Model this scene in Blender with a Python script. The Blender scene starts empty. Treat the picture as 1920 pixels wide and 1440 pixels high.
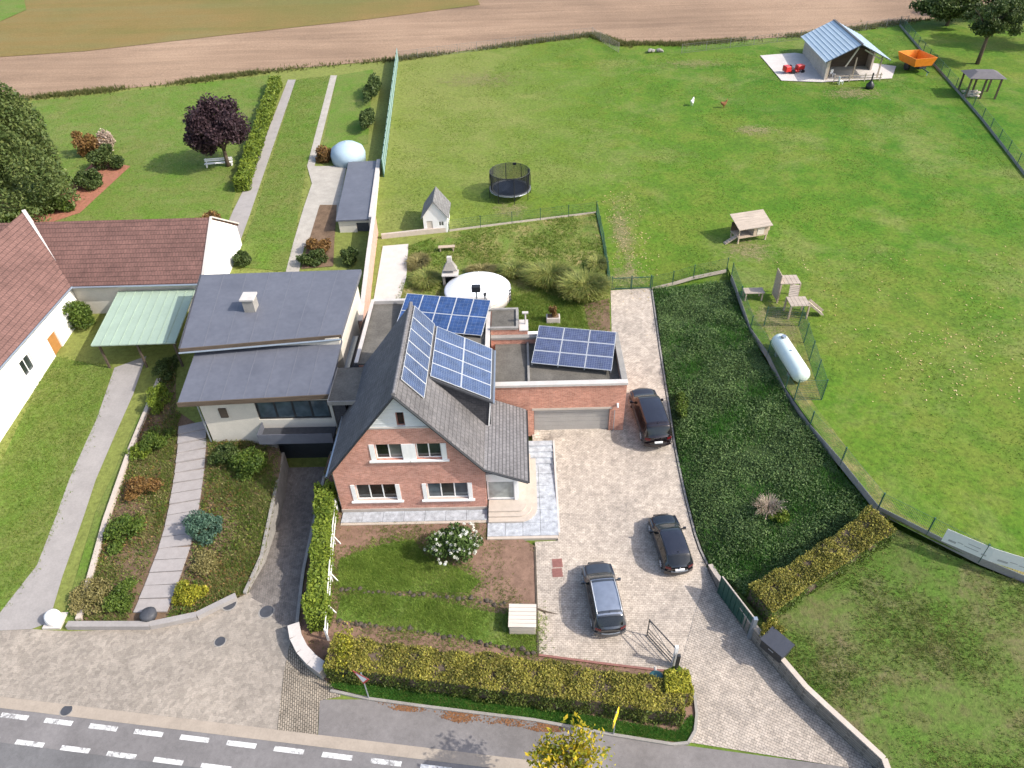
import bpy, bmesh, math, random
import numpy as np
from mathutils import Vector, Matrix
R = math.radians
random.seed(7); rng = np.random.default_rng(7)
SC = bpy.context.scene
COL = SC.collection

# ------------------------------------------------------------------ camera
CAM_H = 35.0
FPX, PITCH, ROLL, YAW = 1345.0, R(39.6), R(-2.0), R(-1.1)
_fw = np.array([math.sin(YAW)*math.cos(PITCH), math.cos(YAW)*math.cos(PITCH), -math.sin(PITCH)])
_rt = np.array([math.cos(YAW), -math.sin(YAW), 0.0]); _up = np.cross(_rt, _fw)
_rx = math.cos(ROLL)*_rt + math.sin(ROLL)*_up
_uy = -math.sin(ROLL)*_rt + math.cos(ROLL)*_up
camd = bpy.data.cameras.new('camera'); cam = bpy.data.objects.new('camera', camd); COL.objects.link(cam)
camd.sensor_fit = 'HORIZONTAL'; camd.sensor_width = 36.0; camd.lens = 36.0*FPX/1920.0
camd.clip_start = 0.5; camd.clip_end = 6000
cam.matrix_world = Matrix(((_rx[0], _uy[0], -_fw[0], 0), (_rx[1], _uy[1], -_fw[1], 0), (_rx[2], _uy[2], -_fw[2], CAM_H), (0, 0, 0, 1)))
SC.camera = cam

# ------------------------------------------------------------------ world and sun
SUN_EL, SUN_AZ = R(40), R(-16)            # azimuth from +X, towards -Y (the street)
w = bpy.data.worlds.new('World'); SC.world = w; w.use_nodes = True
nt = w.node_tree; bg = nt.nodes['Background']
sky = nt.nodes.new('ShaderNodeTexSky'); sky.sky_type = 'NISHITA'; sky.sun_disc = False
sky.sun_elevation = SUN_EL; sky.sun_rotation = R(90) - SUN_AZ
sky.air_density = 1.0; sky.dust_density = 2.5; sky.ozone_density = 0.6
nt.links.new(sky.outputs[0], bg.inputs[0]); bg.inputs[1].default_value = 0.15
sl = bpy.data.lights.new('sun', 'SUN'); sl.energy = 2.7; sl.angle = R(0.6); sl.color = (1.0, 0.955, 0.88)
so = bpy.data.objects.new('sun', sl); COL.objects.link(so)
_sd = Vector((math.cos(SUN_EL)*math.cos(SUN_AZ), math.cos(SUN_EL)*math.sin(SUN_AZ), math.sin(SUN_EL)))
so.rotation_euler = _sd.to_track_quat('Z', 'Y').to_euler(); so.location = (60, -10, 60)
SC.view_settings.view_transform = 'Standard'; SC.view_settings.look = 'None'
SC.view_settings.exposure = 1.0; SC.view_settings.gamma = 1.0; SC.view_settings.use_curve_mapping = False
SC.render.engine = 'CYCLES'; SC.cycles.max_bounces = 6; SC.cycles.transparent_max_bounces = 12

# ------------------------------------------------------------------ measuring helpers (survey of the site)
def ray(a, b): return (a-960.0)/FPX*_rx + (720.0-b)/FPX*_uy + _fw
def at_z(a, b, z=0.0):
    d = ray(a, b); t = (z-CAM_H)/d[2]; return np.array([t*d[0], t*d[1], z])
def at_y(a, b, Y):
    d = ray(a, b); t = Y/d[1]; return np.array([t*d[0], Y, CAM_H+t*d[2]])
SLOPE = np.array([(-60, -1.2), (0, -0.9), (14, -0.6), (20, -0.4), (24, -0.2), (30, 0.0), (33, 0.2), (36.5, 0.6), (44, 1.3), (52, 2.0), (60, 3.0), (66, 3.5), (110, 5.0), (160, 6.0), (420, 10), (3000, 20)])
def base_s(Y): return np.interp(Y, SLOPE[:, 0], SLOPE[:, 1])
E_PX = [(1220, 540), (1235, 650), (1262, 830), (1280, 920), (1305, 1020), (1345, 1105), (1400, 1190), (1500, 1310), (1640, 1440)]
F_PX = [(1365, 505), (1400, 600), (1480, 740), (1560, 850), (1655, 968), (1740, 1010), (1830, 1050), (1920, 1085)]
def _solve(px, zf):
    out = []
    for a, b in px:
        z = 0.0
        for _ in range(25): p = at_z(a, b, z); z = zf(p[1])
        out.append((p[0], p[1]))
    return np.array(sorted(out, key=lambda q: q[1]))
MEADOW = 2.9
EDGE_E = _solve(E_PX, lambda Y: float(base_s(Y)))
EDGE_F = _solve(F_PX, lambda Y: MEADOW)
EDGE_F = np.vstack([[(EDGE_F[0, 0]+14, EDGE_F[0, 1]-4.5), (EDGE_F[0, 0]+60, EDGE_F[0, 1]-16)][::-1], EDGE_F])
def fx(Y): return np.interp(Y, EDGE_F[:, 1], EDGE_F[:, 0])
def ex(Y): return np.interp(Y, EDGE_E[:, 1], EDGE_E[:, 0])
def ssm(t): t = np.clip(t, 0, 1); return t*t*(3-2*t)
RL_PX = [(532, 862), (528, 890), (494, 1045), (462, 1112)]; RR_PX = [(618, 862), (608, 890), (565, 1075), (550, 1190)]
def _flat(px): return np.array(sorted([tuple(at_z(a, b, -.05)[:2]) for a, b in px], key=lambda q: q[1]))
RAMP_L, RAMP_R = _flat(RL_PX), _flat(RR_PX)
RAMP_Y1 = 35.2
def ramp_drop(x, y):
    l = np.interp(y, RAMP_L[:, 1], RAMP_L[:, 0]); r = np.interp(y, RAMP_R[:, 1], RAMP_R[:, 0])
    return np.where((x > l-.02) & (x < r+.02) & (y > 22) & (y < RAMP_Y1), 1.75*ssm((y-23)/10.5), 0.0)
def hgt(x, y):
    x = np.asarray(x, float); y = np.asarray(y, float)
    s = base_s(y); s = np.where((x > -13) & (x < 2.0) & (y > 29) & (y < 36.2), np.minimum(s, -.05), s); e = ex(y)+0.12; f = np.maximum(fx(y), e+1.0)
    M = np.maximum(s, MEADOW)
    j = 0.85*(1-ssm((y-22.5)/3.0))                       # retaining wall step beside the drive mouth
    fade = 1-ssm((y-52)/16.0)                            # the back meadow levels out
    t = (x-e)/(f-e)
    dz = np.where(t <= 0, 0.0, np.where(t >= 1, M-s, j+(M-0.35-s-j)*np.clip(t, 0, 1)**0.8))
    near = (y < 14)
    dz = np.where(near, np.where(t > 0, dz*ssm((y-8)/6.0), 0), dz)
    return s - ramp_drop(x, y) + np.where(y > 52.3, (M-s)*ssm((x-11)/7.0), dz)
def h1(x, y): return float(hgt(x, y))
def G(a, b, dz=0.0):
    z = 1.0
    for _ in range(40):
        p = at_z(a, b, z+dz); z = 0.5*z+0.5*h1(p[0], p[1])
    p = at_z(a, b, z+dz); return Vector((p[0], p[1], z+dz))
def GZ(a, b, z): return Vector(at_z(a, b, z))

# ------------------------------------------------------------------ mesh helpers
class MB:
    def __init__(s): s.v = []; s.f = []
    def add(s, vs, fs):
        n = len(s.v); s.v += [tuple(map(float, q)) for q in vs]; s.f += [tuple(n+i for i in f) for f in fs]; return s
    def box(s, a, b, rz=0.0, c=None):
        (x0, y0, z0), (x1, y1, z1) = a, b
        vs = [(x0, y0, z0), (x1, y0, z0), (x1, y1, z0), (x0, y1, z0), (x0, y0, z1), (x1, y0, z1), (x1, y1, z1), (x0, y1, z1)]
        if rz:
            cx, cy = c if c else ((x0+x1)/2, (y0+y1)/2); k, q = math.cos(rz), math.sin(rz)
            vs = [(cx+(x-cx)*k-(y-cy)*q, cy+(x-cx)*q+(y-cy)*k, z) for x, y, z in vs]
        return s.add(vs, [(3, 2, 1, 0), (4, 5, 6, 7), (0, 1, 5, 4), (1, 2, 6, 5), (2, 3, 7, 6), (3, 0, 4, 7)])
    def bar(s, p, q, wd, ht, up=(0, 0, 1)):          # square bar between two points
        p, q = Vector(p), Vector(q); d = (q-p).normalized(); u = Vector(up)
        if abs(d.dot(u)) > .98: u = Vector((0, 1, 0))
        r = d.cross(u).normalized()*wd/2; u = r.cross(d).normalized()*ht/2
        vs = [p-r-u, p+r-u, p+r+u, p-r+u, q-r-u, q+r-u, q+r+u, q-r+u]
        return s.add(vs, [(0, 1, 2, 3), (7, 6, 5, 4), (0, 4, 5, 1), (1, 5, 6, 2), (2, 6, 7, 3), (3, 7, 4, 0)])
    def tube(s, pts, rad, n=8, cap=True):
        pts = [Vector(p) for p in pts]; m = len(pts)
        rad = rad if hasattr(rad, '__len__') else [rad]*m
        rings = []; ref = None
        for i, p in enumerate(pts):
            d = (pts[min(i+1, m-1)]-pts[max(i-1, 0)]).normalized()
            if ref is None: ref = d.orthogonal().normalized()
            ref = (ref-d*ref.dot(d)).normalized(); b = d.cross(ref)
            rings.append([p+(ref*math.cos(2*math.pi*k/n)+b*math.sin(2*math.pi*k/n))*rad[i] for k in range(n)])
        fs = [(i*n+k, i*n+(k+1) % n, (i+1)*n+(k+1) % n, (i+1)*n+k) for i in range(m-1) for k in range(n)]
        if cap: fs += [tuple(range(n-1, -1, -1)), tuple((m-1)*n+k for k in range(n))]
        return s.add([q for r_ in rings for q in r_], fs)
    def prism(s, poly, z0, z1):                     # poly list of (x,y); z0,z1 numbers or lists
        n = len(poly); a = z0 if hasattr(z0, '__len__') else [z0]*n; b = z1 if hasattr(z1, '__len__') else [z1]*n
        vs = [(x, y, a[i]) for i, (x, y) in enumerate(poly)]+[(x, y, b[i]) for i, (x, y) in enumerate(poly)]
        return s.add(vs, [tuple(range(n-1, -1, -1)), tuple(range(n, 2*n))]+[(i, (i+1) % n, n+(i+1) % n, n+i) for i in range(n)])
    def slab(s, quad, th):                          # 4+ points of the top face, thickness downwards (world z)
        n = len(quad); vs = [tuple(q) for q in quad]+[(q[0], q[1], q[2]-th) for q in quad]
        return s.add(vs, [tuple(range(n)), tuple(range(2*n-1, n-1, -1))]+[(i, n+i, n+(i+1) % n, (i+1) % n) for i in range(n)])
    def lathe(s, prof, n=16, c=(0, 0, 0)):          # prof [(r,z)]
        m = len(prof)
        vs = [(c[0]+r*math.cos(2*math.pi*k/n), c[1]+r*math.sin(2*math.pi*k/n), c[2]+z) for r, z in prof for k in range(n)]
        fs = [(i*n+k, i*n+(k+1) % n, (i+1)*n+(k+1) % n, (i+1)*n+k) for i in range(m-1) for k in range(n)]
        fs += [tuple(range(n-1, -1, -1)), tuple((m-1)*n+k for k in range(n))]
        return s.add(vs, fs)
    def build(s, name, mat, parent=None, smooth=False, world=True, bevel=0.0):
        me = bpy.data.meshes.new(name); o = bpy.data.objects.new(name, me)
        off = Vector((0, 0, 0)); p = parent
        while world and p is not None: off += p.location; p = p.parent
        me.from_pydata([(x-off.x, y-off.y, z-off.z) for x, y, z in s.v], [], s.f)
        bm = bmesh.new(); bm.from_mesh(me); bmesh.ops.recalc_face_normals(bm, faces=bm.faces)
        if bevel: bmesh.ops.bevel(bm, geom=bm.edges[:], offset=bevel, segments=1, affect='EDGES', clamp_overlap=True)
        bm.to_mesh(me); bm.free()
        if smooth: me.polygons.foreach_set('use_smooth', [True]*len(me.polygons))
        if mat: me.materials.append(mat)
        COL.objects.link(o); o.parent = parent
        return o
def tag(o, label=None, cat=None, group=None, kind=None):
    if label: o['label'] = label
    if cat: o['category'] = cat
    if group: o['group'] = group
    if kind: o['kind'] = kind
    return o
def thing(name, label, cat, loc=(0, 0, 0), rz=0.0, group=None):
    o = bpy.data.objects.new(name, None); COL.objects.link(o); o.location = loc; o.rotation_euler = (0, 0, rz)
    o.empty_display_size = .3
    return tag(o, label, cat, group)
def part(name, me, mat, parent, loc=(0, 0, 0), rot=(0, 0, 0)):      # object on shared mesh data
    o = bpy.data.objects.new(name, me); COL.objects.link(o); o.parent = parent; o.location = loc; o.rotation_euler = rot
    return o
def copy_tree(o, parent=None):
    c = o.copy(); COL.objects.link(c); c.parent = parent
    for ch in list(o.children): copy_tree(ch, c)
    return c
def raw_mesh(name, V, F, mat, smooth=False):        # numpy quads/tris, fast
    V = np.asarray(V, np.float32); F = np.asarray(F, np.int32); k = F.shape[1]
    me = bpy.data.meshes.new(name); me.vertices.add(len(V)); me.vertices.foreach_set('co', V.ravel())
    me.loops.add(F.size); me.loops.foreach_set('vertex_index', F.ravel())
    me.polygons.add(len(F)); me.polygons.foreach_set('loop_start', np.arange(0, F.size, k, dtype=np.int32))
    try: me.polygons.foreach_set('loop_total', np.full(len(F), k, np.int32))
    except Exception: pass
    me.update(); me.validate(); me.materials.append(mat)
    return me
def raw_obj(name, V, F, mat, parent=None, origin=None):
    V = np.asarray(V, float)
    if parent is not None:
        off = np.zeros(3); p = parent
        while p is not None: off += np.array(p.location); p = p.parent
        V = V-off
    o = bpy.data.objects.new(name, raw_mesh(name, V, F, mat)); COL.objects.link(o); o.parent = parent
    return o

# ------------------------------------------------------------------ materials
def lin(c): return tuple((v/12.92 if v <= .04045 else ((v+.055)/1.055)**2.4) for v in [q/255 for q in c])+(1,)
class NT:
    def __init__(s, name, rough=.8, spec=.3, metal=0.0):
        s.m = bpy.data.materials.new(name); s.m.use_nodes = True; s.t = s.m.node_tree
        s.b = s.t.nodes['Principled BSDF']; s.b.inputs['Roughness'].default_value = rough
        s.b.inputs['Specular IOR Level'].default_value = spec; s.b.inputs['Metallic'].default_value = metal
    def n(s, ty, **kw):
        q = s.t.nodes.new('ShaderNode'+ty)
        for k, v in kw.items(): setattr(q, k, v)
        return q
    def l(s, a, b): s.t.links.new(a, b)
    def pos(s, obj=False, scale=(1, 1, 1), rz=0.0):
        if obj: o = s.n('TexCoord').outputs['Object']
        else: o = s.n('NewGeometry').outputs['Position']
        mp = s.n('Mapping'); mp.inputs['Scale'].default_value = scale; mp.inputs['Rotation'].default_value = (0, 0, rz)
        s.l(o, mp.inputs[0]); return mp.outputs[0]
    def noise(s, vec, scale, detail=4, rough=.6, dist=0.0):
        q = s.n('TexNoise'); s.l(vec, q.inputs['Vector']); q.inputs['Scale'].default_value = scale
        q.inputs['Detail'].default_value = detail; q.inputs['Roughness'].default_value = rough; q.inputs['Distortion'].default_value = dist
        return q.outputs['Fac']
    def ramp(s, fac, stops):
        q = s.n('ValToRGB'); s.l(fac, q.inputs[0]); e = q.color_ramp.elements
        while len(e) < len(stops): e.new(.5)
        for i, (p, c) in enumerate(stops): e[i].position = p; e[i].color = c if len(c) == 4 else tuple(c)+(1,)
        return q.outputs[0]
    def mix(s, f, a, b, mode='MIX'):
        q = s.n('MixRGB', blend_type=mode)
        for i, v in enumerate((f, a, b)):
            if isinstance(v, (int, float)): q.inputs[i].default_value = v
            elif isinstance(v, tuple): q.inputs[i].default_value = v if len(v) == 4 else v+(1,)
            else: s.l(v, q.inputs[i])
        return q.outputs[0]
    def math(s, op, a, b=0.0):
        q = s.n('Math', operation=op)
        for i, v in enumerate((a, b)):
            if isinstance(v, (int, float)): q.inputs[i].default_value = v
            else: s.l(v, q.inputs[i])
        return q.outputs[0]
    def bump(s, height, strength=.5, dist=.02):
        q = s.n('Bump'); q.inputs['Strength'].default_value = strength; q.inputs['Distance'].default_value = dist
        s.l(height, q.inputs['Height']); s.l(q.outputs[0], s.b.inputs['Normal'])
    def col(s, c):
        if isinstance(c, tuple): s.b.inputs['Base Color'].default_value = c if len(c) == 4 else c+(1,)
        else: s.l(c, s.b.inputs['Base Color'])
        return s
def plain(name, c, var=.15, scale=3.0, rough=.7, spec=.3, metal=0.0, bump=.15, obj=False):
    k = NT(name, rough, spec, metal); p = k.pos(obj)
    f = k.noise(p, scale, 5, .65); g = k.noise(p, scale*9, 3, .6)
    a = tuple(max(0, v*(1-var)) for v in c[:3]); b = tuple(min(1, v*(1+var)) for v in c[:3])
    cc = k.ramp(f, [(.3, a), (.7, b)]); cc = k.mix(.35, cc, k.ramp(g, [(.35, a), (.65, b)]))
    k.col(cc)
    if bump: k.bump(g, bump, .01)
    return k.m
def leafmat(name, stops, rough=.55, transl=.25, upn=False):
    k = NT(name, rough, .25); geo = k.n('NewGeometry')
    c = k.ramp(geo.outputs['Random Per Island'], stops)
    nz = k.noise(k.pos(), .9, 2, .5); c2 = k.mix(.55, c, k.ramp(nz, [(.35, tuple(v*.62 for v in stops[0][1])), (.68, tuple(min(1, v*1.25) for v in stops[-1][1]))]), 'MIX')
    c2 = k.mix(.5, c, c2); k.col(c2)
    if upn:      # short turf: blades shade like the lie of the lawn
        vm = k.n('VectorMath', operation='ADD'); sv = k.n('VectorMath', operation='SCALE'); sv.inputs['Scale'].default_value = .35; k.l(geo.outputs['Normal'], sv.inputs[0]); k.l(sv.outputs[0], vm.inputs[0]); vm.inputs[1].default_value = (0, 0, 1.0)
        nm = k.n('VectorMath', operation='NORMALIZE'); k.l(vm.outputs[0], nm.inputs[0]); k.l(nm.outputs[0], k.b.inputs['Normal'])
    tr = k.n('BsdfTranslucent'); k.l(c2, tr.inputs[0]); mx = k.n('MixShader'); mx.inputs[0].default_value = transl
    out = k.t.nodes['Material Output']; k.l(k.b.outputs[0], mx.inputs[1]); k.l(tr.outputs[0], mx.inputs[2]); k.l(mx.outputs[0], out.inputs[0])
    return k.m
def grassmat(name, cols, big=.06, mid=.5, fine=6.0, dry=None, dryamt=.5, mow=None):
    k = NT(name, .85, .15); p = k.pos()
    a = k.noise(p, big, 5, .62, .6); b = k.noise(p, mid, 5, .7); c = k.noise(p, fine, 4, .75)
    cc = k.ramp(a, [(.36, cols[0]), (.5, cols[1]), (.64, cols[2])])
    cc = k.mix(.5, cc, k.ramp(b, [(.40, cols[0]), (.5, cols[1]), (.60, cols[2])]))
    if dry:
        d = k.noise(p, mid*.45, 6, .72, .4); cc = k.mix(k.ramp(d, [(.5, (0, 0, 0)), (.68, (dryamt,)*3)]), cc, dry)
    cc = k.mix(1.0, cc, k.ramp(c, [(.25, (.52,)*3), (.5, (.95,)*3), (.75, (1.3,)*3)]), 'MULTIPLY')
    if mow:      # drier turf towards one side of the field, broken up by noise
        sp = k.n('SeparateXYZ'); k.l(p, sp.inputs[0]); u = k.math('ADD', k.math('MULTIPLY', k.math('SUBTRACT', sp.outputs[0], 13.0), -.022), k.math('MULTIPLY', k.math('SUBTRACT', a, .5), 2.2))
        u = k.math('ADD', u, k.math('MULTIPLY', k.math('SUBTRACT', b, .5), 1.3)); cc = k.mix(k.ramp(u, [(.0, (0, 0, 0)), (.55, (.8,)*3)]), cc, k.mix(1.0, mow, k.ramp(c, [(.25, (.6,)*3), (.75, (1.25,)*3)]), 'MULTIPLY'))
    k.col(cc); k.bump(k.math('ADD', c, k.math('MULTIPLY', b, .6)), .6, .08)
    return k.m
def pavemat(name, c1, c2, mortar, bw=.22, bh=.11, rz=0.0, stain=.25, ms=.012):
    k = NT(name, .85, .2); p = k.pos(rz=rz)
    q = k.n('TexBrick'); k.l(p, q.inputs['Vector']); q.inputs['Scale'].default_value = 1.0
    q.inputs['Brick Width'].default_value = bw; q.inputs['Row Height'].default_value = bh; q.inputs['Mortar Size'].default_value = ms
    q.inputs['Color1'].default_value = c1+(1,); q.inputs['Color2'].default_value = c2+(1,); q.inputs['Mortar'].default_value = mortar+(1,)
    q.inputs['Bias'].default_value = 0.0; q.inputs['Mortar Smooth'].default_value = .3
    cc = q.outputs['Color']
    v = k.n('TexVoronoi'); k.l(p, v.inputs['Vector']); v.inputs['Scale'].default_value = 5.0
    bw_ = k.n('RGBToBW'); k.l(v.outputs['Color'], bw_.inputs[0]); cc = k.mix(1.0, cc, k.ramp(bw_.outputs[0], [(.2, (.84,)*3), (.8, (1.1,)*3)]), 'MULTIPLY')
    n1 = k.noise(p, .22, 6, .7); n2 = k.noise(p, 1.6, 5, .7); n3 = k.noise(p, 14, 3, .7)
    cc = k.mix(1.0, cc, k.ramp(n1, [(.3, (1-stain,)*3), (.65, (1.06, 1.05, 1.03))]), 'MULTIPLY')
    cc = k.mix(1.0, cc, k.ramp(n2, [(.28, (1-stain*.9,)*3), (.6, (1.03,)*3)]), 'MULTIPLY')
    cc = k.mix(1.0, cc, k.ramp(n3, [(.3, (.82,)*3), (.7, (1.1,)*3)]), 'MULTIPLY')
    k.col(cc); k.bump(k.math('ADD', k.math('MULTIPLY', q.outputs['Fac'], -1.0), k.math('MULTIPLY', n3, .4)), .5, .012)
    return k.m
def wallbrick(name, c1, c2, mortar, bw=.23, bh=.075, ms=.008, stain=.2):
    k = NT(name, .85, .2); g = k.n('NewGeometry'); sp = k.n('SeparateXYZ'); k.l(g.outputs['Position'], sp.inputs[0])
    cb = k.n('CombineXYZ'); k.l(k.math('ADD', sp.outputs[0], sp.outputs[1]), cb.inputs[0]); k.l(sp.outputs[2], cb.inputs[1])
    q = k.n('TexBrick'); k.l(cb.outputs[0], q.inputs['Vector']); q.inputs['Scale'].default_value = 1.0
    q.inputs['Brick Width'].default_value = bw; q.inputs['Row Height'].default_value = bh; q.inputs['Mortar Size'].default_value = ms
    q.inputs['Color1'].default_value = c1+(1,); q.inputs['Color2'].default_value = c2+(1,); q.inputs['Mortar'].default_value = mortar+(1,)
    p = g.outputs['Position']; n1 = k.noise(p, .7, 6, .7); n2 = k.noise(p, 7, 4, .7)
    cc = k.mix(1.0, q.outputs['Color'], k.ramp(n1, [(.3, (1-stain,)*3), (.65, (1.08, 1.05, 1.03))]), 'MULTIPLY')
    cc = k.mix(1.0, cc, k.ramp(n2, [(.3, (.85,)*3), (.7, (1.1,)*3)]), 'MULTIPLY')
    k.col(cc); k.bump(k.math('MULTIPLY', q.outputs['Fac'], -1.0), .5, .01)
    return k.m
def tilemat(name, c1, c2, u=.30, v=.26, axis='Y', stain=.35, moss=None, rough=.75):
    # tiles in courses: u runs along the eave, v up the slope (measured by height)
    k = NT(name, rough, .3); g = k.n('NewGeometry'); sp = k.n('SeparateXYZ'); k.l(g.outputs['Position'], sp.inputs[0])
    cb = k.n('CombineXYZ'); k.l(sp.outputs[1 if axis == 'Y' else 0], cb.inputs[0]); k.l(sp.outputs[2], cb.inputs[1])
    q = k.n('TexBrick'); k.l(cb.outputs[0], q.inputs['Vector']); q.inputs['Scale'].default_value = 1.0
    q.inputs['Brick Width'].default_value = u; q.inputs['Row Height'].default_value = v; q.inputs['Mortar Size'].default_value = .018
    q.inputs['Mortar Smooth'].default_value = .6
    q.inputs['Color1'].default_value = c1+(1,); q.inputs['Color2'].default_value = c2+(1,); q.inputs['Mortar'].default_value = tuple(x*.45 for x in c1)+(1,)
    p = g.outputs['Position']; n1 = k.noise(p, .5, 6, .72); n2 = k.noise(p, 5, 4, .7)
    cc = k.mix(1.0, q.outputs['Color'], k.ramp(n1, [(.3, (1-stain,)*3), (.68, (1.15,)*3)]), 'MULTIPLY')
    cc = k.mix(1.0, cc, k.ramp(n2, [(.3, (.8,)*3), (.7, (1.15,)*3)]), 'MULTIPLY')
    if moss: cc = k.mix(k.ramp(n2, [(.55, (0, 0, 0)), (.72, (.6,)*3)]), cc, moss)
    k.col(cc)
    saw = k.math('FRACT', k.math('DIVIDE', sp.outputs[2], v))
    k.bump(k.math('ADD', k.math('MULTIPLY', q.outputs['Fac'], -.6), k.math('MULTIPLY', saw, -.8)), .7, .03)
    return k.m
def woodmat(name, c, var=.3, scale=8, rough=.75, axis=0):
    k = NT(name, rough, .2); sc = [1, 1, 1]; sc[axis] = .08
    p = k.pos(True, tuple(sc)); f = k.noise(p, scale, 6, .7, .5)
    k.col(k.ramp(f, [(.3, tuple(v*(1-var) for v in c)), (.7, tuple(min(1, v*(1+var)) for v in c))])); k.bump(f, .25, .01)
    return k.m
def glassmat(name, c, rough=.06):
    k = NT(name, rough, .6); p = k.pos(); f = k.noise(p, 1.3, 3, .5)
    k.col(k.ramp(f, [(.35, tuple(v*.55 for v in c)), (.65, c)])); return k.m
def pvmat(name, cell, cu, cv, line=(.55, .6, .68), lw=.05):
    k = NT(name, .18, .45); o = k.n('TexCoord').outputs['Object']; sp = k.n('SeparateXYZ'); k.l(o, sp.inputs[0])
    def ln(ax, step):
        fr = k.math('FRACT', k.math('ADD', k.math('DIVIDE', sp.outputs[ax], step), 40.0)); return k.math('LESS_THAN', fr, lw)
    m = k.math('MAXIMUM', ln(0, cu), ln(1, cv))
    nz = k.noise(k.pos(), 2.2, 3, .5); c = k.ramp(nz, [(.3, tuple(v*.75 for v in cell)), (.7, tuple(v*1.3 for v in cell))])
    k.col(k.mix(k.math('MULTIPLY', m, .45), c, line)); k.b.inputs['Coat Weight'].default_value = .3; k.b.inputs['Coat Roughness'].default_value = .08
    return k.m
def paint(name, c, rough=.25, metal=.5):
    k = NT(name, rough, .5, metal); p = k.pos(True); f = k.noise(p, 3, 3, .5)
    k.col(k.ramp(f, [(.3, tuple(v*.9 for v in c)), (.7, tuple(v*1.08 for v in c))]))
    k.b.inputs['Coat Weight'].default_value = .6; k.b.inputs['Coat Roughness'].default_value = .06
    return k.m

# ------------------------------------------------------------------ ground sheets
def sheet(name, poly, mat, off=.02, step=1.5, kind='structure', label=None, zf=None):
    bm = bmesh.new(); vs = [bm.verts.new((p[0], p[1], 0)) for p in poly]; bm.faces.new(vs); bm.normal_update()
    bmesh.ops.triangulate(bm, faces=bm.faces[:])
    xs = [p[0] for p in poly]; ys = [p[1] for p in poly]
    for ax, lo, hi in ((0, min(xs), max(xs)), (1, min(ys), max(ys))):
        c = math.ceil(lo/step)*step
        while c < hi:
            co = (c, 0, 0) if ax == 0 else (0, c, 0); no = (1, 0, 0) if ax == 0 else (0, 1, 0)
            bmesh.ops.bisect_plane(bm, geom=bm.verts[:]+bm.edges[:]+bm.faces[:], plane_co=co, plane_no=no, dist=1e-5); c += step
    for ybreak in SLOPE[:, 0]:
        if min(ys) < ybreak < max(ys): bmesh.ops.bisect_plane(bm, geom=bm.verts[:]+bm.edges[:]+bm.faces[:], plane_co=(0, ybreak, 0), plane_no=(0, 1, 0), dist=1e-5)
    for v in bm.verts: v.co.z = (zf(v.co.x, v.co.y) if zf else h1(v.co.x, v.co.y))+off
    bmesh.ops.triangulate(bm, faces=bm.faces[:])
    bmesh.ops.recalc_face_normals(bm, faces=bm.faces)
    if sum(f.normal.z for f in bm.faces) < 0: bmesh.ops.reverse_faces(bm, faces=bm.faces[:])
    me = bpy.data.meshes.new(name); bm.to_mesh(me); bm.free()
    me.polygons.foreach_set('use_smooth', [True]*len(me.polygons)); me.materials.append(mat)
    o = bpy.data.objects.new(name, me); COL.objects.link(o); o['kind'] = kind
    if label: o['label'] = label
    return o
def pxpoly(pts): return [tuple(G(a, b).xy) for a, b in pts]
def inpoly(P, poly):
    poly = np.asarray(poly); x, y = P[:, 0], P[:, 1]; r = np.zeros(len(P), bool); j = len(poly)-1
    for i in range(len(poly)):
        xi, yi = poly[i][:2]; xj, yj = poly[j][:2]
        if yi != yj: r ^= ((yi > y) != (yj > y)) & (x < (xj-xi)*(y-yi)/(yj-yi)+xi)
        j = i
    return r
def scatter_pts(poly, n):
    poly = np.asarray([p[:2] for p in poly]); lo, hi = poly.min(0), poly.max(0); out = []; c = 0
    for _ in range(60):
        P = rng.uniform(lo, hi, (n, 2)); P = P[inpoly(P, poly)]; out.append(P); c += len(P)
        if c >= n: break
    P = np.vstack(out)[:n]; return np.column_stack([P, hgt(P[:, 0], P[:, 1])])
def clump_filter(P, scale, keep):      # value-noise like thinning so that growth comes in patches
    g = np.zeros(len(P))
    for k in range(6):
        a = rng.uniform(0, 6.28); f = scale*rng.uniform(.6, 1.8); g += np.sin((P[:, 0]*math.cos(a)+P[:, 1]*math.sin(a))*f+rng.uniform(0, 6))
    g = (g-np.quantile(g, 1-keep))/g.std(); return P[rng.uniform(0, 1, len(P)) < 1/(1+np.exp(-g*2.2))]
def tufts(name, P, h0, h1_, mat, blades=4, wd=.02, lean=.5, label=None, parent=None, kind='stuff'):
    n = len(P)*blades; B = np.repeat(P, blades, 0)+np.column_stack([rng.normal(0, .035, (n, 2)), np.full(n, -.01)])
    a = rng.uniform(0, 2*math.pi, n); hh = rng.uniform(h0, h1_, n); w_ = wd*rng.uniform(.6, 1.4, n)
    d = np.column_stack([np.cos(a), np.sin(a), np.zeros(n)]); s_ = np.column_stack([-np.sin(a), np.cos(a), np.zeros(n)])
    tip = B+d*(hh*lean*rng.uniform(.2, 1.3, n))[:, None]+np.column_stack([np.zeros((n, 2)), hh])
    V = np.stack([B-s_*w_[:, None], B+s_*w_[:, None], tip], 1).reshape(-1, 3); F = np.arange(n*3).reshape(-1, 3)
    o = raw_obj(name, V, F, mat, parent)
    if kind: o['kind'] = kind
    if label: o['label'] = label
    return o
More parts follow.
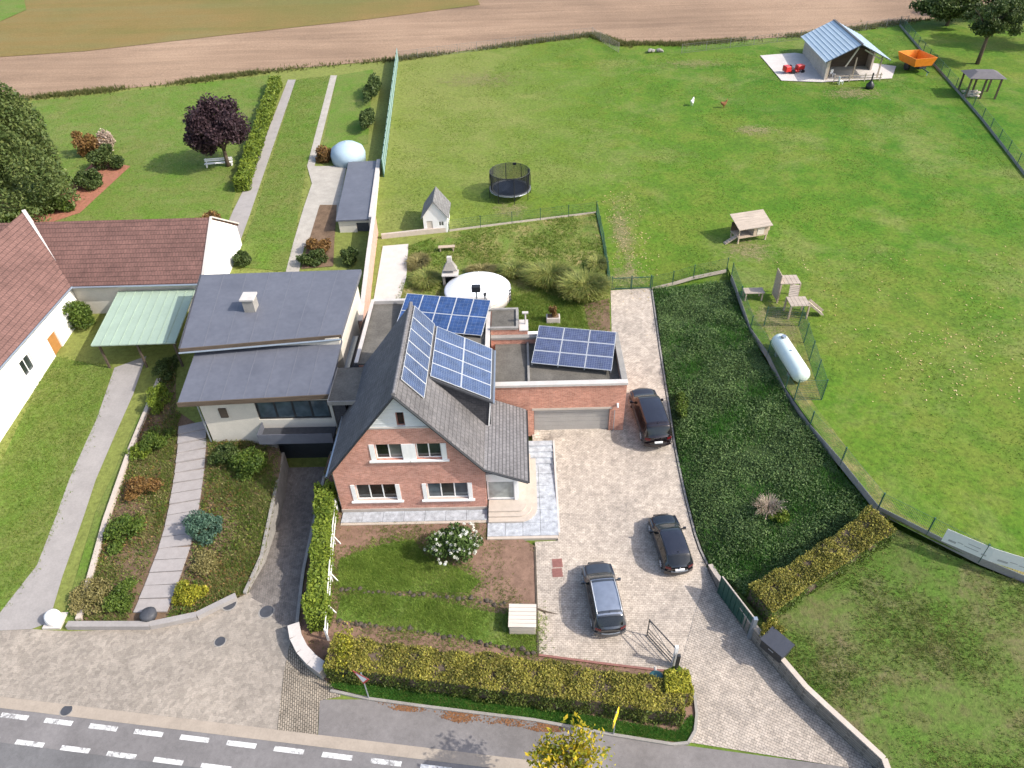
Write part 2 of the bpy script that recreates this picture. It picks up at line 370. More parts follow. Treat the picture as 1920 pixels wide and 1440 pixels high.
def leaf_quads(P, size, N=None, flat=.0):
    n = len(P); d = rng.normal(size=(n, 3))
    if N is not None: d = d*(1-flat)+N*flat*2.0
    d /= np.linalg.norm(d, axis=1)[:, None]+1e-9
    t = np.cross(d, rng.normal(size=(n, 3))); t /= np.linalg.norm(t, axis=1)[:, None]+1e-9; b = np.cross(d, t)
    s_ = (size*rng.uniform(.6, 1.35, n))[:, None]
    V = np.stack([P-t*s_, P-b*s_*.55+d*s_*.12, P+t*s_, P+b*s_*.55+d*s_*.12], 1).reshape(-1, 3)
    return V, np.arange(n*4).reshape(-1, 4)
def blob_pts(c, r, n, shell=.55, lumps=9, lump=.35):
    # points through an uneven crown: a set of overlapping clumps
    c = np.array(c, float); r = np.array(r, float); C_ = []
    for _ in range(lumps):
        v = rng.normal(size=3); v /= np.linalg.norm(v); C_.append(v*rng.uniform(.35, .8))
    C_ = np.array(C_); k = rng.integers(0, lumps, n); v = rng.normal(size=(n, 3)); v /= np.linalg.norm(v, axis=1)[:, None]
    rad = rng.uniform(shell, 1.0, n)[:, None]*lump*rng.uniform(.75, 1.25, lumps)[k][:, None]
    return c+(C_[k]+v*rad)*r
def plant(name, label, cat, base, c, r, n, mat, size=.06, stem=None, stem_mat=None, lumps=14, lump=.38, group=None, foliage='foliage', shell=.5):
    t = thing(name, label, cat, base, 0, group)
    V, F = leaf_quads(blob_pts(c, r, n, shell, lumps, lump), size); raw_obj(foliage, V, F, mat, t)
    m = MB(); b = Vector(base)
    for k in range(stem or 5):
        a = 2*math.pi*k/(stem or 5)+.4; tip = Vector(c)+Vector((math.cos(a)*r[0]*.5, math.sin(a)*r[1]*.5, r[2]*.2))
        m.tube([b+Vector((0, 0, -.05)), (b+tip)/2+Vector((0, 0, .05)), tip], [.03, .02, .008], 5)
    m.build('stem', stem_mat, t)
    return t
# ------------------------------------------------------------------ material library
M = {}
M['meadow'] = grassmat('meadow_grass', [(0.130, 0.167, 0.024), (0.085, 0.162, 0.013), (0.044, 0.127, 0.007)], .035, .30, 3.2, dry=(0.208, 0.205, 0.070), dryamt=.5, mow=(0.203, 0.216, 0.058))
M['lawn'] = grassmat('lawn_grass', [(0.097, 0.134, 0.024), (0.108, 0.175, 0.028), (0.134, 0.204, 0.034)], .12, .7, 7.0, dry=(0.226, 0.204, 0.084), dryamt=.45)
M['lawn_l'] = grassmat('neighbour_lawn_grass', [(0.151, 0.170, 0.043), (0.123, 0.175, 0.033), (0.094, 0.179, 0.018)], .07, .5, 5.0, dry=(0.227, 0.207, 0.085), dryamt=.35)
M['weeds'] = grassmat('weedy_grass', [(0.127, 0.121, 0.046), (0.098, 0.149, 0.028), (0.086, 0.167, 0.021)], .16, .8, 5.0, dry=(0.196, 0.149, 0.086), dryamt=.7)
M['bank'] = grassmat('bank_soil', [(0.048, 0.064, 0.022), (0.056, 0.088, 0.026), (0.072, 0.112, 0.029)], .2, .9, 6.0)
M['rear'] = grassmat('rear_garden_grass', [(0.173, 0.161, 0.049), (0.134, 0.173, 0.037), (0.100, 0.173, 0.024)], .25, .8, 6.0, dry=(0.319, 0.246, 0.110), dryamt=.85)
M['soil'] = plain('mulch_soil', (.20, .125, .09), .4, 2.2, .95, .1, bump=.6)
M['darksoil'] = plain('bed_soil', (.15, .10, .065), .45, 1.4, .95, .1, bump=.6)
M['redsoil'] = plain('red_mulch', (.30, .13, .085), .3, 2.5, .95, .1, bump=.5)
def fieldmat(name, cols, rz, stretch=.08, sc=.35):
    k = NT(name, .95, .1); p = k.pos(scale=(stretch, 1, 1), rz=rz); q = k.pos()
    a = k.noise(p, sc, 6, .7, .3); b = k.noise(q, .03, 4, .6); c = k.noise(q, 3.5, 5, .8)
    cc = k.ramp(a, [(.3, cols[0]), (.5, cols[1]), (.7, cols[2])]); cc = k.mix(.5, cc, k.ramp(b, [(.35, cols[0]), (.52, cols[1]), (.66, cols[2])]))
    cc = k.mix(1.0, cc, k.ramp(c, [(.3, (.75,)*3), (.7, (1.2,)*3)]), 'MULTIPLY'); k.col(cc); k.bump(k.math('ADD', a, c), .7, .12); return k.m
M['tilled'] = fieldmat('tilled_earth', [(.155, .105, .072), (.28, .19, .128), (.38, .265, .18)], R(12))
M['crop'] = fieldmat('stubble_field', [(0.113, 0.131, 0.036), (0.203, 0.142, 0.052), (0.167, 0.163, 0.068)], R(12), .05, .2)
M['drive'] = pavemat('concrete_paver', (0.562, 0.482, 0.403), (0.461, 0.394, 0.332), (0.270, 0.232, 0.192), .22, .11, R(0), .22, .010)
M['drive2'] = pavemat('drive_mouth_setts', (0.519, 0.443, 0.369), (0.432, 0.373, 0.317), (0.232, 0.202, 0.174), .24, .13, R(28), .25, .014)
M['apron'] = pavemat('neighbour_pavers', (.345, .300, .252), (.325, .283, .238), (.290, .252, .212), .22, .11, R(8), .2, .006)
M['ramp'] = pavemat('ramp_setts', (0.230, 0.200, 0.178), (0.195, 0.172, 0.155), (0.137, 0.126, 0.115), .2, .1, R(70), .25, .008)
M['cobble'] = pavemat('kerb_cobbles', (0.410, 0.344, 0.271), (0.328, 0.279, 0.221), (0.107, 0.094, 0.074), .2, .11, R(80), .3, .02)
def asphalt(name, c, n2=.2):
    k = NT(name, .9, .2); p = k.pos(); a = k.noise(p, .35, 6, .7); b = k.noise(p, 4, 5, .7); c2 = k.noise(p, 60, 2, .6)
    cc = k.ramp(a, [(.3, tuple(v*(1-n2) for v in c)), (.7, tuple(v*(1+n2) for v in c))])
    cc = k.mix(1.0, cc, k.ramp(b, [(.3, (.88,)*3), (.7, (1.1,)*3)]), 'MULTIPLY'); cc = k.mix(1.0, cc, k.ramp(c2, [(.3, (.8,)*3), (.7, (1.2,)*3)]), 'MULTIPLY')
    k.col(cc); k.bump(c2, .3, .006); return k.m
M['walkway'] = asphalt('grey_asphalt', (0.184, 0.168, 0.160)); M['road'] = asphalt('road_asphalt', (0.139, 0.135, 0.135)); M['lane'] = asphalt('lane_asphalt', (0.176, 0.164, 0.160))
M['gutter'] = plain('gutter_concrete', (0.328, 0.275, 0.221), .15, 1.2, .9, .2, bump=.3)
M['concrete'] = plain('concrete', (.27, .25, .225), .25, 1.3, .9, .2, bump=.3)
M['palecon'] = plain('pale_concrete', (0.492, 0.451, 0.418), .12, 1.5, .9, .2, bump=.25)
M['path'] = plain('grey_path', (0.295, 0.271, 0.254), .15, 1.0, .9, .2, bump=.3)
M['gpath'] = plain('garden_path_slab', (.36, .33, .285), .2, 1.2, .9, .2, bump=.3)
M['bluestone'] = plain('bluestone', (.37, .385, .41), .5, 3.0, .55, .4, bump=.25)
M['beige'] = plain('beige_stone', (.45, .385, .325), .14, 2.5, .8, .3, bump=.2)
M['plinth'] = plain('plinth_render', (.40, .35, .31), .2, 2.0, .9, .2, bump=.3)
M['brick'] = wallbrick('red_brick', (.62, .31, .24), (.44, .185, .13), (.54, .43, .37))
M['brickold'] = wallbrick('garage_brick', (.61, .29, .205), (.43, .175, .115), (.54, .41, .34), stain=.3)
M['pink'] = wallbrick('pink_brick', (.55, .33, .26), (.48, .28, .22), (.5, .4, .34))
M['white'] = plain('white_paint', (.76, .75, .73), .06, 3, .5, .4, bump=.05)
M['whitepvc'] = plain('white_frame', (.78, .77, .75), .04, 4, .35, .5, bump=0)
M['whitewall'] = plain('white_render', (.78, .76, .72), .06, 1.0, .9, .2, bump=.15)
M['creamwall'] = plain('cream_render', (.58, .53, .45), .1, 1.0, .9, .2, bump=.2)
M['clad'] = plain('grey_white_cladding', (.55, .57, .58), .1, 1.6, .6, .3, bump=.1)
M['rooftile'] = tilemat('grey_roof_tile', (0.154, 0.145, 0.145), (0.123, 0.117, 0.119), .30, .27, 'Y', .35)
M['rooflow'] = tilemat('grey_low_tile', (.19, .182, .185), (.16, .153, .155), .30, .095, 'Y', .22)
M['redtile'] = tilemat('redbrown_tile', (.18, .095, .078), (.15, .08, .066), .25, .22, 'X', .3)
M['redtile2'] = tilemat('redbrown_tile_wing', (.20, .108, .09), (.17, .092, .076), .25, .22, 'Y', .3)
M['slate'] = plain('dark_slate', (.055, .057, .065), .3, 4, .6, .4, bump=.3)
M['slatewall'] = wallbrick('slate_hung_wall', (.062, .062, .070), (.05, .05, .056), (.03, .03, .034), .3, .2, .01)
def seamroof():
    k = NT('grey_membrane_roof', .55, .4); p = k.pos(); a = k.noise(p, .4, 5, .7); b = k.noise(p, 3, 4, .6)
    k.col(k.mix(1.0, k.ramp(a, [(.3, (.095, .10, .122)), (.7, (.125, .13, .155))]), k.ramp(b, [(.3, (.92,)*3), (.7, (1.08,)*3)]), 'MULTIPLY')); return k.m
M['membrane'] = seamroof()
M['bitumen'] = plain('bitumen_roof', (.12, .11, .095), .4, .9, .9, .2, bump=.3)
M['coping'] = plain('coping_stone', (.48, .45, .42), .15, 1.6, .85, .2, bump=.25)
M['dkcoping'] = plain('weathered_coping', (.26, .245, .225), .25, 1.6, .9, .2, bump=.3)
M['zinc'] = plain('zinc', (.42, .46, .50), .12, 3, .35, .5, .7, bump=.05)
M['alu'] = plain('aluminium', (.68, .69, .70), .05, 3, .35, .5, .3, bump=0)
M['dark'] = plain('dark_metal', (.03, .032, .035), .2, 3, .5, .4, bump=.05)
M['black'] = plain('black_plastic', (.018, .019, .022), .2, 4, .4, .4, bump=.05)
M['greenmetal'] = plain('green_coated_steel', (.030, .085, .062), .15, 3, .45, .4, bump=0)
M['palegreen'] = plain('pale_green_sheet', (.30, .38, .30), .1, .8, .5, .35, bump=.05)
M['bluegreen'] = plain('bluegreen_screen', (.21, .31, .29), .15, 2, .6, .3, bump=.1)
M['glass'] = glassmat('window_glass', (.035, .045, .045)); M['glass2'] = glassmat('blind_glass', (.17, .17, .155), .12)
M['glassg'] = glassmat('pale_glass', (.40, .43, .41), .1); M['glassd'] = glassmat('dark_glass', (.012, .013, .014))
M['glassb'] = glassmat('skylight_glass', (.09, .12, .14))
M['pv1'] = pvmat('pv_cells', (.042, .066, .135), .158, .158); M['pv2'] = pvmat('pv_blue_cells', (.028, .062, .165), .3, .3, lw=.02); M['pv3'] = pvmat('pv_cells_garage', (.05, .064, .125), .158, .158)
M['door'] = plain('garage_door_paint', (.33, .31, .285), .12, 1.2, .6, .3, bump=.1)
M['wood'] = woodmat('weathered_wood', (.42, .33, .25), .25); M['woodgrey'] = woodmat('grey_wood', (.36, .30, .245), .25); M['woodpale'] = woodmat('pale_wood', (.55, .49, .42), .16); M['wooddark'] = woodmat('dark_wood', (.10, .075, .055), .3)
M['bark'] = plain('bark', (.12, .09, .065), .35, 5, .95, .1, bump=.8); M['palebark'] = plain('pale_bark', (.42, .38, .33), .25, 6, .9, .1, bump=.5)
M['red'] = plain('red_paint', (.55, .03, .025), .15, 3, .35, .4, bump=.05); M['orange'] = plain('orange_paint', (.72, .22, .02), .18, 2, .5, .3, bump=.1)
M['signwhite'] = plain('sign_white', (.8, .8, .8), .03, 3, .4, .4, bump=0); M['yellow'] = plain('yellow_paint', (.72, .50, .03), .1, 3, .5, .3, bump=0)
M['teal'] = plain('teal_plastic', (.03, .11, .12), .15, 3, .45, .4, bump=.05)
def wornpaint():
    k = NT('road_paint', .75, .2); p = k.pos(); a = k.noise(p, 7, 6, .8); b = k.noise(p, 1.2, 3, .6)
    k.col(k.ramp(k.math('ADD', a, k.math('MULTIPLY', k.math('SUBTRACT', b, .5), .7)), [(.36, (.22, .21, .205)), (.50, (.56, .55, .53)), (.7, (.66, .65, .63))])); return k.m
M['roadpaint'] = wornpaint(); M['seam'] = plain('roof_seam', (.125, .13, .152), .1, 2, .5, .4, bump=0)
M['tank'] = plain('tank_paint', (.66, .74, .68), .07, 1.5, .35, .45, bump=.03)
M['dome'] = plain('white_vinyl', (.84, .84, .84), .03, 1.2, .4, .4, bump=.05)
M['blueroof'] = plain('blue_grey_sheet', (.44, .52, .58), .1, .8, .5, .4, bump=.1)
M['block'] = wallbrick('pale_block', (.50, .44, .38), (.44, .385, .33), (.42, .38, .34), .4, .2, .01)
M['stonewall'] = wallbrick('stone_wall', (.30, .275, .24), (.23, .21, .185), (.16, .15, .13), .35, .16, .02, .35)
M['drystone'] = plain('dry_stone', (.085, .07, .055), .4, 5, .95, .1, bump=.6)
M['net'] = plain('black_netting', (.025, .027, .030), .2, 4, .7, .2, bump=0)
M['banner'] = plain('banner_vinyl', (.72, .70, .66), .06, .8, .5, .3, bump=.05)
M['bannermark'] = plain('banner_print', (.40, .38, .36), .15, 3, .6, .2, bump=0)
M['rust'] = plain('rusty_plate', (.25, .12, .10), .2, 6, .8, .2, bump=.3)
# leaves
L = {}
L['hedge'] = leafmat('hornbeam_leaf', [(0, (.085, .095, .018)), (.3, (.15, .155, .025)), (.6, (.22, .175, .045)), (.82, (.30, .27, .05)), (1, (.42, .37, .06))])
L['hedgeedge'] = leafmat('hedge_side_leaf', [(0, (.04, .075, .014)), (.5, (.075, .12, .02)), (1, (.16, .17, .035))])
L['yellow'] = leafmat('yellow_shoot_leaf', [(0, (.13, .16, .015)), (.5, (.25, .26, .025)), (1, (.48, .42, .045))])
L['thuja'] = leafmat('thuja_spray', [(0, (.07, .12, .015)), (.5, (.13, .19, .02)), (1, (.23, .28, .035))])
L['cover'] = leafmat('groundcover_leaf', [(0, (0.044, 0.082, 0.026)), (.5, (0.074, 0.130, 0.036)), (.85, (0.121, 0.198, 0.055)), (1, (0.210, 0.300, 0.100))])
L['hydr'] = leafmat('hydrangea_leaf', [(0, (.04, .08, .02)), (1, (.11, .17, .04))]); L['flower'] = leafmat('white_petal', [(0, (.62, .62, .52)), (1, (.85, .84, .76))], .6, .2)
L['conifer'] = leafmat('conifer_leaf', [(0, (.035, .065, .018)), (.6, (.065, .10, .026)), (1, (.12, .155, .045))])
L['bigtree'] = leafmat('broad_conifer_leaf', [(0, (.05, .085, .025)), (.6, (.09, .13, .035)), (1, (.17, .20, .06))])
L['purple'] = leafmat('purple_leaf', [(0, (.028, .016, .022)), (.6, (.05, .028, .036)), (1, (.10, .06, .065))])
L['green'] = leafmat('shrub_leaf', [(0, (.045, .085, .015)), (.6, (.085, .14, .022)), (1, (.16, .21, .035))])
L['bluegreen'] = leafmat('bluegreen_leaf', [(0, (.04, .09, .06)), (1, (.11, .19, .13))])
L['russet'] = leafmat('russet_leaf', [(0, (.10, .05, .02)), (.6, (.20, .10, .035)), (1, (.30, .19, .06))])
L['autumn'] = leafmat('street_tree_leaf', [(0, (.10, .16, .02)), (.35, (.22, .28, .03)), (.6, (.50, .42, .03)), (1, (.70, .48, .03))], .5, .35)
L['reed'] = leafmat('ornamental_grass_leaf', [(0, (0.111, 0.163, 0.035)), (.6, (0.207, 0.249, 0.056)), (1, (0.383, 0.363, 0.111))])
L['straw'] = leafmat('straw_grass_leaf', [(0, (0.158, 0.139, 0.043)), (1, (0.302, 0.262, 0.108))])
L['pinkgrass'] = leafmat('pink_plume', [(0, (.36, .27, .20)), (1, (.55, .44, .36))])
L['grass'] = leafmat('grass_blade', [(0, (0.121, 0.207, 0.025)), (.6, (0.207, 0.328, 0.044)), (1, (0.380, 0.466, 0.103))], .6, .5)
L['mgrass'] = leafmat('meadow_blade', [(0, (.10, .19, .018)), (.6, (.16, .25, .03)), (1, (.30, .32, .08))], .6, .5)
L['wgrass'] = leafmat('weed_blade', [(0, (.10, .17, .025)), (.6, (.16, .24, .035)), (.88, (.26, .25, .08)), (1, (.36, .27, .14))], .6, .5)
L['vgrass'] = leafmat('verge_blade', [(0, (0.039, 0.130, 0.018)), (1, (0.091, 0.247, 0.033))], .6, .5)
L['dead'] = leafmat('fallen_leaf', [(0, (.38, .26, .09)), (.6, (.52, .38, .17)), (1, (.62, .50, .28))], .7, .1)

def wornmat(name, c, rx, ry, col):
    # trodden earth that breaks up into the turf around it
    k = NT(name, .95, .1); p = k.pos(); mp = k.n('Mapping'); mp.inputs['Location'].default_value = (-c.x/rx, -c.y/ry, 0); mp.inputs['Scale'].default_value = (1/rx, 1/ry, 0); k.l(p, mp.inputs[0])
    ln = k.n('VectorMath', operation='LENGTH'); k.l(mp.outputs[0], ln.inputs[0]); n = k.noise(p, 1.6, 6, .75); n2 = k.noise(p, 7, 4, .7)
    a = k.math('ADD', k.math('SUBTRACT', .62, ln.outputs['Value']), k.math('MULTIPLY', k.math('SUBTRACT', k.math('ADD', n, k.math('MULTIPLY', n2, .6)), .8), 2.6))
    k.l(k.ramp(a, [(.0, (0, 0, 0)), (.6, (.6,)*3)]), k.b.inputs['Alpha']); k.col(k.ramp(n2, [(.3, tuple(v*.7 for v in col)), (.7, tuple(v*1.25 for v in col))])); return k.m
# ------------------------------------------------------------------ ground
def ground():
    xs = np.concatenate([np.array([-3000, -1500, -700, -350, -200, -140, -110]), np.arange(-90, 72.1, 1.5), np.array([80, 95, 120, 170, 260, 500, 1200, 3000])])
    ys = np.unique(np.concatenate([np.array([-300, -120, -60, -30, -15, -6, 0, 4]), np.arange(7, 62, 1.0), np.arange(62, 130, 2.0), np.array([140, 160, 190, 240, 320, 420, 700, 1200, 2000, 3000]), SLOPE[2:13, 0]]))
    X, Y = np.meshgrid(xs, ys); Z = hgt(X, Y)
    Zm = np.min([hgt(X+dx, Y+dy) for dx in (-2.6, -1.3, 0, 1.3, 2.6) for dy in (-1.6, 0, 1.6)], 0)
    step = (Y < 53.5) & (Y > 4) & ((np.abs(X-ex(Y)) < 3.0) | (np.abs(X-fx(Y)) < 3.2) | ((X > ex(Y)) & (X < fx(Y))) | ((X > -19) & (X < 3.5) & (Y > 21) & (Y < 38))); Z = np.where(step, Zm-.06, Z)
    V = np.column_stack([X.ravel(), Y.ravel(), Z.ravel()])
    nx = len(xs); F = [(j*nx+i, j*nx+i+1, (j+1)*nx+i+1, (j+1)*nx+i) for j in range(len(ys)-1) for i in range(nx-1)]
    o = raw_obj('meadow', V, np.array(F), M['meadow']); o['kind'] = 'structure'
    o.data.polygons.foreach_set('use_smooth', [True]*len(F)); return o
ground()
def poly_back(px): return pxpoly(px)
# far fields
fb = [(-260, 200), (60, 184), (300, 160), (540, 130), (745, 112), (930, 88), (1110, 66), (1165, 84), (1270, 84), (1500, 68), (1700, 42), (1920, 12)]
fbw = pxpoly(fb); top = [(120, 330), (20, 420), (-400, 420), (-420, 130)]
sheet('tilled_field', fbw+[(160, 160), (160, 420), (-420, 420), (-420, fbw[0][1])], M['tilled'], .05, 12)
cl = pxpoly([(-200, 150), (0, 108), (160, 97), (430, 66), (700, 36), (900, 10)])
sheet('stubble_field', cl+[(-20, 240), (60, 420), (-420, 420), (-420, cl[0][1]-4)], M['crop'], .10, 12)
gl = pxpoly([(-150, 70), (0, 42), (50, 20), (40, -30)])
sheet('green_field', gl+[(-130, 300), (-420, 300), (-420, gl[0][1])], M['lawn_l'], .15, 12)
# right side lots
def edge_pts(tab, y0, y1, n=24, dx=0.0): return [(float(np.interp(y, tab[:, 1], tab[:, 0]))+dx, float(y)) for y in np.linspace(y0, y1, n)]
HEDGE_A, HEDGE_B = G(1405, 1150), G(1668, 968)
bank_poly = [(x, y) for x, y in edge_pts(EDGE_E, 25.1, 52.0, 22, .2)]+[(x, y) for x, y in edge_pts(EDGE_F, 52.0, HEDGE_B.y, 20, -.1)]+[(HEDGE_A.x+.4, HEDGE_A.y)]
sheet('planted_bank', bank_poly, M['bank'], .03, 1.0)
lot_poly = [(x, y) for x, y in edge_pts(EDGE_E, 12.0, 24.4, 12, .3)]+[(HEDGE_A.x+.4, HEDGE_A.y)]+[(HEDGE_B.x, HEDGE_B.y)]+[(x, y) for x, y in edge_pts(EDGE_F, HEDGE_B.y-.3, 18.5, 14, -.1)]+[(44, 12)]
sheet('weedy_lot', lot_poly, M['weeds'], .03, 1.0)
sheet('meadow_edge', [(x, y) for x, y in edge_pts(EDGE_F, 53.9, 16.0, 40, .05)]+[(x+7, y) for x, y in edge_pts(EDGE_F, 16.0, 53.9, 30, 0)], M['meadow'], .012, 1.0)
# drive
front_l = [(1290, 1392), (1304, 1350), (1303, 1310), (1292, 1268), (1270, 1244), (1250, 1258), (1010, 1228), (1003, 1016), (1046, 1014)]
dl = pxpoly(front_l)+[(2.06, 30.0), (2.06, 35.5), (.6, 35.55), (.6, 36.6), (6.95, 36.6), (6.95, 44.0)]+pxpoly([(1145, 545)])
dr = [(x, y) for x, y in edge_pts(EDGE_E, float(EDGE_E[-1, 1]), 19.0, 40, -.02)]
sheet('driveway', dl+dr+pxpoly([(1222, 1247)])[0:0]+[(dl[4][0]+.2, dl[4][1]-.1)][0:0], M['drive'], .02, 1.0)
mouth = pxpoly([(1290, 1392), (1304, 1350), (1303, 1310), (1292, 1268), (1275, 1248)])
sheet('drive_mouth', mouth+[(x, y) for x, y in edge_pts(EDGE_E, 25.2, 12.5, 40, -.03)]+pxpoly([(1640, 1448)]), M['drive2'], .034, 1.0)
# street
Pw = lambda *p: pxpoly(p)
street_dir = (G(742, 1431)-G(28, 1343)); street_dir.z = 0; street_dir.normalize(); snorm = Vector((-street_dir.y, street_dir.x, 0))
S0 = G(28, 1343)
def sp(along, across):                      # street coordinates, across > 0 away from the road
    q = S0+street_dir*along+snorm*across; return (q.x, q.y)
sheet('road', [sp(-60, -.35), sp(70, -.35), sp(70, -14), sp(-60, -14)], M['road'], .012, 3)
sheet('cycle_lane', [sp(-60, .30), sp(70, .30), sp(70, -1.28), sp(-60, -1.28)], M['lane'], .02, 3)
sheet('gutter_strip', [sp(-60, .85), sp(70, .85), sp(70, .30), sp(-60, .30)], M['gutter'], .028, 3)
wk = Pw((600, 1312), (690, 1312), (790, 1326), (1000, 1352), (1150, 1380), (1285, 1398))
a0 = (G(597, 1376)-S0).dot(street_dir)
sheet('asphalt_pavement', wk+[tuple(G(1640, 1446).xy), tuple(G(1760, 1470).xy), sp(40, .85), sp(a0, .85)], M['walkway'], .024, 1.5)
a1 = (G(517, 1376)-S0).dot(street_dir)
cob = Pw((600, 1314), (640, 1306), (618, 1282), (588, 1258), (566, 1234), (556, 1196), (546, 1196), (532, 1262))
sheet('cobbled_strip', cob+[sp(a1, .85), sp(a0-.03, .85)], M['cobble'], .03, 1.5)
apron = Pw((532, 1262), (550, 1190), (470, 1110), (440, 1125), (370, 1160), (285, 1178), (130, 1184), (60, 1180), (-40, 1185))
sheet('neighbour_forecourt', apron+[sp(-30, .85), sp(a1+.02, .85)], M['apron'], .02, 1.5)
sheet('neighbour_ramp', [(float(x), float(y)) for x, y in RAMP_L]+[(float(RAMP_L[-1, 0]), RAMP_Y1-.02), (float(RAMP_R[-1, 0]), RAMP_Y1-.02)]+[(float(x), float(y)) for x, y in RAMP_R[::-1]], M['ramp'], .026, 1.0)
for k in range(-2, 13):                     # dashes of the two broken lines
    tag(sheet('road_dash', [sp(k*2.42-.75, .10), sp(k*2.42+.75, .10), sp(k*2.42+.75, -.14), sp(k*2.42-.75, -.14)], M['roadpaint'], .026, 3), kind='structure')
    tag(sheet('road_dash', [sp(k*2.42-1.55, -1.05), sp(k*2.42-.05, -1.05), sp(k*2.42-.05, -1.28), sp(k*2.42-1.55, -1.28)], M['roadpaint'], .026, 3), kind='structure')
# front garden
fg = [(-2.2, 29.0)]+Pw((1003, 1024), (1010, 1228), (1190, 1250), (1245, 1262), (1292, 1268), (1304, 1310), (1304, 1350), (1288, 1395), (1150, 1378), (1000, 1350), (790, 1324), (690, 1310), (618, 1290), (562, 1245))+[(float(x)+.04, float(y)) for x, y in RAMP_R]+[(-12.9, 35.0), (-11.6, 35.0), (-11.6, 29.0)]
sheet('front_garden_soil', fg, M['soil'], .015, 1.0)
lawn_low = Pw((640, 1118), (700, 1112), (800, 1122), (900, 1145), (1002, 1160), (1006, 1222), (880, 1200), (750, 1178), (630, 1162)); sheet('front_lawn_lower', lawn_low, M['lawn'], .03, 1.0)
lawn_up = Pw((636, 1050), (670, 1036), (720, 1020), (775, 1012), (800, 1045), (860, 1066), (900, 1090), (880, 1112), (800, 1110), (720, 1108), (634, 1100)); sheet('front_lawn_upper', lawn_up, M['lawn'], .03, 1.0)
verge = Pw((618, 1288), (640, 1262), (800, 1290), (960, 1318), (1150, 1350), (1270, 1372), (1296, 1340), (1303, 1350), (1288, 1394), (1150, 1376), (1000, 1348), (790, 1322), (690, 1308)); sheet('verge', verge, M['lawn'], .028, 1.0)
# rear garden
rear = Pw((765, 462), (840, 437), (1118, 400), (1140, 480), (1143, 545))+[(6.9, 44.5), (6.9, 42.2), (-11.4, 46.6)]+Pw((765, 500)); sheet('rear_garden', rear, M['rear'], .02, 1.0)
rl = Pw((950, 560), (1010, 545), (1090, 575), (1100, 618))+[(5.6, 43.6), (.5, 44.2)]; sheet('rear_lawn', rl, M['lawn'], .04, 1.0)
sheet('rear_mulch', Pw((1095, 572), (1142, 560))+[(6.9, 44.3), (5.6, 43.6)], M['darksoil'], .045, 1.0)
sheet('rear_path', Pw((718, 462), (766, 458), (762, 520), (750, 562), (700, 566), (708, 520)), M['palecon'], .05, 1.0)
# neighbour's ground
sheet('neighbour_lawn', Pw((-60, 960), (0, 872), (100, 668), (212, 692), (180, 790), (130, 900), (70, 1060), (0, 1150), (-60, 1160)), M['lawn_l'], .03, 1.5)
sheet('neighbour_path', Pw((215, 690), (275, 668), (250, 740), (180, 900), (118, 1080), (92, 1168), (60, 1180), (-40, 1185), (-40, 1152), (0, 1150), (70, 1060), (130, 900), (180, 790)), M['path'], .035, 1.5)
bed = Pw((330, 668), (330, 770), (395, 812))+[(-16.9, 35.3)]+[(float(x)-.04, float(y)) for x, y in RAMP_L[::-1]]+Pw( (440, 1122), (370, 1157), (285, 1172), (140, 1172), (205, 960), (275, 760)); sheet('rockery_bed', bed, M['darksoil'], .04, 1.0)
sheet('neighbour_verge_strip', Pw((265, 770), (300, 720), (215, 930), (145, 1165), (118, 1165), (180, 960)), M['lawn_l'], .045, 1.5)
upper = Pw((60, 190), (300, 165), (508, 140), (470, 260), (425, 430), (300, 425), (110, 425), (40, 420)); sheet('neighbour_back_lawn', upper, M['lawn_l'], .03, 3)
sheet('red_bed', Pw((60, 430), (150, 400), (245, 312), (180, 300), (110, 370), (50, 400)), M['redsoil'], .05, 1.5)
strip = Pw((440, 500), (480, 400), (555, 150), (620, 142), (575, 312), (545, 510)); sheet('strip_lawn', strip, M['lawn_l'], .03, 3)
sheet('gravel_strip', Pw((412, 455), (445, 470), (470, 400), (555, 150), (540, 150), (470, 330)), M['path'], .05, 3)
sheet('garden_path', Pw((535, 515), (560, 515), (600, 345), (590, 312), (632, 142), (620, 142), (576, 312), (585, 345)), M['gpath'], .055, 3)
sheet('shed_patio', Pw((576, 312), (650, 312), (632, 412), (565, 470), (590, 345)), M['gpath'], .05, 2)
sheet('far_strip_lawn', Pw((632, 142), (700, 130), (690, 270), (650, 280), (600, 300)), M['lawn_l'], .03, 3)
sheet('shed_bed', Pw((600, 385), (632, 385), (625, 500), (565, 505)), M['darksoil'], .06, 2)
sheet('stable_pad', Pw((1425, 105), (1490, 100), (1680, 125), (1672, 148), (1540, 155), (1465, 152)), M['palecon'], .08, 3)
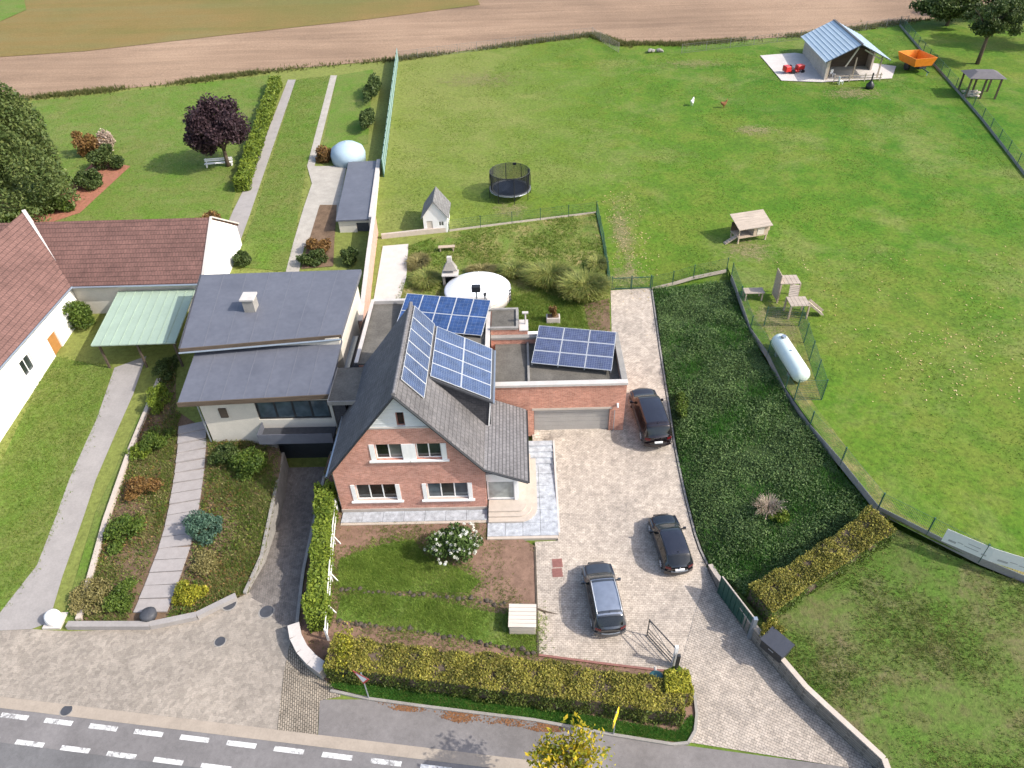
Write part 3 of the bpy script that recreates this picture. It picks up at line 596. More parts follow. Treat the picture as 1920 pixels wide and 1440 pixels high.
# ------------------------------------------------------------------ building helpers
def wall_poly(poly, holes, f3, thick, name, mat, parent):
    """flat wall from a 2D outline with rectangular openings; f3(u, v, d) gives the 3D point, d is depth into the wall"""
    bm = bmesh.new(); bm.faces.new([bm.verts.new((u, v, 0)) for u, v in poly])
    for (u0, u1, v0, v1) in holes:
        for co, no in (((u0, 0, 0), (1, 0, 0)), ((u1, 0, 0), (1, 0, 0)), ((0, v0, 0), (0, 1, 0)), ((0, v1, 0), (0, 1, 0))):
            bmesh.ops.bisect_plane(bm, geom=bm.verts[:]+bm.edges[:]+bm.faces[:], plane_co=co, plane_no=no, dist=1e-5)
    dead = []
    for f in bm.faces:
        c = f.calc_center_median()
        if any(u0 < c.x < u1 and v0 < c.y < v1 for u0, u1, v0, v1 in holes): dead.append(f)
    bmesh.ops.delete(bm, geom=dead, context='FACES')
    m = MB(); bm.verts.index_update(); n = len(bm.verts)
    vs = [f3(v.co.x, v.co.y, 0) for v in bm.verts]+[f3(v.co.x, v.co.y, thick) for v in bm.verts]
    fs = [tuple(v.index for v in f.verts) for f in bm.faces]+[tuple(v.index+n for v in reversed(f.verts)) for f in bm.faces]
    fs += [(e.verts[0].index, e.verts[1].index, e.verts[1].index+n, e.verts[0].index+n) for e in bm.edges if len(e.link_faces) == 1]
    bm.free(); m.add(vs, fs); return m.build(name, mat, parent)
def window(parent, f3, u0, u1, v0, v1, cols, glass, frame=.07, deep=.16, sill=True, surround=.0, mats=None, name='window', mid=None):
    """window set in an opening: frame with mullions, each pane, a sill and an optional pale surround"""
    fm = mats or M['whitepvc']; m = MB()
    def bx(mm, a, b, c, d, e, f):
        P = [f3(a, c, e), f3(b, c, e), f3(b, d, e), f3(a, d, e), f3(a, c, f), f3(b, c, f), f3(b, d, f), f3(a, d, f)]
        mm.add(P, [(3, 2, 1, 0), (4, 5, 6, 7), (0, 1, 5, 4), (1, 2, 6, 5), (2, 3, 7, 6), (3, 0, 4, 7)])
    bx(m, u0, u1, v0, v0+frame, deep, deep+.08); bx(m, u0, u1, v1-frame, v1, deep, deep+.08)
    bx(m, u0, u0+frame, v0+frame, v1-frame, deep, deep+.08); bx(m, u1-frame, u1, v0+frame, v1-frame, deep, deep+.08)
    cw = (u1-u0-frame)/cols
    for k in range(1, cols): bx(m, u0+frame/2+k*cw-frame/2, u0+frame/2+k*cw+frame/2, v0+frame, v1-frame, deep+.005, deep+.075)
    w_ = m.build(name, fm, parent)
    for k in range(cols):
        g = MB(); bx(g, u0+frame+k*cw, u0+k*cw+cw, v0+frame, v1-frame, deep+.03, deep+.045)
        g.build('pane', glass[k % len(glass)], w_)
    if sill:
        s_ = MB(); bx(s_, u0-.12-surround, u1+.12+surround, v0-.10, v0-.003, -.14, deep); s_.build('sill', M['white'], w_)
    if surround:
        for a_, b_ in ((u0-surround, u0-.002), (u1+.002, u1+surround)): s_ = MB(); bx(s_, a_, b_, v0, v1, -.035, deep); s_.build('surround', M['white'], w_)
    return w_
def panel_mesh(w_, h_, mat, name='panel', mode='face'):
    m = MB()
    m.box((-w_/2+.03, -h_/2+.03, 0), (w_/2-.03, h_/2-.03, .035))
    me = bpy.data.meshes.new(name); me.from_pydata(m.v, [], m.f); me.materials.append(mat); return me
def panel_frame_mesh(w_, h_, b=.024):
    m = MB(); m.box((-w_/2, -h_/2, -.005), (w_/2, -h_/2+b, .045)); m.box((-w_/2, h_/2-b, -.005), (w_/2, h_/2, .045))
    m.box((-w_/2, -h_/2+b, -.005), (-w_/2+b, h_/2-b, .045)); m.box((w_/2-b, -h_/2+b, -.005), (w_/2, h_/2-b, .045))
    me = bpy.data.meshes.new('panel_frame'); me.from_pydata(m.v, [], m.f); me.materials.append(M['alu']); return me
def solar_array(name, label, origin, ux, uy, cols, rows, pw, ph, mat, lift=.08, group='solar arrays on the roofs'):
    """origin = lower left corner, ux/uy unit vectors in the plane of the array"""
    t = thing(name, label, 'solar array', origin, 0, group)
    ux, uy = Vector(ux).normalized(), Vector(uy).normalized(); uz = ux.cross(uy).normalized()
    rot = Matrix((ux, uy, uz)).transposed().to_euler()
    pm, fm = panel_mesh(pw-.02, ph-.02, mat), panel_frame_mesh(pw-.02, ph-.02)
    for i in range(cols):
        for j in range(rows):
            p = part('panel', pm, None, t, ux*(pw*(i+.5))+uy*(ph*(j+.5))+uz*lift, rot)
            part('panel_frame', fm, None, p)
    for j in range(rows):
        m = MB(); o = Vector(origin)
        for q in (.25, .75): m.bar(o+uy*ph*(j+q)+uz*(lift-.05), o+uy*ph*(j+q)+ux*pw*cols+uz*(lift-.05), .05, .05)
        m.build('mounting_rail', M['alu'], t)
    return t

# ------------------------------------------------------------------ the red brick house
YF = 29.93
XL, XR, XA = -11.58, -2.41, -7.03
ZE, ZA, ZG = 3.82, 9.72, 7.2
def house():
    H = thing('brick_house', 'red brick gabled house with white window frames and dark grey tiled roof', 'house', (XA, YF, 0))
    ff = lambda u, v, d: (u, YF+d, v)
    k = (ZA-ZE)/(XR-XA); kl = (ZA-ZE)/(XA-XL)
    gl_, gr_ = XA-(ZA-ZG)/kl, XA+(ZA-ZG)/k
    W = [(-10.45, -7.95, 1.05, 2.5), (-6.05, -3.5, 1.05, 2.5), (-8.75, -7.15, 4.6, 5.9), (-6.35, -4.85, 4.6, 5.9)]
    wall_poly([(XL, .28), (XR, .28), (XR, ZE), (gr_, ZG), (gl_, ZG), (XL, ZE)], W, ff, .32, 'front_wall', M['brick'], H)
    wall_poly([(gl_, ZG), (gr_, ZG), (XA, ZA-.02)], [(-7.2, -6.72, 7.28, 8.35)], lambda u, v, d: (u, YF+.02+d, v), .25, 'gable_cladding', M['clad'], H)
    m = MB()
    m.box((gl_+.02, YF-.035, ZG-.06), (gr_-.02, YF+.02, ZG+.06)); m.build('gable_trim', M['coping'], H)
    for q in range(1, 9):                                            # cladding boards
        z = ZG+.07+q*.26; l_, r_ = XA-(ZA-z)/kl+.12, XA+(ZA-z)/k-.12
        if r_-l_ < .5: break
        for (a, b) in (((l_, -7.24), (-6.68, r_)) if z < 8.4 else ((l_, r_),)):
            mm = MB(); mm.box((a, YF+.004, z-.012), (b, YF+.02, z+.012)); mm.build('cladding_joint', M['clad'], H)
    m = MB(); m.box((XL-.03, YF-.05, -.5), (XR+.02, YF+.3, .277)); m.build('plinth', M['plinth'], H)
    window(H, ff, *W[0], 3, [M['glass'], M['glassd'], M['glassd']], surround=.26)
    window(H, ff, *W[1], 3, [M['glassb'], M['glass'], M['glassb']], surround=.26)
    window(H, ff, *W[2], 2, [M['glassd'], M['glass2']], surround=.30)
    window(H, ff, *W[3], 2, [M['glass'], M['glass']], surround=.30)
    m = MB(); m.box((W[2][1]+.302, YF-.03, 4.6), (W[3][0]-.302, YF+.1, 5.9)); m.build('window_mullion_panel', M['white'], H)
    window(H, lambda u, v, d: (u, YF+.02+d, v), -7.2, -6.72, 7.28, 8.35, 1, [M['glassd']], deep=.12, mats=M['rust'], sill=False)
    # side and back walls
    YB = 38.6
    m = MB(); m.box((XL, YF+.32, -.4), (XL+.3, YB, ZE-.15)); m.build('side_wall', M['brick'], H)
    m = MB(); m.box((XR-.3, YF+.32, -.4), (XR, YB, ZE-.15)); m.build('side_wall', M['brick'], H)
    wall_poly([(XL+.3, 0), (XR-.3, 0), (XR-.3, ZE), (XA, ZA-.3), (XL+.3, ZE)], [], lambda u, v, d: (u, YB-.3+d, v), .3, 'back_wall', M['brick'], H)
    # roof slopes
    y0, y1, th = YF-.28, YB+.1, .16
    zl = ZE-.25*kl; 
    rl = MB().slab([(XL-.25, y0, zl+.16), (XA, y0, ZA+.16), (XA, y1, ZA+.16), (XL-.25, y1, zl+.16)], th).build('left_roof_slope', M['rooftile'], H)
    rr = MB().slab([(XA+.002, y0, ZA+.16), (XR, y0, ZE+.16), (XR, y1, ZE+.16), (XA+.002, y1, ZA+.16)], th).build('right_roof_slope', M['rooftile'], H)
    lo = MB().slab([(XR+.002, y0-.02, ZE+.155), (.2, y0-.02, 2.85), (.2, 36.15, 2.85), (XR+.002, 36.15, ZE+.155)], .14).build('porch_roof_slope', M['rooflow'], H)
    m = MB()
    for q in range(20):
        ya = y0+.02+q*.452; m.tube([(XA, ya, ZA+.17), (XA, ya+.46, ZA+.18)], [.13, .12], 8)
    m.build('ridge_tiles', M['rooflow'], rr)
    for nm, a, b in (('verge', (XL-.25, zl), (XA, ZA)), ('verge', (XR, ZE), (XA, ZA)), ('verge', (.2, 2.69), (XR, ZE))):
        m = MB(); m.bar((a[0], y0-.03, a[1]+.07), (b[0], y0-.03, b[1]+.07), .06, .24, (0, 1, 0)); m.v = [(x, y, z) for x, y, z in m.v]; m.build(nm, M['dark'], H)
    m = MB(); m.tube([(XL-.33, y0, zl-.0), (XL-.33, y1, zl-.0)], .085, 8); m.box((XL-.37, y0, zl-.03), (XL-.2, y1, zl+.06)); m.build('gutter', M['zinc'], H)
    m = MB(); m.box((.2, y0, 2.64), (.3, 36.15, 2.76)); m.build('gutter', M['dark'], H)
    m = MB(); m.tube([(XL-.3, YF+.25, zl), (XL-.1, YF+.25, zl-.4), (XL-.1, YF+.25, 0)], .045, 8); m.build('downpipe', M['zinc'], H)
    # shed dormer on the right slope
    dy0, dy1 = 33.5, 38.72
    D = MB().slab([(-5.62, dy0-.15, 8.05), (-1.85, dy0-.15, 5.98), (-1.85, dy1, 5.98), (-5.62, dy1, 8.05)], .16).build('dormer_roof', M['slate'], H)
    for yy in (dy0, dy1-.35):
        m = MB(); m.add([(-5.5, yy, 7.75), (-2.05, yy, 5.9), (-2.25, yy, 3.72), (-5.5, yy+.12, 7.75), (-2.05, yy+.12, 5.9), (-2.25, yy+.12, 3.72)], [(0, 1, 2), (5, 4, 3), (0, 3, 4, 1), (1, 4, 5, 2), (2, 5, 3, 0)]); m.build('dormer_cheek', M['slatewall'], H)
    m = MB(); m.box((-2.25, dy0+.12, 3.9), (-2.08, dy1-.35, 5.86)); m.build('dormer_front', M['slatewall'], H)
    m = MB(); m.box((-1.85, dy0-.15, 5.82), (-1.75, dy1, 5.94)); m.build('dormer_gutter', M['zinc'], H)
    m = MB(); m.bar((-2.02, dy0-.03, 5.85), (-2.2, dy0-.03, 3.9), .08, .05); m.build('dormer_corner_trim', M['white'], H)
    # porch under the low roof
    py = 30.35
    m = MB(); m.box((XR+.01, py, 2.12), (-.55, py+.18, 2.72)); m.box((-.63, py+.18, 0.42), (-.45, 35.9, 2.66)); m.build('porch_wall', M['white'], H)
    m = MB(); m.box((XR+.01, py, .42), (-.42, 36, .46)); m.build('porch_floor', M['bluestone'], H)
    window(H, lambda u, v, d: (u, py+d, v), -2.36, -.62, .46, 2.12, 1, [M['glassg']], frame=.09, deep=.02, sill=False, name='porch_door')
    m = MB(); m.box((-.66, py-.06, .42), (-.44, py+.17, 2.68)); m.build('porch_post', M['whitepvc'], H)
    # left side box with flat roof and slate hung side
    m = MB(); m.box((-12.35, 35.05, .2), (XL-.002, 38.5, 4.78)); m.build('side_annex_wall', M['slatewall'], H)
    m = MB(); m.box((-12.55, 34.9, 4.78), (-10.0, 38.45, 4.98)); f = m.build('side_annex_roof', M['bitumen'], H)
    m = MB(); m.box((-12.6, 34.84, 4.72), (-9.98, 34.9, 5.04)); m.box((-12.61, 34.9, 4.72), (-12.55, 38.45, 5.04)); m.build('roof_edge_trim', M['dkcoping'], f)
    # rear two storey block with flat roof
    m = MB(); m.box((-11.5, 38.72, .3), (-2.3, 46.3, 4.9)); m.build('rear_block_wall', M['brick'], H)
    m = MB(); m.box((-11.2, 38.75, 4.9), (-2.55, 46.1, 5.06)); fr = m.build('rear_flat_roof', M['bitumen'], H)
    for a, b in (((-2.55, 38.9, 4.9), (-2.25, 46.4, 5.34)), ((-11.3, 46.1, 4.9), (-2.55, 46.4, 5.34))):
        m = MB(); m.box(a, b); m.build('parapet_coping', M['coping'], fr)
    m = MB(); m.add([(-12.35, 38.5, 3.4), (-11.32, 38.5, 5.3), (-11.32, 46.2, 5.3), (-12.35, 46.2, 3.4), (-11.2, 38.5, 3.4), (-11.2, 46.2, 3.4), (-11.2, 38.5, 5.3), (-11.2, 46.2, 5.3)], [(0, 1, 2, 3), (0, 4, 6, 1), (3, 2, 7, 5), (1, 6, 7, 2), (0, 3, 5, 4), (4, 5, 7, 6)]); m.build('slate_mansard', M['slatewall'], H)
    m = MB(); m.box((-11.4, 38.5, 5.303), (-11.15, 46.3, 5.38)); m.build('mansard_coping', M['palecon'], H)
    m = MB(); m.box((-12.75, 38.55, 3.3), (-12.36, 44.2, 3.5)); m.build('mansard_gutter', M['zinc'], H)
    m = MB(); m.box((-12.35, 38.52, .2), (-11.5, 46.2, 3.38)); m.build('rear_side_wall', M['plinth'], H)
    return H
house()
kk = (ZA-ZE)/(XR-XA); us = Vector((1, 0, -kk)).normalized()
solar_array('solar_array', 'single column of six solar panels just below the house ridge', (XA+.14, 31.15, ZA+.16-.14*kk), us, (0, 1, 0), 1, 6, 1.86, 1.24, M['pv1'])
ud = Vector((3.77, 0, -2.07)).normalized()
solar_array('solar_array', 'eight solar panels covering the shed dormer roof', (-5.58, dy if (dy := 33.42) else 0, 8.03), ud, (0, 1, 0), 2, 4, 2.02, 1.29, M['pv1'])
ra = R(-11)
def flat_array(label, p, cols, rows, pw, ph, tilt, mat, dark=False):
    ux = Vector((math.cos(ra), math.sin(ra), 0)); uy = Vector((-math.sin(ra)*math.cos(tilt), math.cos(ra)*math.cos(tilt), math.sin(tilt)))
    t = solar_array('solar_array', label, p, ux, uy, cols, rows, pw, ph, mat, .03)
    for i in range(cols+1):
        m = MB(); o = Vector(p)+ux*(pw*i*.98+.05); b = o+uy*ph*rows*.95
        m.bar(o+Vector((0, 0, -.06)), b+Vector((0, 0, -.06)), .05, .06); m.bar(b+Vector((0, 0, -.05)), (b.x, b.y, p[2]-.10), .05, .05)
        m.bar((o.x, o.y, p[2]-.1), (b.x, b.y, p[2]-.1), .06, .06); m.build('support_frame', M['zinc'], t)
    return t
flat_array('ten deep blue solar panels tilted on the rear flat roof', (-9.15, 42.55, 5.26), 5, 2, 1.29, 1.72, R(14), M['pv2'])
flat_array('nine solar panels tilted on the flat garage roof', (.62, 38.75, 4.72), 3, 3, 1.83, 1.16, R(13), M['pv3'])

def garage():
    Y0, Y1, X0, X1, ZT = 36.3, 41.9, -2.2, 6.87, 4.9
    t = thing('garage', 'red brick flat roofed garage with a wide grey door', 'garage', (2.5, Y0, .6))
    f = lambda u, v, d: (u, Y0+d, v)
    wall_poly([(X0, .2), (X1, .2), (X1, ZT-.2), (X0, ZT-.2)], [(.72, 5.88, .1, 2.6)], f, .3, 'front_wall', M['brickold'], t)
    m = MB(); m.box((X1-.3, Y0+.3, .2), (X1, Y1, ZT-.2)); m.build('side_wall', M['brickold'], t)
    m = MB(); m.box((X0, Y1-.3, .2), (X1-.3, Y1, ZT-.2)); m.build('back_wall', M['brickold'], t)
    d = MB(); d.box((.72, Y0+.2, .55), (5.88, Y0+.26, 2.6)); dr_ = d.build('garage_door', M['door'], t)
    for q in range(5):
        m = MB(); m.box((.75, Y0+.17, .60+q*.4), (5.85, Y0+.2, .98+q*.4)); m.build('door_panel', M['door'], dr_)
    m = MB(); m.box((.6, Y0-.03, 2.6), (6.0, Y0+.1, 2.78)); m.build('lintel', M['beige'], t)
    m = MB(); m.box((X0+.3, Y0+.3, 4.1), (X1-.3, Y1-.3, 4.32)); m.build('flat_roof', M['bitumen'], t)
    for nm, a, b, mt in (('coping', (X0, Y0-.08, ZT-.2), (X1+.06, Y0+.34, ZT), M['coping']), ('coping', (X1-.34, Y0+.34, ZT-.2), (X1+.06, Y1+.06, ZT), M['dkcoping']), ('coping', (X0, Y1-.34, ZT-.2), (X1-.34, Y1+.06, ZT), M['dkcoping'])):
        m = MB(); m.box(a, b); m.build(nm, mt, t, bevel=.015)
    m = MB(); m.box((X0+.3, Y0+.34, 4.32), (X1-.34, Y0+.45, 4.62)); m.box((.35, Y0+.45, 4.32), (.5, Y1-.35, 4.5)); m.build('roof_upstand', M['dkcoping'], t)
    m = MB(); m.box((6.3, Y0-.2, 2.95), (6.42, Y0, 3.1)); m.tube([(6.36, Y0-.14, 2.95), (6.36, Y0-.14, 2.85)], [.05, .07], 8); m.build('wall_lamp', M['signwhite'], t)
    m = MB(); m.tube([(6.2, Y0-.05, 2.5), (6.2, Y0-.05, .6)], .03, 6); m.build('downpipe', M['zinc'], t)
    return t
garage()
def roof_room():
    t = thing('roof_room', 'low brick box with grey flat top rising behind the garage roof', 'annex', (-1.2, 42.5, 1.2))
    m = MB(); m.box((-2.2, 41.96, 1.0), (-.25, 44.4, 5.35)); m.build('wall', M['brickold'], t)
    m = MB(); m.box((-.247, 41.97, 1.0), (.45, 43.2, 5.2)); m.build('wall', M['brickold'], t)
    m = MB(); m.box((-2.15, 42.1, 5.35), (-.32, 44.3, 5.4)); m.build('flat_roof', M['bitumen'], t)
    for a, b in (((-2.22, 41.9, 5.35), (-.2, 42.1, 5.52)), ((-2.22, 44.3, 5.35), (-.2, 44.5, 5.52)), ((-.38, 42.1, 5.35), (-.18, 44.3, 5.52))):
        m = MB(); m.box(a, b); m.build('coping', M['dkcoping'], t)
    m = MB(); m.box((-.15, 41.92, 5.2), (.5, 43.25, 5.28)); m.build('coping', M['palecon'], t)
roof_room()
def flue(label, x, y, z, h, cap):
    t = thing('flue_pipe', label, 'flue', (x, y, z), 0, 'flues on the rear roofs')
    MB().tube([(x, y, z-.1), (x, y, z+h)], .06, 8).build('pipe', M['zinc'] if cap != 2 else M['palecon'], t)
    if cap == 0: MB().box((x-.33, y-.2, z+h), (x+.33, y+.2, z+h+.5)).build('cowl', M['black'], t, bevel=.05)
    elif cap == 1: MB().tube([(x, y, z+h-.02), (x, y, z+h+.1), (x+.1, y, z+h+.22)], [.1, .13, .05], 8).build('cowl', M['dark'], t)
    else: MB().box((x-.22, y-.1, z+h), (x+.22, y+.1, z+h+.1)).build('cowl', M['palecon'], t)
flue('thin pole with a black box cowl on the rear flat roof', -3.3, 45.6, 5.06, 1.25, 0)
flue('bent grey pipe standing at the corner of the rear flat roof', -2.65, 45.2, 5.1, 1.1, 1)
flue('twin pale ladder-like pipe beside the low roof room', .3, 42.7, 5.2, 1.0, 2)
# terrace and entrance steps
def terrace():
    t = thing('entrance_terrace', 'bluestone terrace wrapping the foot of the brick house', 'terrace', (-2, 29, 0))
    cells = []
    for i in range(7):
        for j in range(1): cells.append((-11.55+i*1.31, 29.05, -11.55+i*1.31+1.29, 29.86))
    for i in range(4):
        for j in range(8):
            x0 = -2.35+i*1.09; y0_ = 27.75+j*1.02
            if x0+1.0 < 1.9-.05+.2: cells.append((x0, y0_, x0+1.07, y0_+1.0))
    for (a, b, c, d) in cells:
        m = MB(); m.box((a, b, -.35), (c, d, .05+random.uniform(-.003, .003))); m.build('slab', M['bluestone'], t)
    m = MB(); m.box((-11.55, 28.85, -.4), (-2.36, 29.04, .02)); m.build('edging', M['beige'], t)
    m = MB(); m.box((-2.36, 27.55, -.4), (1.95, 27.74, .02)); m.build('edging', M['beige'], t)
    for k in range(3):                     # rounded entrance steps
        r_ = 1.2-.34*k; pts = [(-2.3, 30.34), (-2.3, 29.9-r_*.95)]
        x2, yb = -.45, 29.9
        pts += [(x2+r_*math.sin(a), yb-r_*.95*math.cos(a)) for a in np.linspace(0, math.pi/2, 7)]+[(x2+r_, 34.5), (-.44, 34.5), (-.44, 30.34)]
        m = MB(); m.prism(pts, .05+.12*k, .05+.12*(k+1)); m.build('step', M['beige'], t)
    for k in range(4):                     # steps up towards the garage
        m = MB(); m.box((.3, 33.7+k*.45, -.1), (1.95, 34.15+k*.45, .15+.12*k)); m.build('step', M['bluestone'], t)
terrace()
def retaining(name, label, pts, zb, zt, th, mat, cap=None, capname='coping'):
    t = thing(name, label, 'wall', (pts[0][0], pts[0][1], zb[0]))
    for i in range(len(pts)-1):
        p, q = Vector((*pts[i], 0)), Vector((*pts[i+1], 0)); d = (q-p).normalized(); n = Vector((-d.y, d.x, 0))*th/2
        P = [(p-n), (q-n), (q+n), (p+n)]
        m = MB(); m.prism([(v.x, v.y) for v in P], [zb[i], zb[i+1], zb[i+1], zb[i]], [zt[i], zt[i+1], zt[i+1], zt[i]]); m.build('wall_section', mat, t)
        if cap:
            n2 = n*1.25; P = [(p-n2), (q-n2), (q+n2), (p+n2)]
            m = MB(); m.prism([(v.x, v.y) for v in P], [zt[i]+.002, zt[i+1]+.002, zt[i+1]+.002, zt[i]+.002], [zt[i]+.07, zt[i+1]+.07, zt[i+1]+.07, zt[i]+.07]); m.build(capname, cap, t)
    return t
retaining('retaining_wall', 'low wall holding the drive above the bluestone terrace', [(2.04, 28.0), (2.04, 30.0), (2.04, 33.0), (2.04, 35.5)], [-.3]*4, [-.03, .04, .23, .53], .12, M['palecon'])
# ------------------------------------------------------------------ ramp walls
def line_wall(name, label, pts, top, bot, th, mat, cap=None):
    return retaining(name, label, [tuple(p) for p in pts], bot, top, th, mat, cap)
for nm, tab, lb, dx in (('retaining_wall', RAMP_L, 'curved low wall between the neighbour rockery and the sunken ramp', -.1), ('retaining_wall', RAMP_R, 'wall between the sunken ramp and the thuja hedge', .1)):
    ys = np.linspace(tab[0, 1], RAMP_Y1, 14); xs = np.interp(ys, tab[:, 1], tab[:, 0])+dx
    line_wall(nm, lb, list(zip(xs.tolist(), ys.tolist())), [float(base_s(min(y, 30)))+.22 for y in ys], [float(base_s(y))-1.9 for y in ys], .18, M['concrete'])

# ------------------------------------------------------------------ the neighbour's grey house
def grey_house():
    t = thing('grey_roof_house', 'cream house with two stepped dark grey membrane roofs', 'house', (-18, 36, 0))
    ff = lambda u, v, d: (u, 36.0+d, v)
    wall_poly([(-21.6, -.5), (-12.75, -.5), (-12.75, 4.95), (-21.6, 4.95)], [(-17.9, -12.95, 2.55, 4.2), (-17.3, -12.95, -.6, 1.5)], ff, .3, 'front_wall', M['creamwall'], t)
    window(t, ff, -17.9, -12.95, 2.55, 4.2, 4, [M['glassb']], frame=.14, deep=.08, mats=M['dark'], sill=False)
    m = MB(); m.box((-17.3, 36.25, -1.7), (-12.95, 36.3, 1.5)); m.build('garage_door', M['dark'], t)
    m = MB(); m.box((-17.75, 34.75, 1.62), (-12.8, 36.0, 1.8)); b = m.build('balcony', M['slate'], t)
    m = MB(); m.box((-17.75, 34.7, 1.5), (-12.8, 34.75, 2.35)); m.build('balcony_front', M['membrane'], b)
    m = MB(); m.box((-17.8, 34.7, 1.5), (-17.75, 36.0, 2.35)); m.build('balcony_front', M['membrane'], b)
    m = MB(); m.box((-21.6, 36.3, -.3), (-21.3, 48.0, 4.95)); m.build('side_wall', M['creamwall'], t)
    m = MB(); m.box((-20.4, 35.9, 2.9), (-19.9, 36.0, 3.7)); m.build('wall_lamp', M['wooddark'], t)
    m = MB(); m.box((-22.5, 40.6, .3), (-12.75, 48.3, 5.9)); m.build('upper_wall', M['creamwall'], t)
    lo = MB().slab([(-22.4, 35.1, 5.0), (-12.62, 35.6, 5.0), (-12.72, 41.2, 5.42), (-22.9, 41.0, 5.42)], .28).build('lower_roof', M['membrane'], t)
    up = MB().slab([(-23.5, 39.6, 6.05), (-12.6, 40.8, 6.05), (-12.4, 48.9, 6.5), (-24.9, 48.7, 6.5)], .34).build('upper_roof', M['membrane'], t)
    for nm, a, b, p in (('fascia', (-22.43, 35.07, 4.86), (-12.6, 35.57, 4.86), lo), ('fascia', (-23.53, 39.56, 5.9), (-12.58, 40.76, 5.9), up)):
        m = MB(); m.bar(a, b, .07, .36); m.build(nm, M['wooddark'], p)
    m = MB(); m.bar((-23.56, 39.6, 5.92), (-24.96, 48.7, 6.37), .07, .36); m.build('fascia', M['slate'], up)
    for k in range(1, 7):
        f = k/7; m = MB(); m.bar((-22.4+9.78*f, 35.1+.5*f, 5.008), (-22.9+10.18*f, 41.0+.2*f, 5.428), .07, .022); m.build('roof_seam', M['seam'], lo)
        m = MB(); m.bar((-23.5+10.9*f, 39.6+1.2*f, 6.058), (-24.9+12.5*f, 48.7+.2*f, 6.508), .07, .022); m.build('roof_seam', M['seam'], up)
    m = MB(); m.tube([(-23.6, 39.45, 5.78), (-12.6, 40.65, 5.78)], .07, 8); m.build('gutter', M['zinc'], up)
    m = MB(); m.tube([(-21.75, 36.05, 4.8), (-21.75, 35.95, .0)], .05, 8); m.build('downpipe', M['zinc'], lo)
    m = MB(); m.box((-20.1, 43.6, 6.1), (-19.3, 44.5, 7.25)); c = m.build('chimney', M['dkcoping'], up)
    m = MB(); m.box((-20.2, 43.5, 7.25), (-19.2, 44.6, 7.37)); m.build('chimney_cap', M['coping'], c)
grey_house()
def farmhouse():
    t = thing('white_farmhouse', 'white rendered farmhouse with long red-brown tiled roofs', 'house', (-31, 50, 1))
    ye, yr, yb, xg = 50.2, 55.4, 60.4, -25.9
    m = MB(); m.box((-42, ye+.4, .8), (xg-.3, ye+.7, 4.95)); m.build('wall', M['creamwall'], t)
    wall_poly([(ye+.4, .8), (yb-.4, .8), (yb-.4, 4.9), (yr, 7.95), (ye+.4, 4.9)], [], lambda u, v, d: (xg-d, u, v), .3, 'gable_wall', M['whitewall'], t)
    MB().slab([(-46, ye, 4.9), (xg+.02, ye, 4.9), (xg+.02, yr, 8.05), (-46, yr, 8.05)], .18).build('roof_slope', M['redtile'], t)
    MB().slab([(-46, yr+.002, 8.05), (xg+.02, yr+.002, 8.05), (xg+.02, yb, 4.9), (-46, yb, 4.9)], .18).build('roof_slope', M['redtile'], t)
    m = MB(); m.bar((xg+.06, ye, 4.95), (xg+.06, yr, 8.1), .18, .12); m.bar((xg+.06, yr, 8.1), (xg+.06, yb, 4.95), .18, .12); m.build('verge', M['palecon'], t)
    m = MB(); m.tube([(-38, ye-.06, 4.75), (xg, ye-.06, 4.75)], .08, 8); m.build('gutter', M['zinc'], t)
    # wing towards the street
    xe, xr = -36.6, -42.0
    fw = lambda u, v, d: (xe-.3-d, u, v)
    wall_poly([(27, -.6), (50.5, -.6), (50.5, 4.9), (27, 4.9)], [(41.6, 43.0, 2.2, 3.6), (45.3, 46.5, .9, 3.1), (34.4, 36.0, 2.2, 3.6)], fw, .3, 'wing_wall', M['whitewall'], t)
    window(t, fw, 41.6, 43.0, 2.2, 3.6, 2, [M['glass']]); window(t, fw, 34.4, 36.0, 2.2, 3.6, 2, [M['glass']])
    m = MB(); m.box((xe-.5, 45.3, .9), (xe-.42, 46.5, 3.1)); m.build('door', plain('brown_door', (.36, .17, .05), .15, 3, .6, .3, bump=.1), t)
    MB().slab([(xe, 26.5, 4.9), (xr, 26.5, 8.6), (xr, 56.4, 8.6), (xe, 50.6, 4.9)], .18).build('wing_roof', M['redtile2'], t)
    MB().slab([(xr-.002, 26.5, 8.6), (xr-5.4, 26.5, 4.9), (xr-5.4, 60, 4.9), (xr-.002, 56.4, 8.6)], .18).build('wing_roof', M['redtile2'], t)
    m = MB(); m.bar((xe+.02, 50.6, 4.97), (xr, 56.4, 8.68), .3, .1); m.build('valley_flashing', M['palecon'], t)
    m = MB(); m.tube([(xe+.06, 26.6, 4.78), (xe+.06, 50.4, 4.78)], .08, 8); m.build('gutter', M['zinc'], t)
farmhouse()
def carport():
    t = thing('carport', 'open carport with a pale green sheet roof beside the farmhouse', 'carport', (-29.4, 47, .9))
    MB().slab([(-32.3, 43.4, 3.75), (-26.0, 43.5, 3.75), (-26.7, 50.5, 4.15), (-33.0, 50.4, 4.15)], .08).build('roof', M['palegreen'], t)
    for k in range(10):
        a = k/9; m = MB(); m.bar((-32.3+6.3*a, 43.4, 3.775), (-33.0+6.3*a, 50.4, 4.175), .05, .04); m.build('roof_rib', M['palegreen'], t)
    for x, y in ((-32, 43.8), (-29.1, 43.8), (-26.3, 43.8), (-32.6, 50), (-26.9, 50)):
        m = MB(); m.box((x-.07, y-.07, h1(x, y)-.1), (x+.07, y+.07, 3.7)); m.build('post', M['wooddark'], t)
    m = MB(); m.bar((-32.3, 43.6, 3.62), (-26.0, 43.7, 3.62), .1, .16); m.build('beam', M['wooddark'], t)
carport()
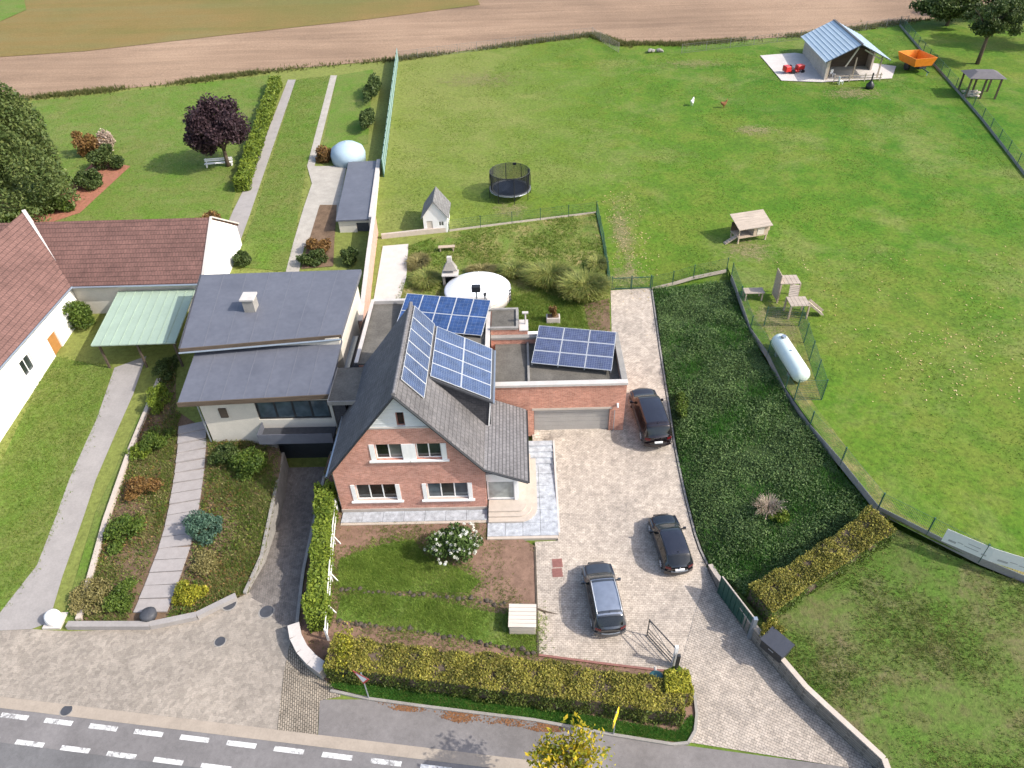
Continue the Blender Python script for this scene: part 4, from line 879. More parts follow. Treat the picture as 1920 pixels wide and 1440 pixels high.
def garden_shed():
    t = thing('garden_shed', 'long white shed with a grey membrane roof along the boundary', 'shed', (-15.3, 61.6, 3))
    f = lambda u, v, d: (u, 61.6+d, v)
    wall_poly([(-16.95, 2.2), (-13.7, 2.2), (-13.7, 4.35), (-16.95, 4.35)], [(-15.3, -14.1, 2.2, 4.1)], f, .2, 'front_wall', M['creamwall'], t)
    m = MB(); m.box((-15.3, 61.75, 2.2), (-14.1, 61.8, 4.1)); d = m.build('door', M['slate'], t)
    m = MB(); m.box((-15.2, 61.72, 2.3), (-14.65, 61.75, 3.1)); m.build('door_panel', M['red'], d)
    m = MB(); m.prism([(-16.95, 61.8), (-16.75, 61.8), (-17.95, 75), (-18.15, 75)], 2.6, 4.3); m.build('side_wall', M['creamwall'], t)
    m = MB(); m.prism([(-13.9, 61.8), (-13.7, 61.8), (-14.9, 75), (-15.1, 75)], 2.6, 4.6); m.build('side_wall', M['creamwall'], t)
    MB().slab([(-17.1, 61.4, 4.5), (-14.0, 61.4, 4.55), (-15.2, 75.2, 4.55), (-18.3, 75.2, 4.5)], .14).build('roof', M['membrane'], t)
    m = MB(); m.prism([(-14.0, 61.4), (-13.6, 61.4), (-14.8, 75.2), (-15.2, 75.2)], 4.3, 4.72); m.build('roof_edge', M['palecon'], t)
garden_shed()
# pale-blue round tent behind the shed
c = G(655, 302); t = thing('round_tent', 'pale blue rounded tent standing behind the long shed', 'tent', c)
MB().lathe([(1.85, 0), (1.9, .9), (1.7, 1.5), (1.0, 1.95), (.2, 2.15)], 20, c).build('canopy', plain('pale_blue_fabric', (.36, .46, .53), .1, 1.5, .6, .3, bump=.1), t, True)
m = MB(); m.tube([c+Vector((0, 0, 2.1)), c+Vector((0, 0, 2.3))], .05, 6); m.build('finial', M['alu'], t)
# pink boundary wall from the house to the shed
bw = [(-12.55, 46.3), (-12.85, 50.5), (-13.15, 55.5), (-13.45, 61.4)]
retaining('boundary_wall', 'tall pinkish brick boundary wall beside the pale rear path', bw, [float(base_s(y))-.3 for x, y in bw], [float(base_s(y))+1.9 for x, y in bw], .28, M['pink'], M['palecon'])
lowp = [tuple(G(a, b).xy) for a, b in ((716, 447), (770, 441), (838, 434))]
retaining('low_wall', 'low pinkish wall between the rear path and the playhouse', lowp, [h1(*p)-.2 for p in lowp], [h1(*p)+.45 for p in lowp], .25, M['beige'])
# rockery step path
def step_path():
    px = [(362, 795), (361, 840), (356, 890), (349, 935), (340, 985), (328, 1030), (312, 1075), (297, 1115), (283, 1150)]
    P = [G(a, b) for a, b in px]; t = thing('step_path', 'pale stepped stone path climbing through the rockery', 'path', P[-1])
    L_ = [0]
    for i in range(len(P)-1): L_.append(L_[-1]+(P[i+1]-P[i]).length)
    n = 17
    for k in range(n):
        s_ = L_[-1]*(k+.5)/n; i = max(j for j in range(len(P)-1) if L_[j] <= s_); f = (s_-L_[i])/(L_[i+1]-L_[i]); p = P[i].lerp(P[i+1], f); d = (P[i+1]-P[i]); ang = math.atan2(d.y, d.x)
        z = h1(p.x, p.y)+.05+.02*(k % 2); m = MB(); m.box((p.x-L_[-1]/n*.5, p.y-.95, z-.3), (p.x+L_[-1]/n*.46, p.y+.95, z+.06), ang+random.uniform(-.02, .02)); m.build('step', plain_step, t)
plain_step = plain('step_stone', (.32, .29, .275), .15, 2, .9, .2, bump=.3)
step_path()
fw_ = [tuple(G(a, b).xy) for a, b in ((130, 1176), (285, 1176), (372, 1158), (445, 1122))]
retaining('low_wall', 'low pale front wall along the foot of the rockery', fw_, [h1(*p)-.2 for p in fw_], [h1(*p)+.35 for p in fw_], .35, M['path'])
sw_ = [tuple(G(a, b).xy) for a, b in ((150, 1165), (200, 980), (245, 850), (300, 715))]
retaining('low_wall', 'narrow pale stone edging along the left side of the rockery', sw_, [h1(*p)-.2 for p in sw_], [h1(*p)+.3 for p in sw_], .3, M['beige'])
# curved white wall at the corner of the front garden
cw_ = [tuple(G(a, b).xy) for a, b in ((556, 1185), (560, 1208), (572, 1232), (590, 1252), (612, 1268))]
retaining('curved_wall', 'curved white rendered wall end beside the clipped hedge', cw_, [h1(*p)-.2 for p in cw_], [h1(*p)+.75 for p in cw_], .5, M['concrete'], M['palecon'])
# retaining wall of the right lot, with pale coping stones
ys = np.linspace(25.3, 12.6, 16); wp = [(float(ex(y))+.12, float(y)) for y in ys]
def top_h(x, y): return h1(x+.35, y)
tw = retaining('retaining_wall', 'grey wall with pale coping holding up the weedy lot beside the drive mouth', wp, [float(base_s(y))-.3 for y in ys], [max(top_h(*p)+.10, float(base_s(p[1]))+.15) for p in wp], .22, M['stonewall'], M['beige'])
# kerb along the bank
ys = np.linspace(51.9, 25.5, 26); kp = [(float(ex(y))+.08, float(y)) for y in ys]
retaining('drive_kerb', 'concrete kerb between the paved drive and the planted bank', kp, [float(base_s(y))-.2 for y in ys], [float(base_s(y))+.09 for y in ys], .12, M['concrete'])
# wall that edges the front garden beside the drive
gp = [tuple(G(a, b).xy) for a, b in ((1003, 1026), (1006, 1120), (1009, 1226))]
retaining('garden_kerb', 'dark kerb between the front garden and the paved drive', gp, [h1(*p)-.2 for p in gp], [h1(*p)+.06 for p in gp], .1, M['drystone'])
gp = [tuple(G(a, b).xy) for a, b in ((1010, 1229), (1130, 1245), (1248, 1259))]
retaining('garden_kerb', 'brown brick edging between the clipped hedge and the paved drive', gp, [h1(*p)-.2 for p in gp], [h1(*p)+.08 for p in gp], .12, M['rust'])
# verge kerb by the pavement
gp = [tuple(G(a, b).xy) for a, b in ((620, 1296), (690, 1311), (790, 1325), (1000, 1351), (1150, 1379), (1262, 1397), (1290, 1394), (1303, 1372), (1306, 1340), (1302, 1305), (1290, 1268))]
retaining('verge_kerb', 'concrete kerb curving round the grass verge under the clipped hedge', gp, [h1(*p)-.2 for p in gp], [h1(*p)+.12 for p in gp], .14, M['concrete'])
# rows of dry stones across the front garden
def stone_row(label, px, n):
    P = [G(a, b) for a, b in px]; t = thing('stone_row', label, 'stone edging', P[0])
    for k in range(n):
        f = k/(n-1)*(len(P)-1); i = min(int(f), len(P)-2); p = P[i].lerp(P[i+1], f-i); r = random.uniform(.07, .19)
        bm = bmesh.new(); bmesh.ops.create_icosphere(bm, subdivisions=1, radius=r)
        for v in bm.verts: v.co += Vector((random.uniform(-1, 1), random.uniform(-1, 1), random.uniform(-1, 1)))*r*.22; v.co.z *= .65
        me = bpy.data.meshes.new('stone'); bm.to_mesh(me); bm.free(); me.materials.append(M['drystone'])
        part('stone', me, None, t, Vector((p.x, p.y, h1(p.x, p.y)+.05))-P[0]+Vector((random.uniform(-.08, .08), random.uniform(-.13, .13), random.uniform(-.06, .02))), (0, 0, random.uniform(0, 6)))
stone_row('row of dark stones along the foot of the lower front lawn', [(632, 1166), (700, 1172), (800, 1186), (900, 1206), (1002, 1224)], 42)
stone_row('row of dark stones between the two front lawns', [(640, 1106), (720, 1112), (800, 1114), (900, 1128), (985, 1140)], 38)
# ------------------------------------------------------------------ fences
def post_mesh(h, r=.03, cap=True):
    m = MB(); m.box((-r, -r, -.1), (r, r, h))
    if cap: m.box((-r*1.3, -r*1.3, h), (r*1.3, r*1.3, h+.02))
    me = bpy.data.meshes.new('post'); me.from_pydata(m.v, [], m.f); return me
def fence(name, label, pts, h, spacing, mat, wire=.0065, vs=.09, plinth=None, ph=.25, dz=0.0, group='mesh fences'):
    """mesh fence along ground points: every post, every bay of wire mesh and every plinth board is a part"""
    P = [Vector((p[0], p[1], h1(p[0], p[1])+dz)) for p in pts]; t = thing(name, label, 'fence', P[0], 0, group)
    pm = post_mesh(h+.05); pm.materials.append(mat)
    nodes = [P[0]]
    for i in range(len(P)-1):
        L_ = (P[i+1]-P[i]).length; n = max(1, round(L_/spacing))
        for k in range(1, n+1):
            q = P[i].lerp(P[i+1], k/n); nodes.append(Vector((q.x, q.y, h1(q.x, q.y)+dz)))
    for q in nodes: part('post', pm, None, t, q-P[0])
    for a, b in zip(nodes[:-1], nodes[1:]):
        d = b-a; L_ = d.length; V = []; F = []; z0 = ph if plinth else .03
        def w_(p, q, r):
            n = len(V); u = (q-p).normalized(); s_ = u.cross(Vector((.3, .5, .81))).normalized()*r; s2 = u.cross(s_).normalized()*r
            for o in (p, q): V.extend([o+s_, o-s_*.5+s2*.87, o-s_*.5-s2*.87])
            F.extend([(n, n+1, n+4, n+3), (n+1, n+2, n+5, n+4), (n+2, n, n+3, n+5)])
        nz = max(4, int((h-z0)/.2))
        for k in range(nz+1): w_(a+Vector((0, 0, z0+(h-z0)*k/nz)), b+Vector((0, 0, z0+(h-z0)*k/nz)), wire*(1.6 if k in (0, nz) else 1.0))
        nv = max(3, int(L_/vs))
        for k in range(1, nv): p = a+d*k/nv; w_(p+Vector((0, 0, z0)), p+Vector((0, 0, h)), wire*.8)
        me = bpy.data.meshes.new('mesh_panel'); me.from_pydata([tuple(v-P[0]) for v in V], [], F); me.materials.append(mat)
        part('mesh_panel', me, None, t)
        if plinth:
            m = MB(); m.bar(a+Vector((0, 0, ph/2-.1)), b+Vector((0, 0, ph/2-.1)), .05, ph+.2); m.build('plinth_board', plinth, t)
    return t
gm = M['greenmetal']
fp = [(float(fx(y)), float(y)) for y in np.linspace(52.2, float(fx is None) if False else 23.2, 9)]
fence('meadow_fence', 'green mesh fence with plinth boards curving along the edge of the meadow above the bank', fp, 1.35, 2.5, gm, plinth=M['concrete'], ph=.3, vs=.08)
fp2 = [(float(fx(y)), float(y)) for y in (23.2, 21.8, 20.6)]
fence('meadow_fence', 'green mesh fence continuing behind the white banner', fp2, 1.35, 3, gm, plinth=M['concrete'], ph=.3, vs=.12)
fence('garden_fence', 'green mesh fence on a pale plinth between the drive gate and the bank corner', [G(1222, 541).xy, G(1300, 520).xy, G(1362, 507).xy], 1.15, 2.4, gm, plinth=M['beige'], ph=.12)
fence('garden_fence', 'green mesh fence on a pale plinth across the back of the rear garden', [G(842, 434).xy, G(960, 419).xy, G(1118, 400).xy], 1.15, 2.5, gm, plinth=M['beige'], ph=.2)
fence('garden_fence', 'green mesh fence down the side of the rear garden towards the drive gate', [G(1118, 400).xy, G(1131, 460).xy, G(1143, 543).xy], 1.2, 2.5, gm, plinth=M['greenmetal'], ph=.15)
bf = [G(a, b).xy for a, b in ((746, 114), (930, 91), (1110, 68), (1160, 98))]
fence('pasture_fence', 'dark wire fence on weathered posts along the tilled field', bf, 1.25, 3.0, M['dkcoping'], .012, .35)
bf = [G(a, b).xy for a, b in ((1278, 100), (1500, 74), (1700, 46))]
fence('pasture_fence', 'thin wire fence behind the blue roofed stable', bf, 1.2, 4.0, M['dkcoping'], .012, .45)
bf = [G(a, b).xy for a, b in ((1686, 48), (1730, 100), (1775, 150), (1840, 225), (1925, 335))]
fence('pasture_fence', 'green wire fence with a low dark plinth beside the gazebo', bf, 1.3, 3.0, gm, .009, .15, plinth=M['dkcoping'], ph=.3)
def screen_fence():
    P = [G(720, 332), G(733, 225), G(747, 114)]; t = thing('screen_fence', 'pale blue-green screen fence along the left edge of the meadow', 'fence', P[0])
    for i in range(2):
        n = 8
        for k in range(n):
            a, b = P[i].lerp(P[i+1], k/n), P[i].lerp(P[i+1], (k+.97)/n); a.z = h1(a.x, a.y); b.z = h1(b.x, b.y)
            m = MB(); m.bar(a+Vector((0, 0, .95)), b+Vector((0, 0, .95)), .05, 1.7); m.build('screen_panel', M['bluegreen'], t)
            m = MB(); m.box((a.x-.05, a.y-.05, a.z-.1), (a.x+.05, a.y+.05, a.z+1.95)); m.build('post', gm, t)
screen_fence()
# tank cage
tc = [G(a, b) for a, b in ((1432, 612), (1497, 612), (1540, 750), (1488, 752))]
fence('tank_cage', 'green mesh cage around the pale gas tank', [tc[0].xy, tc[1].xy, tc[2].xy, tc[3].xy], 1.7, 2.2, gm, .008, .1)
# drive gate at the back of the drive
def back_gate():
    a, b = G(1147, 544), G(1219, 541); t = thing('meadow_gate', 'dark green double gate closing the back end of the drive', 'gate', a)
    for k in (0, .5, 1):
        p = a.lerp(b, k); m = MB(); m.box((p.x-.05, p.y-.05, p.z-.1), (p.x+.05, p.y+.05, p.z+1.3)); m.build('post', gm, t)
    for k in (0, .5):
        p, q = a.lerp(b, k+.03), a.lerp(b, k+.47)
        m = MB()
        for z in (.12, 1.15): m.bar(p+Vector((0, 0, z)), q+Vector((0, 0, z)), .05, .05)
        for u in np.linspace(0, 1, 13): s_ = p.lerp(q, u); m.bar(s_+Vector((0, 0, .12)), s_+Vector((0, 0, 1.15)), .018, .018)
        m.build('gate_leaf', gm, t)
back_gate()
# driveway gates at the street end
def street_gate():
    hinge = G(1262, 1246); t = thing('drive_gate', 'open slatted metal gate leaf standing in front of the grey car', 'gate', hinge)
    end = G(1213, 1192); m0 = MB(); m0.box((hinge.x-.08, hinge.y-.08, hinge.z-.1), (hinge.x+.08, hinge.y+.08, hinge.z+1.75)); m0.build('hinge_post', M['whitepvc'], t)
    up_ = lambda p, z: p+Vector((0, 0, z))
    for z, w_ in ((.12, .05), (.42, .03), (.72, .03), (1.5, .05)):
        m = MB(); m.bar(up_(hinge, z), up_(end, z), w_, w_); m.build('rail', M['dark'], t)
    m = MB(); m.bar(up_(end, .05), up_(end, 1.55), .05, .05); m.build('end_stile', M['dark'], t)
    for u, z0, z1 in ((.0, .72, 1.5), ):
        m = MB(); m.bar(up_(hinge, .42), up_(end, 1.45), .03, .03); m.build('brace', M['dark'], t)
    m = MB(); m.box((hinge.x+.05, hinge.y-.3, hinge.z), (hinge.x+.2, hinge.y-.14, hinge.z+1.3)); m.build('motor_box', M['dark'], t)
street_gate()
def side_gate():
    a, b = G(1348, 1112), G(1404, 1190); a.x += .3; b.x += .3; z = max(a.z, b.z)
    t = thing('solid_gate', 'solid dark green gate leaf folded back against the bank', 'gate', (b.x, b.y, float(base_s(b.y))))
    z0 = float(base_s(b.y))+.1; m = MB(); m.bar((a.x-.35, a.y, z0+.8), (b.x-.35, b.y, z0+.8), .05, 1.5); m.build('gate_leaf', M['greenmetal'], t)
    m = MB(); m.bar((a.x-.35, a.y, z0+1.58), (b.x-.35, b.y, z0+1.58), .07, .06); m.build('top_rail', M['beige'], t)
    for k in range(9):
        p = Vector((a.x, a.y, 0)).lerp(Vector((b.x, b.y, 0)), k/8); m = MB(); m.box((p.x-.41, p.y-.03, z0+.05), (p.x-.375, p.y+.03, z0+1.55)); m.build('gate_rib', M['greenmetal'], t)
    m = MB(); m.box((b.x-.42, b.y-.28, z0-.3), (b.x-.22, b.y-.08, z0+1.75)); m.build('gate_post', M['zinc'], t)
side_gate()
# white garden rail
def white_rail():
    px = [(634, 958), (628, 1020), (623, 1090), (619, 1150), (616, 1200)]; P = [G(a, b) for a, b in px]; t = thing('white_fence', 'white post and rail fence beside the thuja hedge', 'fence', P[0])
    P = [Vector((p.x, p.y, h1(p.x, p.y))) for p in P]
    for p in P: m = MB(); m.box((p.x-.05, p.y-.05, p.z-.1), (p.x+.05, p.y+.05, p.z+1.1)); m.build('post', M['whitepvc'], t)
    for p, q in zip(P[:-1], P[1:]):
        for z in (.45, 1.0): m = MB(); m.bar(p+Vector((0, 0, z)), q+Vector((0, 0, z)), .05, .11); m.build('rail', M['whitepvc'], t)
    for p in P[1:4]: m = MB(); m.bar(p+Vector((0, 0, .9)), p+Vector((.35, 0, .0)), .05, .05); m.build('brace', M['whitepvc'], t)
white_rail()

# ------------------------------------------------------------------ hedges
def hedge(name, label, ax0, ax1, wd, h0, n, lm, zf=None, side=None, size=.055, tops=.62, rough=.24, round_end=False):
    """clipped hedge from ax0 to ax1 (ground points): leaf faces over top and sides, with a twiggy core"""
    a, b = Vector(ax0), Vector(ax1); d = b-a; L_ = Vector((d.x, d.y, 0)).length; u = Vector((d.x, d.y, 0)).normalized(); v = Vector((-u.y, u.x, 0))
    t = thing(name, label, 'hedge', a)
    def pts(k, face):
        s = rng.uniform(0, L_, k)
        if face == 'top': x = rng.uniform(-wd/2, wd/2, k); z = np.full(k, h0)+rng.normal(0, .05, k)+np.where(rng.uniform(0, 1, k) < .06, rng.uniform(0, .22, k), 0)
        else:
            sg = -1 if face == 'near' else 1; z = h0*rng.uniform(0.02, 1, k); x = sg*wd/2*(1-.06*z/h0)+rng.normal(0, .05, k)
        wob = rough*(np.sin(s*1.7)+np.sin(s*3.9+1)+np.sin(s*.6+2))/3
        z = z+wob*.6*(z/h0); x = x+wob*.5*np.sign(x)*(np.abs(x) > wd*.4)
        P = np.outer(s, np.array(u))+np.outer(x, np.array(v))+np.array([a.x, a.y, 0]); P[:, 2] = hgt(P[:, 0], P[:, 1])+z
        return P
    P1 = pts(int(n*tops), 'top'); P2 = np.vstack([pts(int(n*(1-tops)/2), 'near'), pts(int(n*(1-tops)/2), 'far')])
    e_ = int(n*.03); ends = []
    for s0 in (0.0, L_):
        x = rng.uniform(-wd/2, wd/2, e_); z = rng.uniform(0, h0, e_); Q = np.outer(np.full(e_, s0)+rng.normal(0, .03, e_), np.array(u))+np.outer(x, np.array(v))+np.array([a.x, a.y, 0]); Q[:, 2] = hgt(Q[:, 0], Q[:, 1])+z; ends.append(Q)
    P2 = np.vstack([P2]+ends)
    def thin(P):
        g = np.sin(P[:, 0]*2.7+1)*np.sin(P[:, 1]*3.1+P[:, 2]*4)+np.sin(P[:, 0]*6.1)*np.sin(P[:, 1]*5.3+2)*.8+rng.normal(0, .45, len(P)); return P[g > -.85]
    P1, P2 = thin(P1), thin(P2)
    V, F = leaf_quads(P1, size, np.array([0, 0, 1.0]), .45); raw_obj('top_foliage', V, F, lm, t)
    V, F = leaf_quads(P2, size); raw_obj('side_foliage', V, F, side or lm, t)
    m = MB(); nb = max(2, int(L_/1.2)); w2 = wd/2-.1
    for k in range(nb):
        p, q = a+u*(L_*k/nb), a+u*(L_*(k+1)/nb); poly = [(p-v*w2), (q-v*w2), (q+v*w2), (p+v*w2)]
        m.prism([(w_.x, w_.y) for w_ in poly], [h1(w_.x, w_.y)-.1 for w_ in poly], [h1(w_.x, w_.y)+h0-.1 for w_ in poly])
    bm_o = m.build('twig_core', M['bark'] if lm is not L['thuja'] else M['hcore'], t)
    return t
M['hcore'] = plain('hedge_core', (.035, .05, .015), .3, 6, .95, .1, bump=.6)
# front hedge: runs along the street and turns up at the drive
ha, hb = G(625, 1240), G(1282, 1335); ha.z = hb.z = 0
def at_h(a, b, hh): p = G(a, b, hh); return Vector((p.x, p.y, 0))
h_a, h_b = at_h(617, 1220, 1.35), at_h(1282, 1306, 1.35)
hd = (h_b-h_a).normalized(); hn = Vector((-hd.y, hd.x, 0))
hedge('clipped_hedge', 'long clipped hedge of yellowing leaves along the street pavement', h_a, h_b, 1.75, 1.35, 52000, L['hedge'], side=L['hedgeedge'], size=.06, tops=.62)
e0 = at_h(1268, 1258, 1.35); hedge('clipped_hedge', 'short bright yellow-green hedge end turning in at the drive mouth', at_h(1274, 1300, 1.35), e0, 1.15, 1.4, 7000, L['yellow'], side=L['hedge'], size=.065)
yp = at_h(645, 1215, 1.45); tag(thing('yellow_shoots', 'tuft of bright yellow shoots growing out of the long hedge by the white fence', 'plant', (yp.x, yp.y, h1(yp.x, yp.y)+1.3)))
yo = bpy.data.objects['yellow_shoots']; V, F = leaf_quads(np.array([yp.x, yp.y, h1(yp.x, yp.y)+1.4])+rng.normal(size=(900, 3))*np.array([.22, .5, .14]), .07); raw_obj('foliage', V, F, L['yellow'], yo)
V, F = leaf_quads(np.array([yp.x, yp.y, h1(yp.x, yp.y)+1.3])+rng.normal(size=(200, 3))*np.array([.2, .4, .1]), .06); raw_obj('inner_foliage', V, F, L['hedge'], yo)
# hedge across the right lot
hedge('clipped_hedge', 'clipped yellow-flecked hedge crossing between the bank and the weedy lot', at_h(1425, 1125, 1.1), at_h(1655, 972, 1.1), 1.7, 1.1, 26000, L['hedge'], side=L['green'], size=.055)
# thuja hedge
tp = [at_h(608, 905, 1.9), at_h(588, 1150, 1.7)]
hedge('thuja_hedge', 'bright green feathery thuja hedge beside the sunken ramp', tp[0], tp[1], .95, 1.75, 15000, L['thuja'], size=.10, tops=.45, rough=.3)
# ------------------------------------------------------------------ cars
def car_section(prof, s):
    """prof: list of stations (s, half width, belt z, top half width, top z); s from 0 tail to 1 nose"""
    ss = [p[0] for p in prof]; return [float(np.interp(s, ss, [p[k] for p in prof])) for k in range(1, 5)]
def car_point(prof, Lc, s, v, out=0.0):
    w_, zb, wt, zt = car_section(prof, s)
    ring = [(w_*.90, .20), (w_*.985, .34), (w_, .58), (w_*.985, zb-.05), (w_*.955, zb), (wt+.03, zt-.085), (wt-.03, zt-.03), (wt*.6, zt+.005), (0.0, zt+.02)]
    vv = [0, .10, .22, .36, .42, .68, .74, .88, 1.0]
    x = float(np.interp(v, vv, [r[0] for r in ring])); z = float(np.interp(v, vv, [r[1] for r in ring]))
    # nose and tail are rounded in plan
    e = abs(s-.5)*2; fr = max(0.0, (e-.80)/.20); y = (s-.5)*Lc
    y -= math.copysign(1, s-.5)*fr*fr*(.40 if s > .5 else .22)*(x/max(w_, .01))**2.4
    return Vector((x, y, z))
def car(name, label, loc, rz, prof, Lc, body, glasscuts, wheel_r=.33, wheels=(.19, .81), roofmat=None, rails=False, plate=True, badge=True, dark_red=False):
    t = thing(name, label, 'car', loc, rz, 'cars parked on the drive')
    S = np.linspace(0, 1, 61); vset = np.array([0, .05, .10, .16, .22, .29, .36, .42, .50, .59, .68, .71, .74, .81, .88, .94, 1.0])
    m = MB(); n = len(vset)*2-1; idx = []
    for s in S:
        right = [car_point(prof, Lc, s, v) for v in vset]; ring = [Vector((-p.x, p.y, p.z)) for p in right]+right[::-1][1:]
        idx.append(ring)
    m.add([p for r_ in idx for p in r_], [(i*n+k, i*n+k+1, (i+1)*n+k+1, (i+1)*n+k) for i in range(len(S)-1) for k in range(n-1)])
    m.f += [tuple(range(n)), tuple((len(S)-1)*n+k for k in range(n))][::1]
    b = m.build('body', body, t, True, False)
    md = b.modifiers.new('edge', 'EDGE_SPLIT'); md.split_angle = R(38)
    m = MB(); w0 = prof[len(prof)//2][1]; m.box((-w0*.88, -Lc*.46, .16), (w0*.88, Lc*.46, .3)); m.build('underbody', M['black'], t, False, False)
    def patch(nm, s0, s1, v0, v1, mat, both=False, off=.012, ns=10, nv=7, fn=None):
        for sg in ((1, -1) if both else (0,)):
            q = MB(); V = []
            for s in np.linspace(s0, s1, ns):
                row = []
                vs_ = np.linspace(v0, v1, nv) if sg else np.concatenate([np.linspace(v0, v1, nv), [2]])
                if sg:
                    for v in vs_:
                        vv = v; p = car_point(prof, Lc, s, vv); p = Vector((p.x+off, p.y, p.z+off*.4)); row.append(Vector((p.x*sg, p.y, p.z)))
                else:
                    rp = [car_point(prof, Lc, s, v) for v in np.linspace(v0, v1, nv)]
                    row = [Vector((-p.x, p.y, p.z+off)) for p in rp]+[Vector((p.x, p.y, p.z+off)) for p in rp[::-1][1:]]
                    if s0 < .5: row = [Vector((p.x, p.y-off, p.z)) for p in row]
                    else: row = [Vector((p.x, p.y+off, p.z)) for p in row]
                V.append(row)
            k_ = len(V[0]); q.add([p for r_ in V for p in r_], [(i*k_+j, i*k_+j+1, (i+1)*k_+j+1, (i+1)*k_+j) for i in range(ns-1) for j in range(k_-1)])
            q.build(nm, mat, t, True, False)
    rw, ws, sd = glasscuts['rear'], glasscuts['front'], glasscuts['side']
    patch('rear_window', rw[0], rw[1], .735, 1.0, M['glassd']); patch('windscreen', ws[0], ws[1], .735, 1.0, M['carglass'])
    for s0, s1 in sd: patch('side_window', s0, s1, .44, .665, M['glassd'], True)
    if roofmat: patch('roof_panel', rw[1]+.015, ws[0]-.015, .745, 1.0, roofmat, off=.006)
    for s in wheels:
        w_ = car_section(prof, s)[0]
        for sg in (-1, 1):
            y = (s-.5)*Lc; x = sg*(w_-.10)
            q = MB(); pr = [(.0, -.1), (wheel_r*.9, -.1), (wheel_r, -.07), (wheel_r, .07), (wheel_r*.9, .1), (0, .1)]
            q.add([(x+z, y+r_*math.cos(a), wheel_r+r_*math.sin(a)) for r_, z in pr for a in np.linspace(0, 2*math.pi, 20, endpoint=False)], [(i*20+k, i*20+(k+1) % 20, (i+1)*20+(k+1) % 20, (i+1)*20+k) for i in range(5) for k in range(20)])
            wh = q.build('wheel', M['black'], t, True, False)
            q = MB()
            for k in range(10):
                a = 2*math.pi*k/10; q.bar((x+sg*.105, y, wheel_r), (x+sg*.105, y+wheel_r*.62*math.cos(a), wheel_r+wheel_r*.62*math.sin(a)), .05, .02, (1, 0, 0))
            q.tube([(x+sg*.09, y, wheel_r), (x+sg*.11, y, wheel_r)], wheel_r*.2, 10); q.build('rim', M['alu'], wh, False, False)
            q = MB(); q.add([(x+sg*.02+z, y+(wheel_r+.05)*math.cos(a)*f, wheel_r+(wheel_r+.05)*math.sin(a)*f) for f, z in ((1.0, sg*.085), (.9, sg*.085)) for a in np.linspace(0, math.pi, 14)], [(k, k+1, 15+k, 14+k) for k in range(13)]); q.build('wheel_arch', M['black'], t, True, False)
    wm = car_section(prof, glasscuts['mirror'])
    for sg in (-1, 1):
        y = (glasscuts['mirror']-.5)*Lc; q = MB(); q.box((sg*(wm[0]-.03)-.02*sg, y-.03, wm[1]-.02), (sg*(wm[0]+.06), y+.03, wm[1]+.03)); x0, x1 = sorted((sg*(wm[0]+.05), sg*(wm[0]+.22))); q.box((x0, y-.05, wm[1]-.03), (x1, y+.05, wm[1]+.13)); q.build('mirror', body, t, False, False)
    tl = car_section(prof, .02); y = -Lc/2; nl = car_section(prof, .97)
    def strip(nm, x0, x1, z0, z1, off, mat, front=False, n=9):
        # piece wrapped round the curved nose or tail
        w_ = nl[0] if front else tl[0]; kx = .40 if front else .22; q = MB(); V = []
        for d_ in (0.0, .06):
            for z in (z0, z1):
                for x in np.linspace(x0, x1, n):
                    yy = Lc/2-kx*min(1.0, abs(x)/w_)**2.4+off-d_; V.append((x, yy if front else -yy, z))
        fs = []
        for a, b in ((0, 1), (1, 3), (3, 2), (2, 0)): fs += [(a*n+k, a*n+k+1, b*n+k+1, b*n+k) for k in range(n-1)]
        fs += [(0, n, 3*n, 2*n), (n-1, 2*n-1, 4*n-1, 3*n-1)]
        q.add(V, fs); q.build(nm, mat, t, False, False)
    for sg in (-1, 1):
        a_, b_ = sorted((sg*tl[0]*.62, sg*tl[0]*.98)); strip('tail_light', a_, b_, tl[1]-.22, tl[1]-.07, .014, M['taillight'])
        a_, b_ = sorted((sg*nl[0]*.55, sg*nl[0]*.92)); strip('headlight', a_, b_, nl[1]-.22, nl[1]-.10, .0, M['headlight'], True)
    strip('rear_bumper', -tl[0]*1.02, tl[0]*1.02, .27, .50, .06, body, False, 15); strip('bumper_trim', -tl[0]*.6, tl[0]*.6, .50, .52, .055, M['zinc'] if not dark_red else M['dark'])
    strip('front_bumper', -nl[0]*1.0, nl[0]*1.0, .24, .46, .05, body, True, 15)
    if plate: q = MB(); q.box((-.27, y-.04, .60), (.27, y+.03, .72)); q.build('number_plate', M['signwhite'], t, False, False)
    if badge: q = MB(); q.tube([(0, y-.03, tl[1]-.10), (0, y+.02, tl[1]-.10)], .055, 12); q.build('badge', M['alu'], t, False, False)
    q = MB(); nn = car_section(prof, .985); q.box((-nn[0]*.6, Lc/2-.1, .42), (nn[0]*.6, Lc/2+.005, .62)); q.build('grille', M['black'], t, False, False)
    if rails:
        for sg in (-1, 1):
            pts = []
            for s in np.linspace(rw[1]+.03, ws[0]-.03, 8): p = car_point(prof, Lc, s, .74); pts.append((sg*(p.x-.0), p.y, p.z+.05))
            q = MB(); q.tube(pts, .022, 6); q.build('roof_rail', M['alu'], t, True, False)
    q = MB(); q.tube([(0, (rw[1]+.04-.5)*Lc, car_section(prof, rw[1]+.05)[3]+.02), (0, (rw[1]+.025-.5)*Lc, car_section(prof, rw[1]+.05)[3]+.09)], [.03, .01], 6); q.build('aerial', M['black'], t, False, False)
    return t
M['carglass'] = glassmat('windscreen_glass', (.05, .062, .066), .05)
M['taillight'] = plain('tail_light_red', (.10, .008, .010), .2, 8, .2, .5, bump=0); M['headlight'] = plain('headlight_lens', (.55, .56, .58), .1, 8, .15, .5, bump=0)
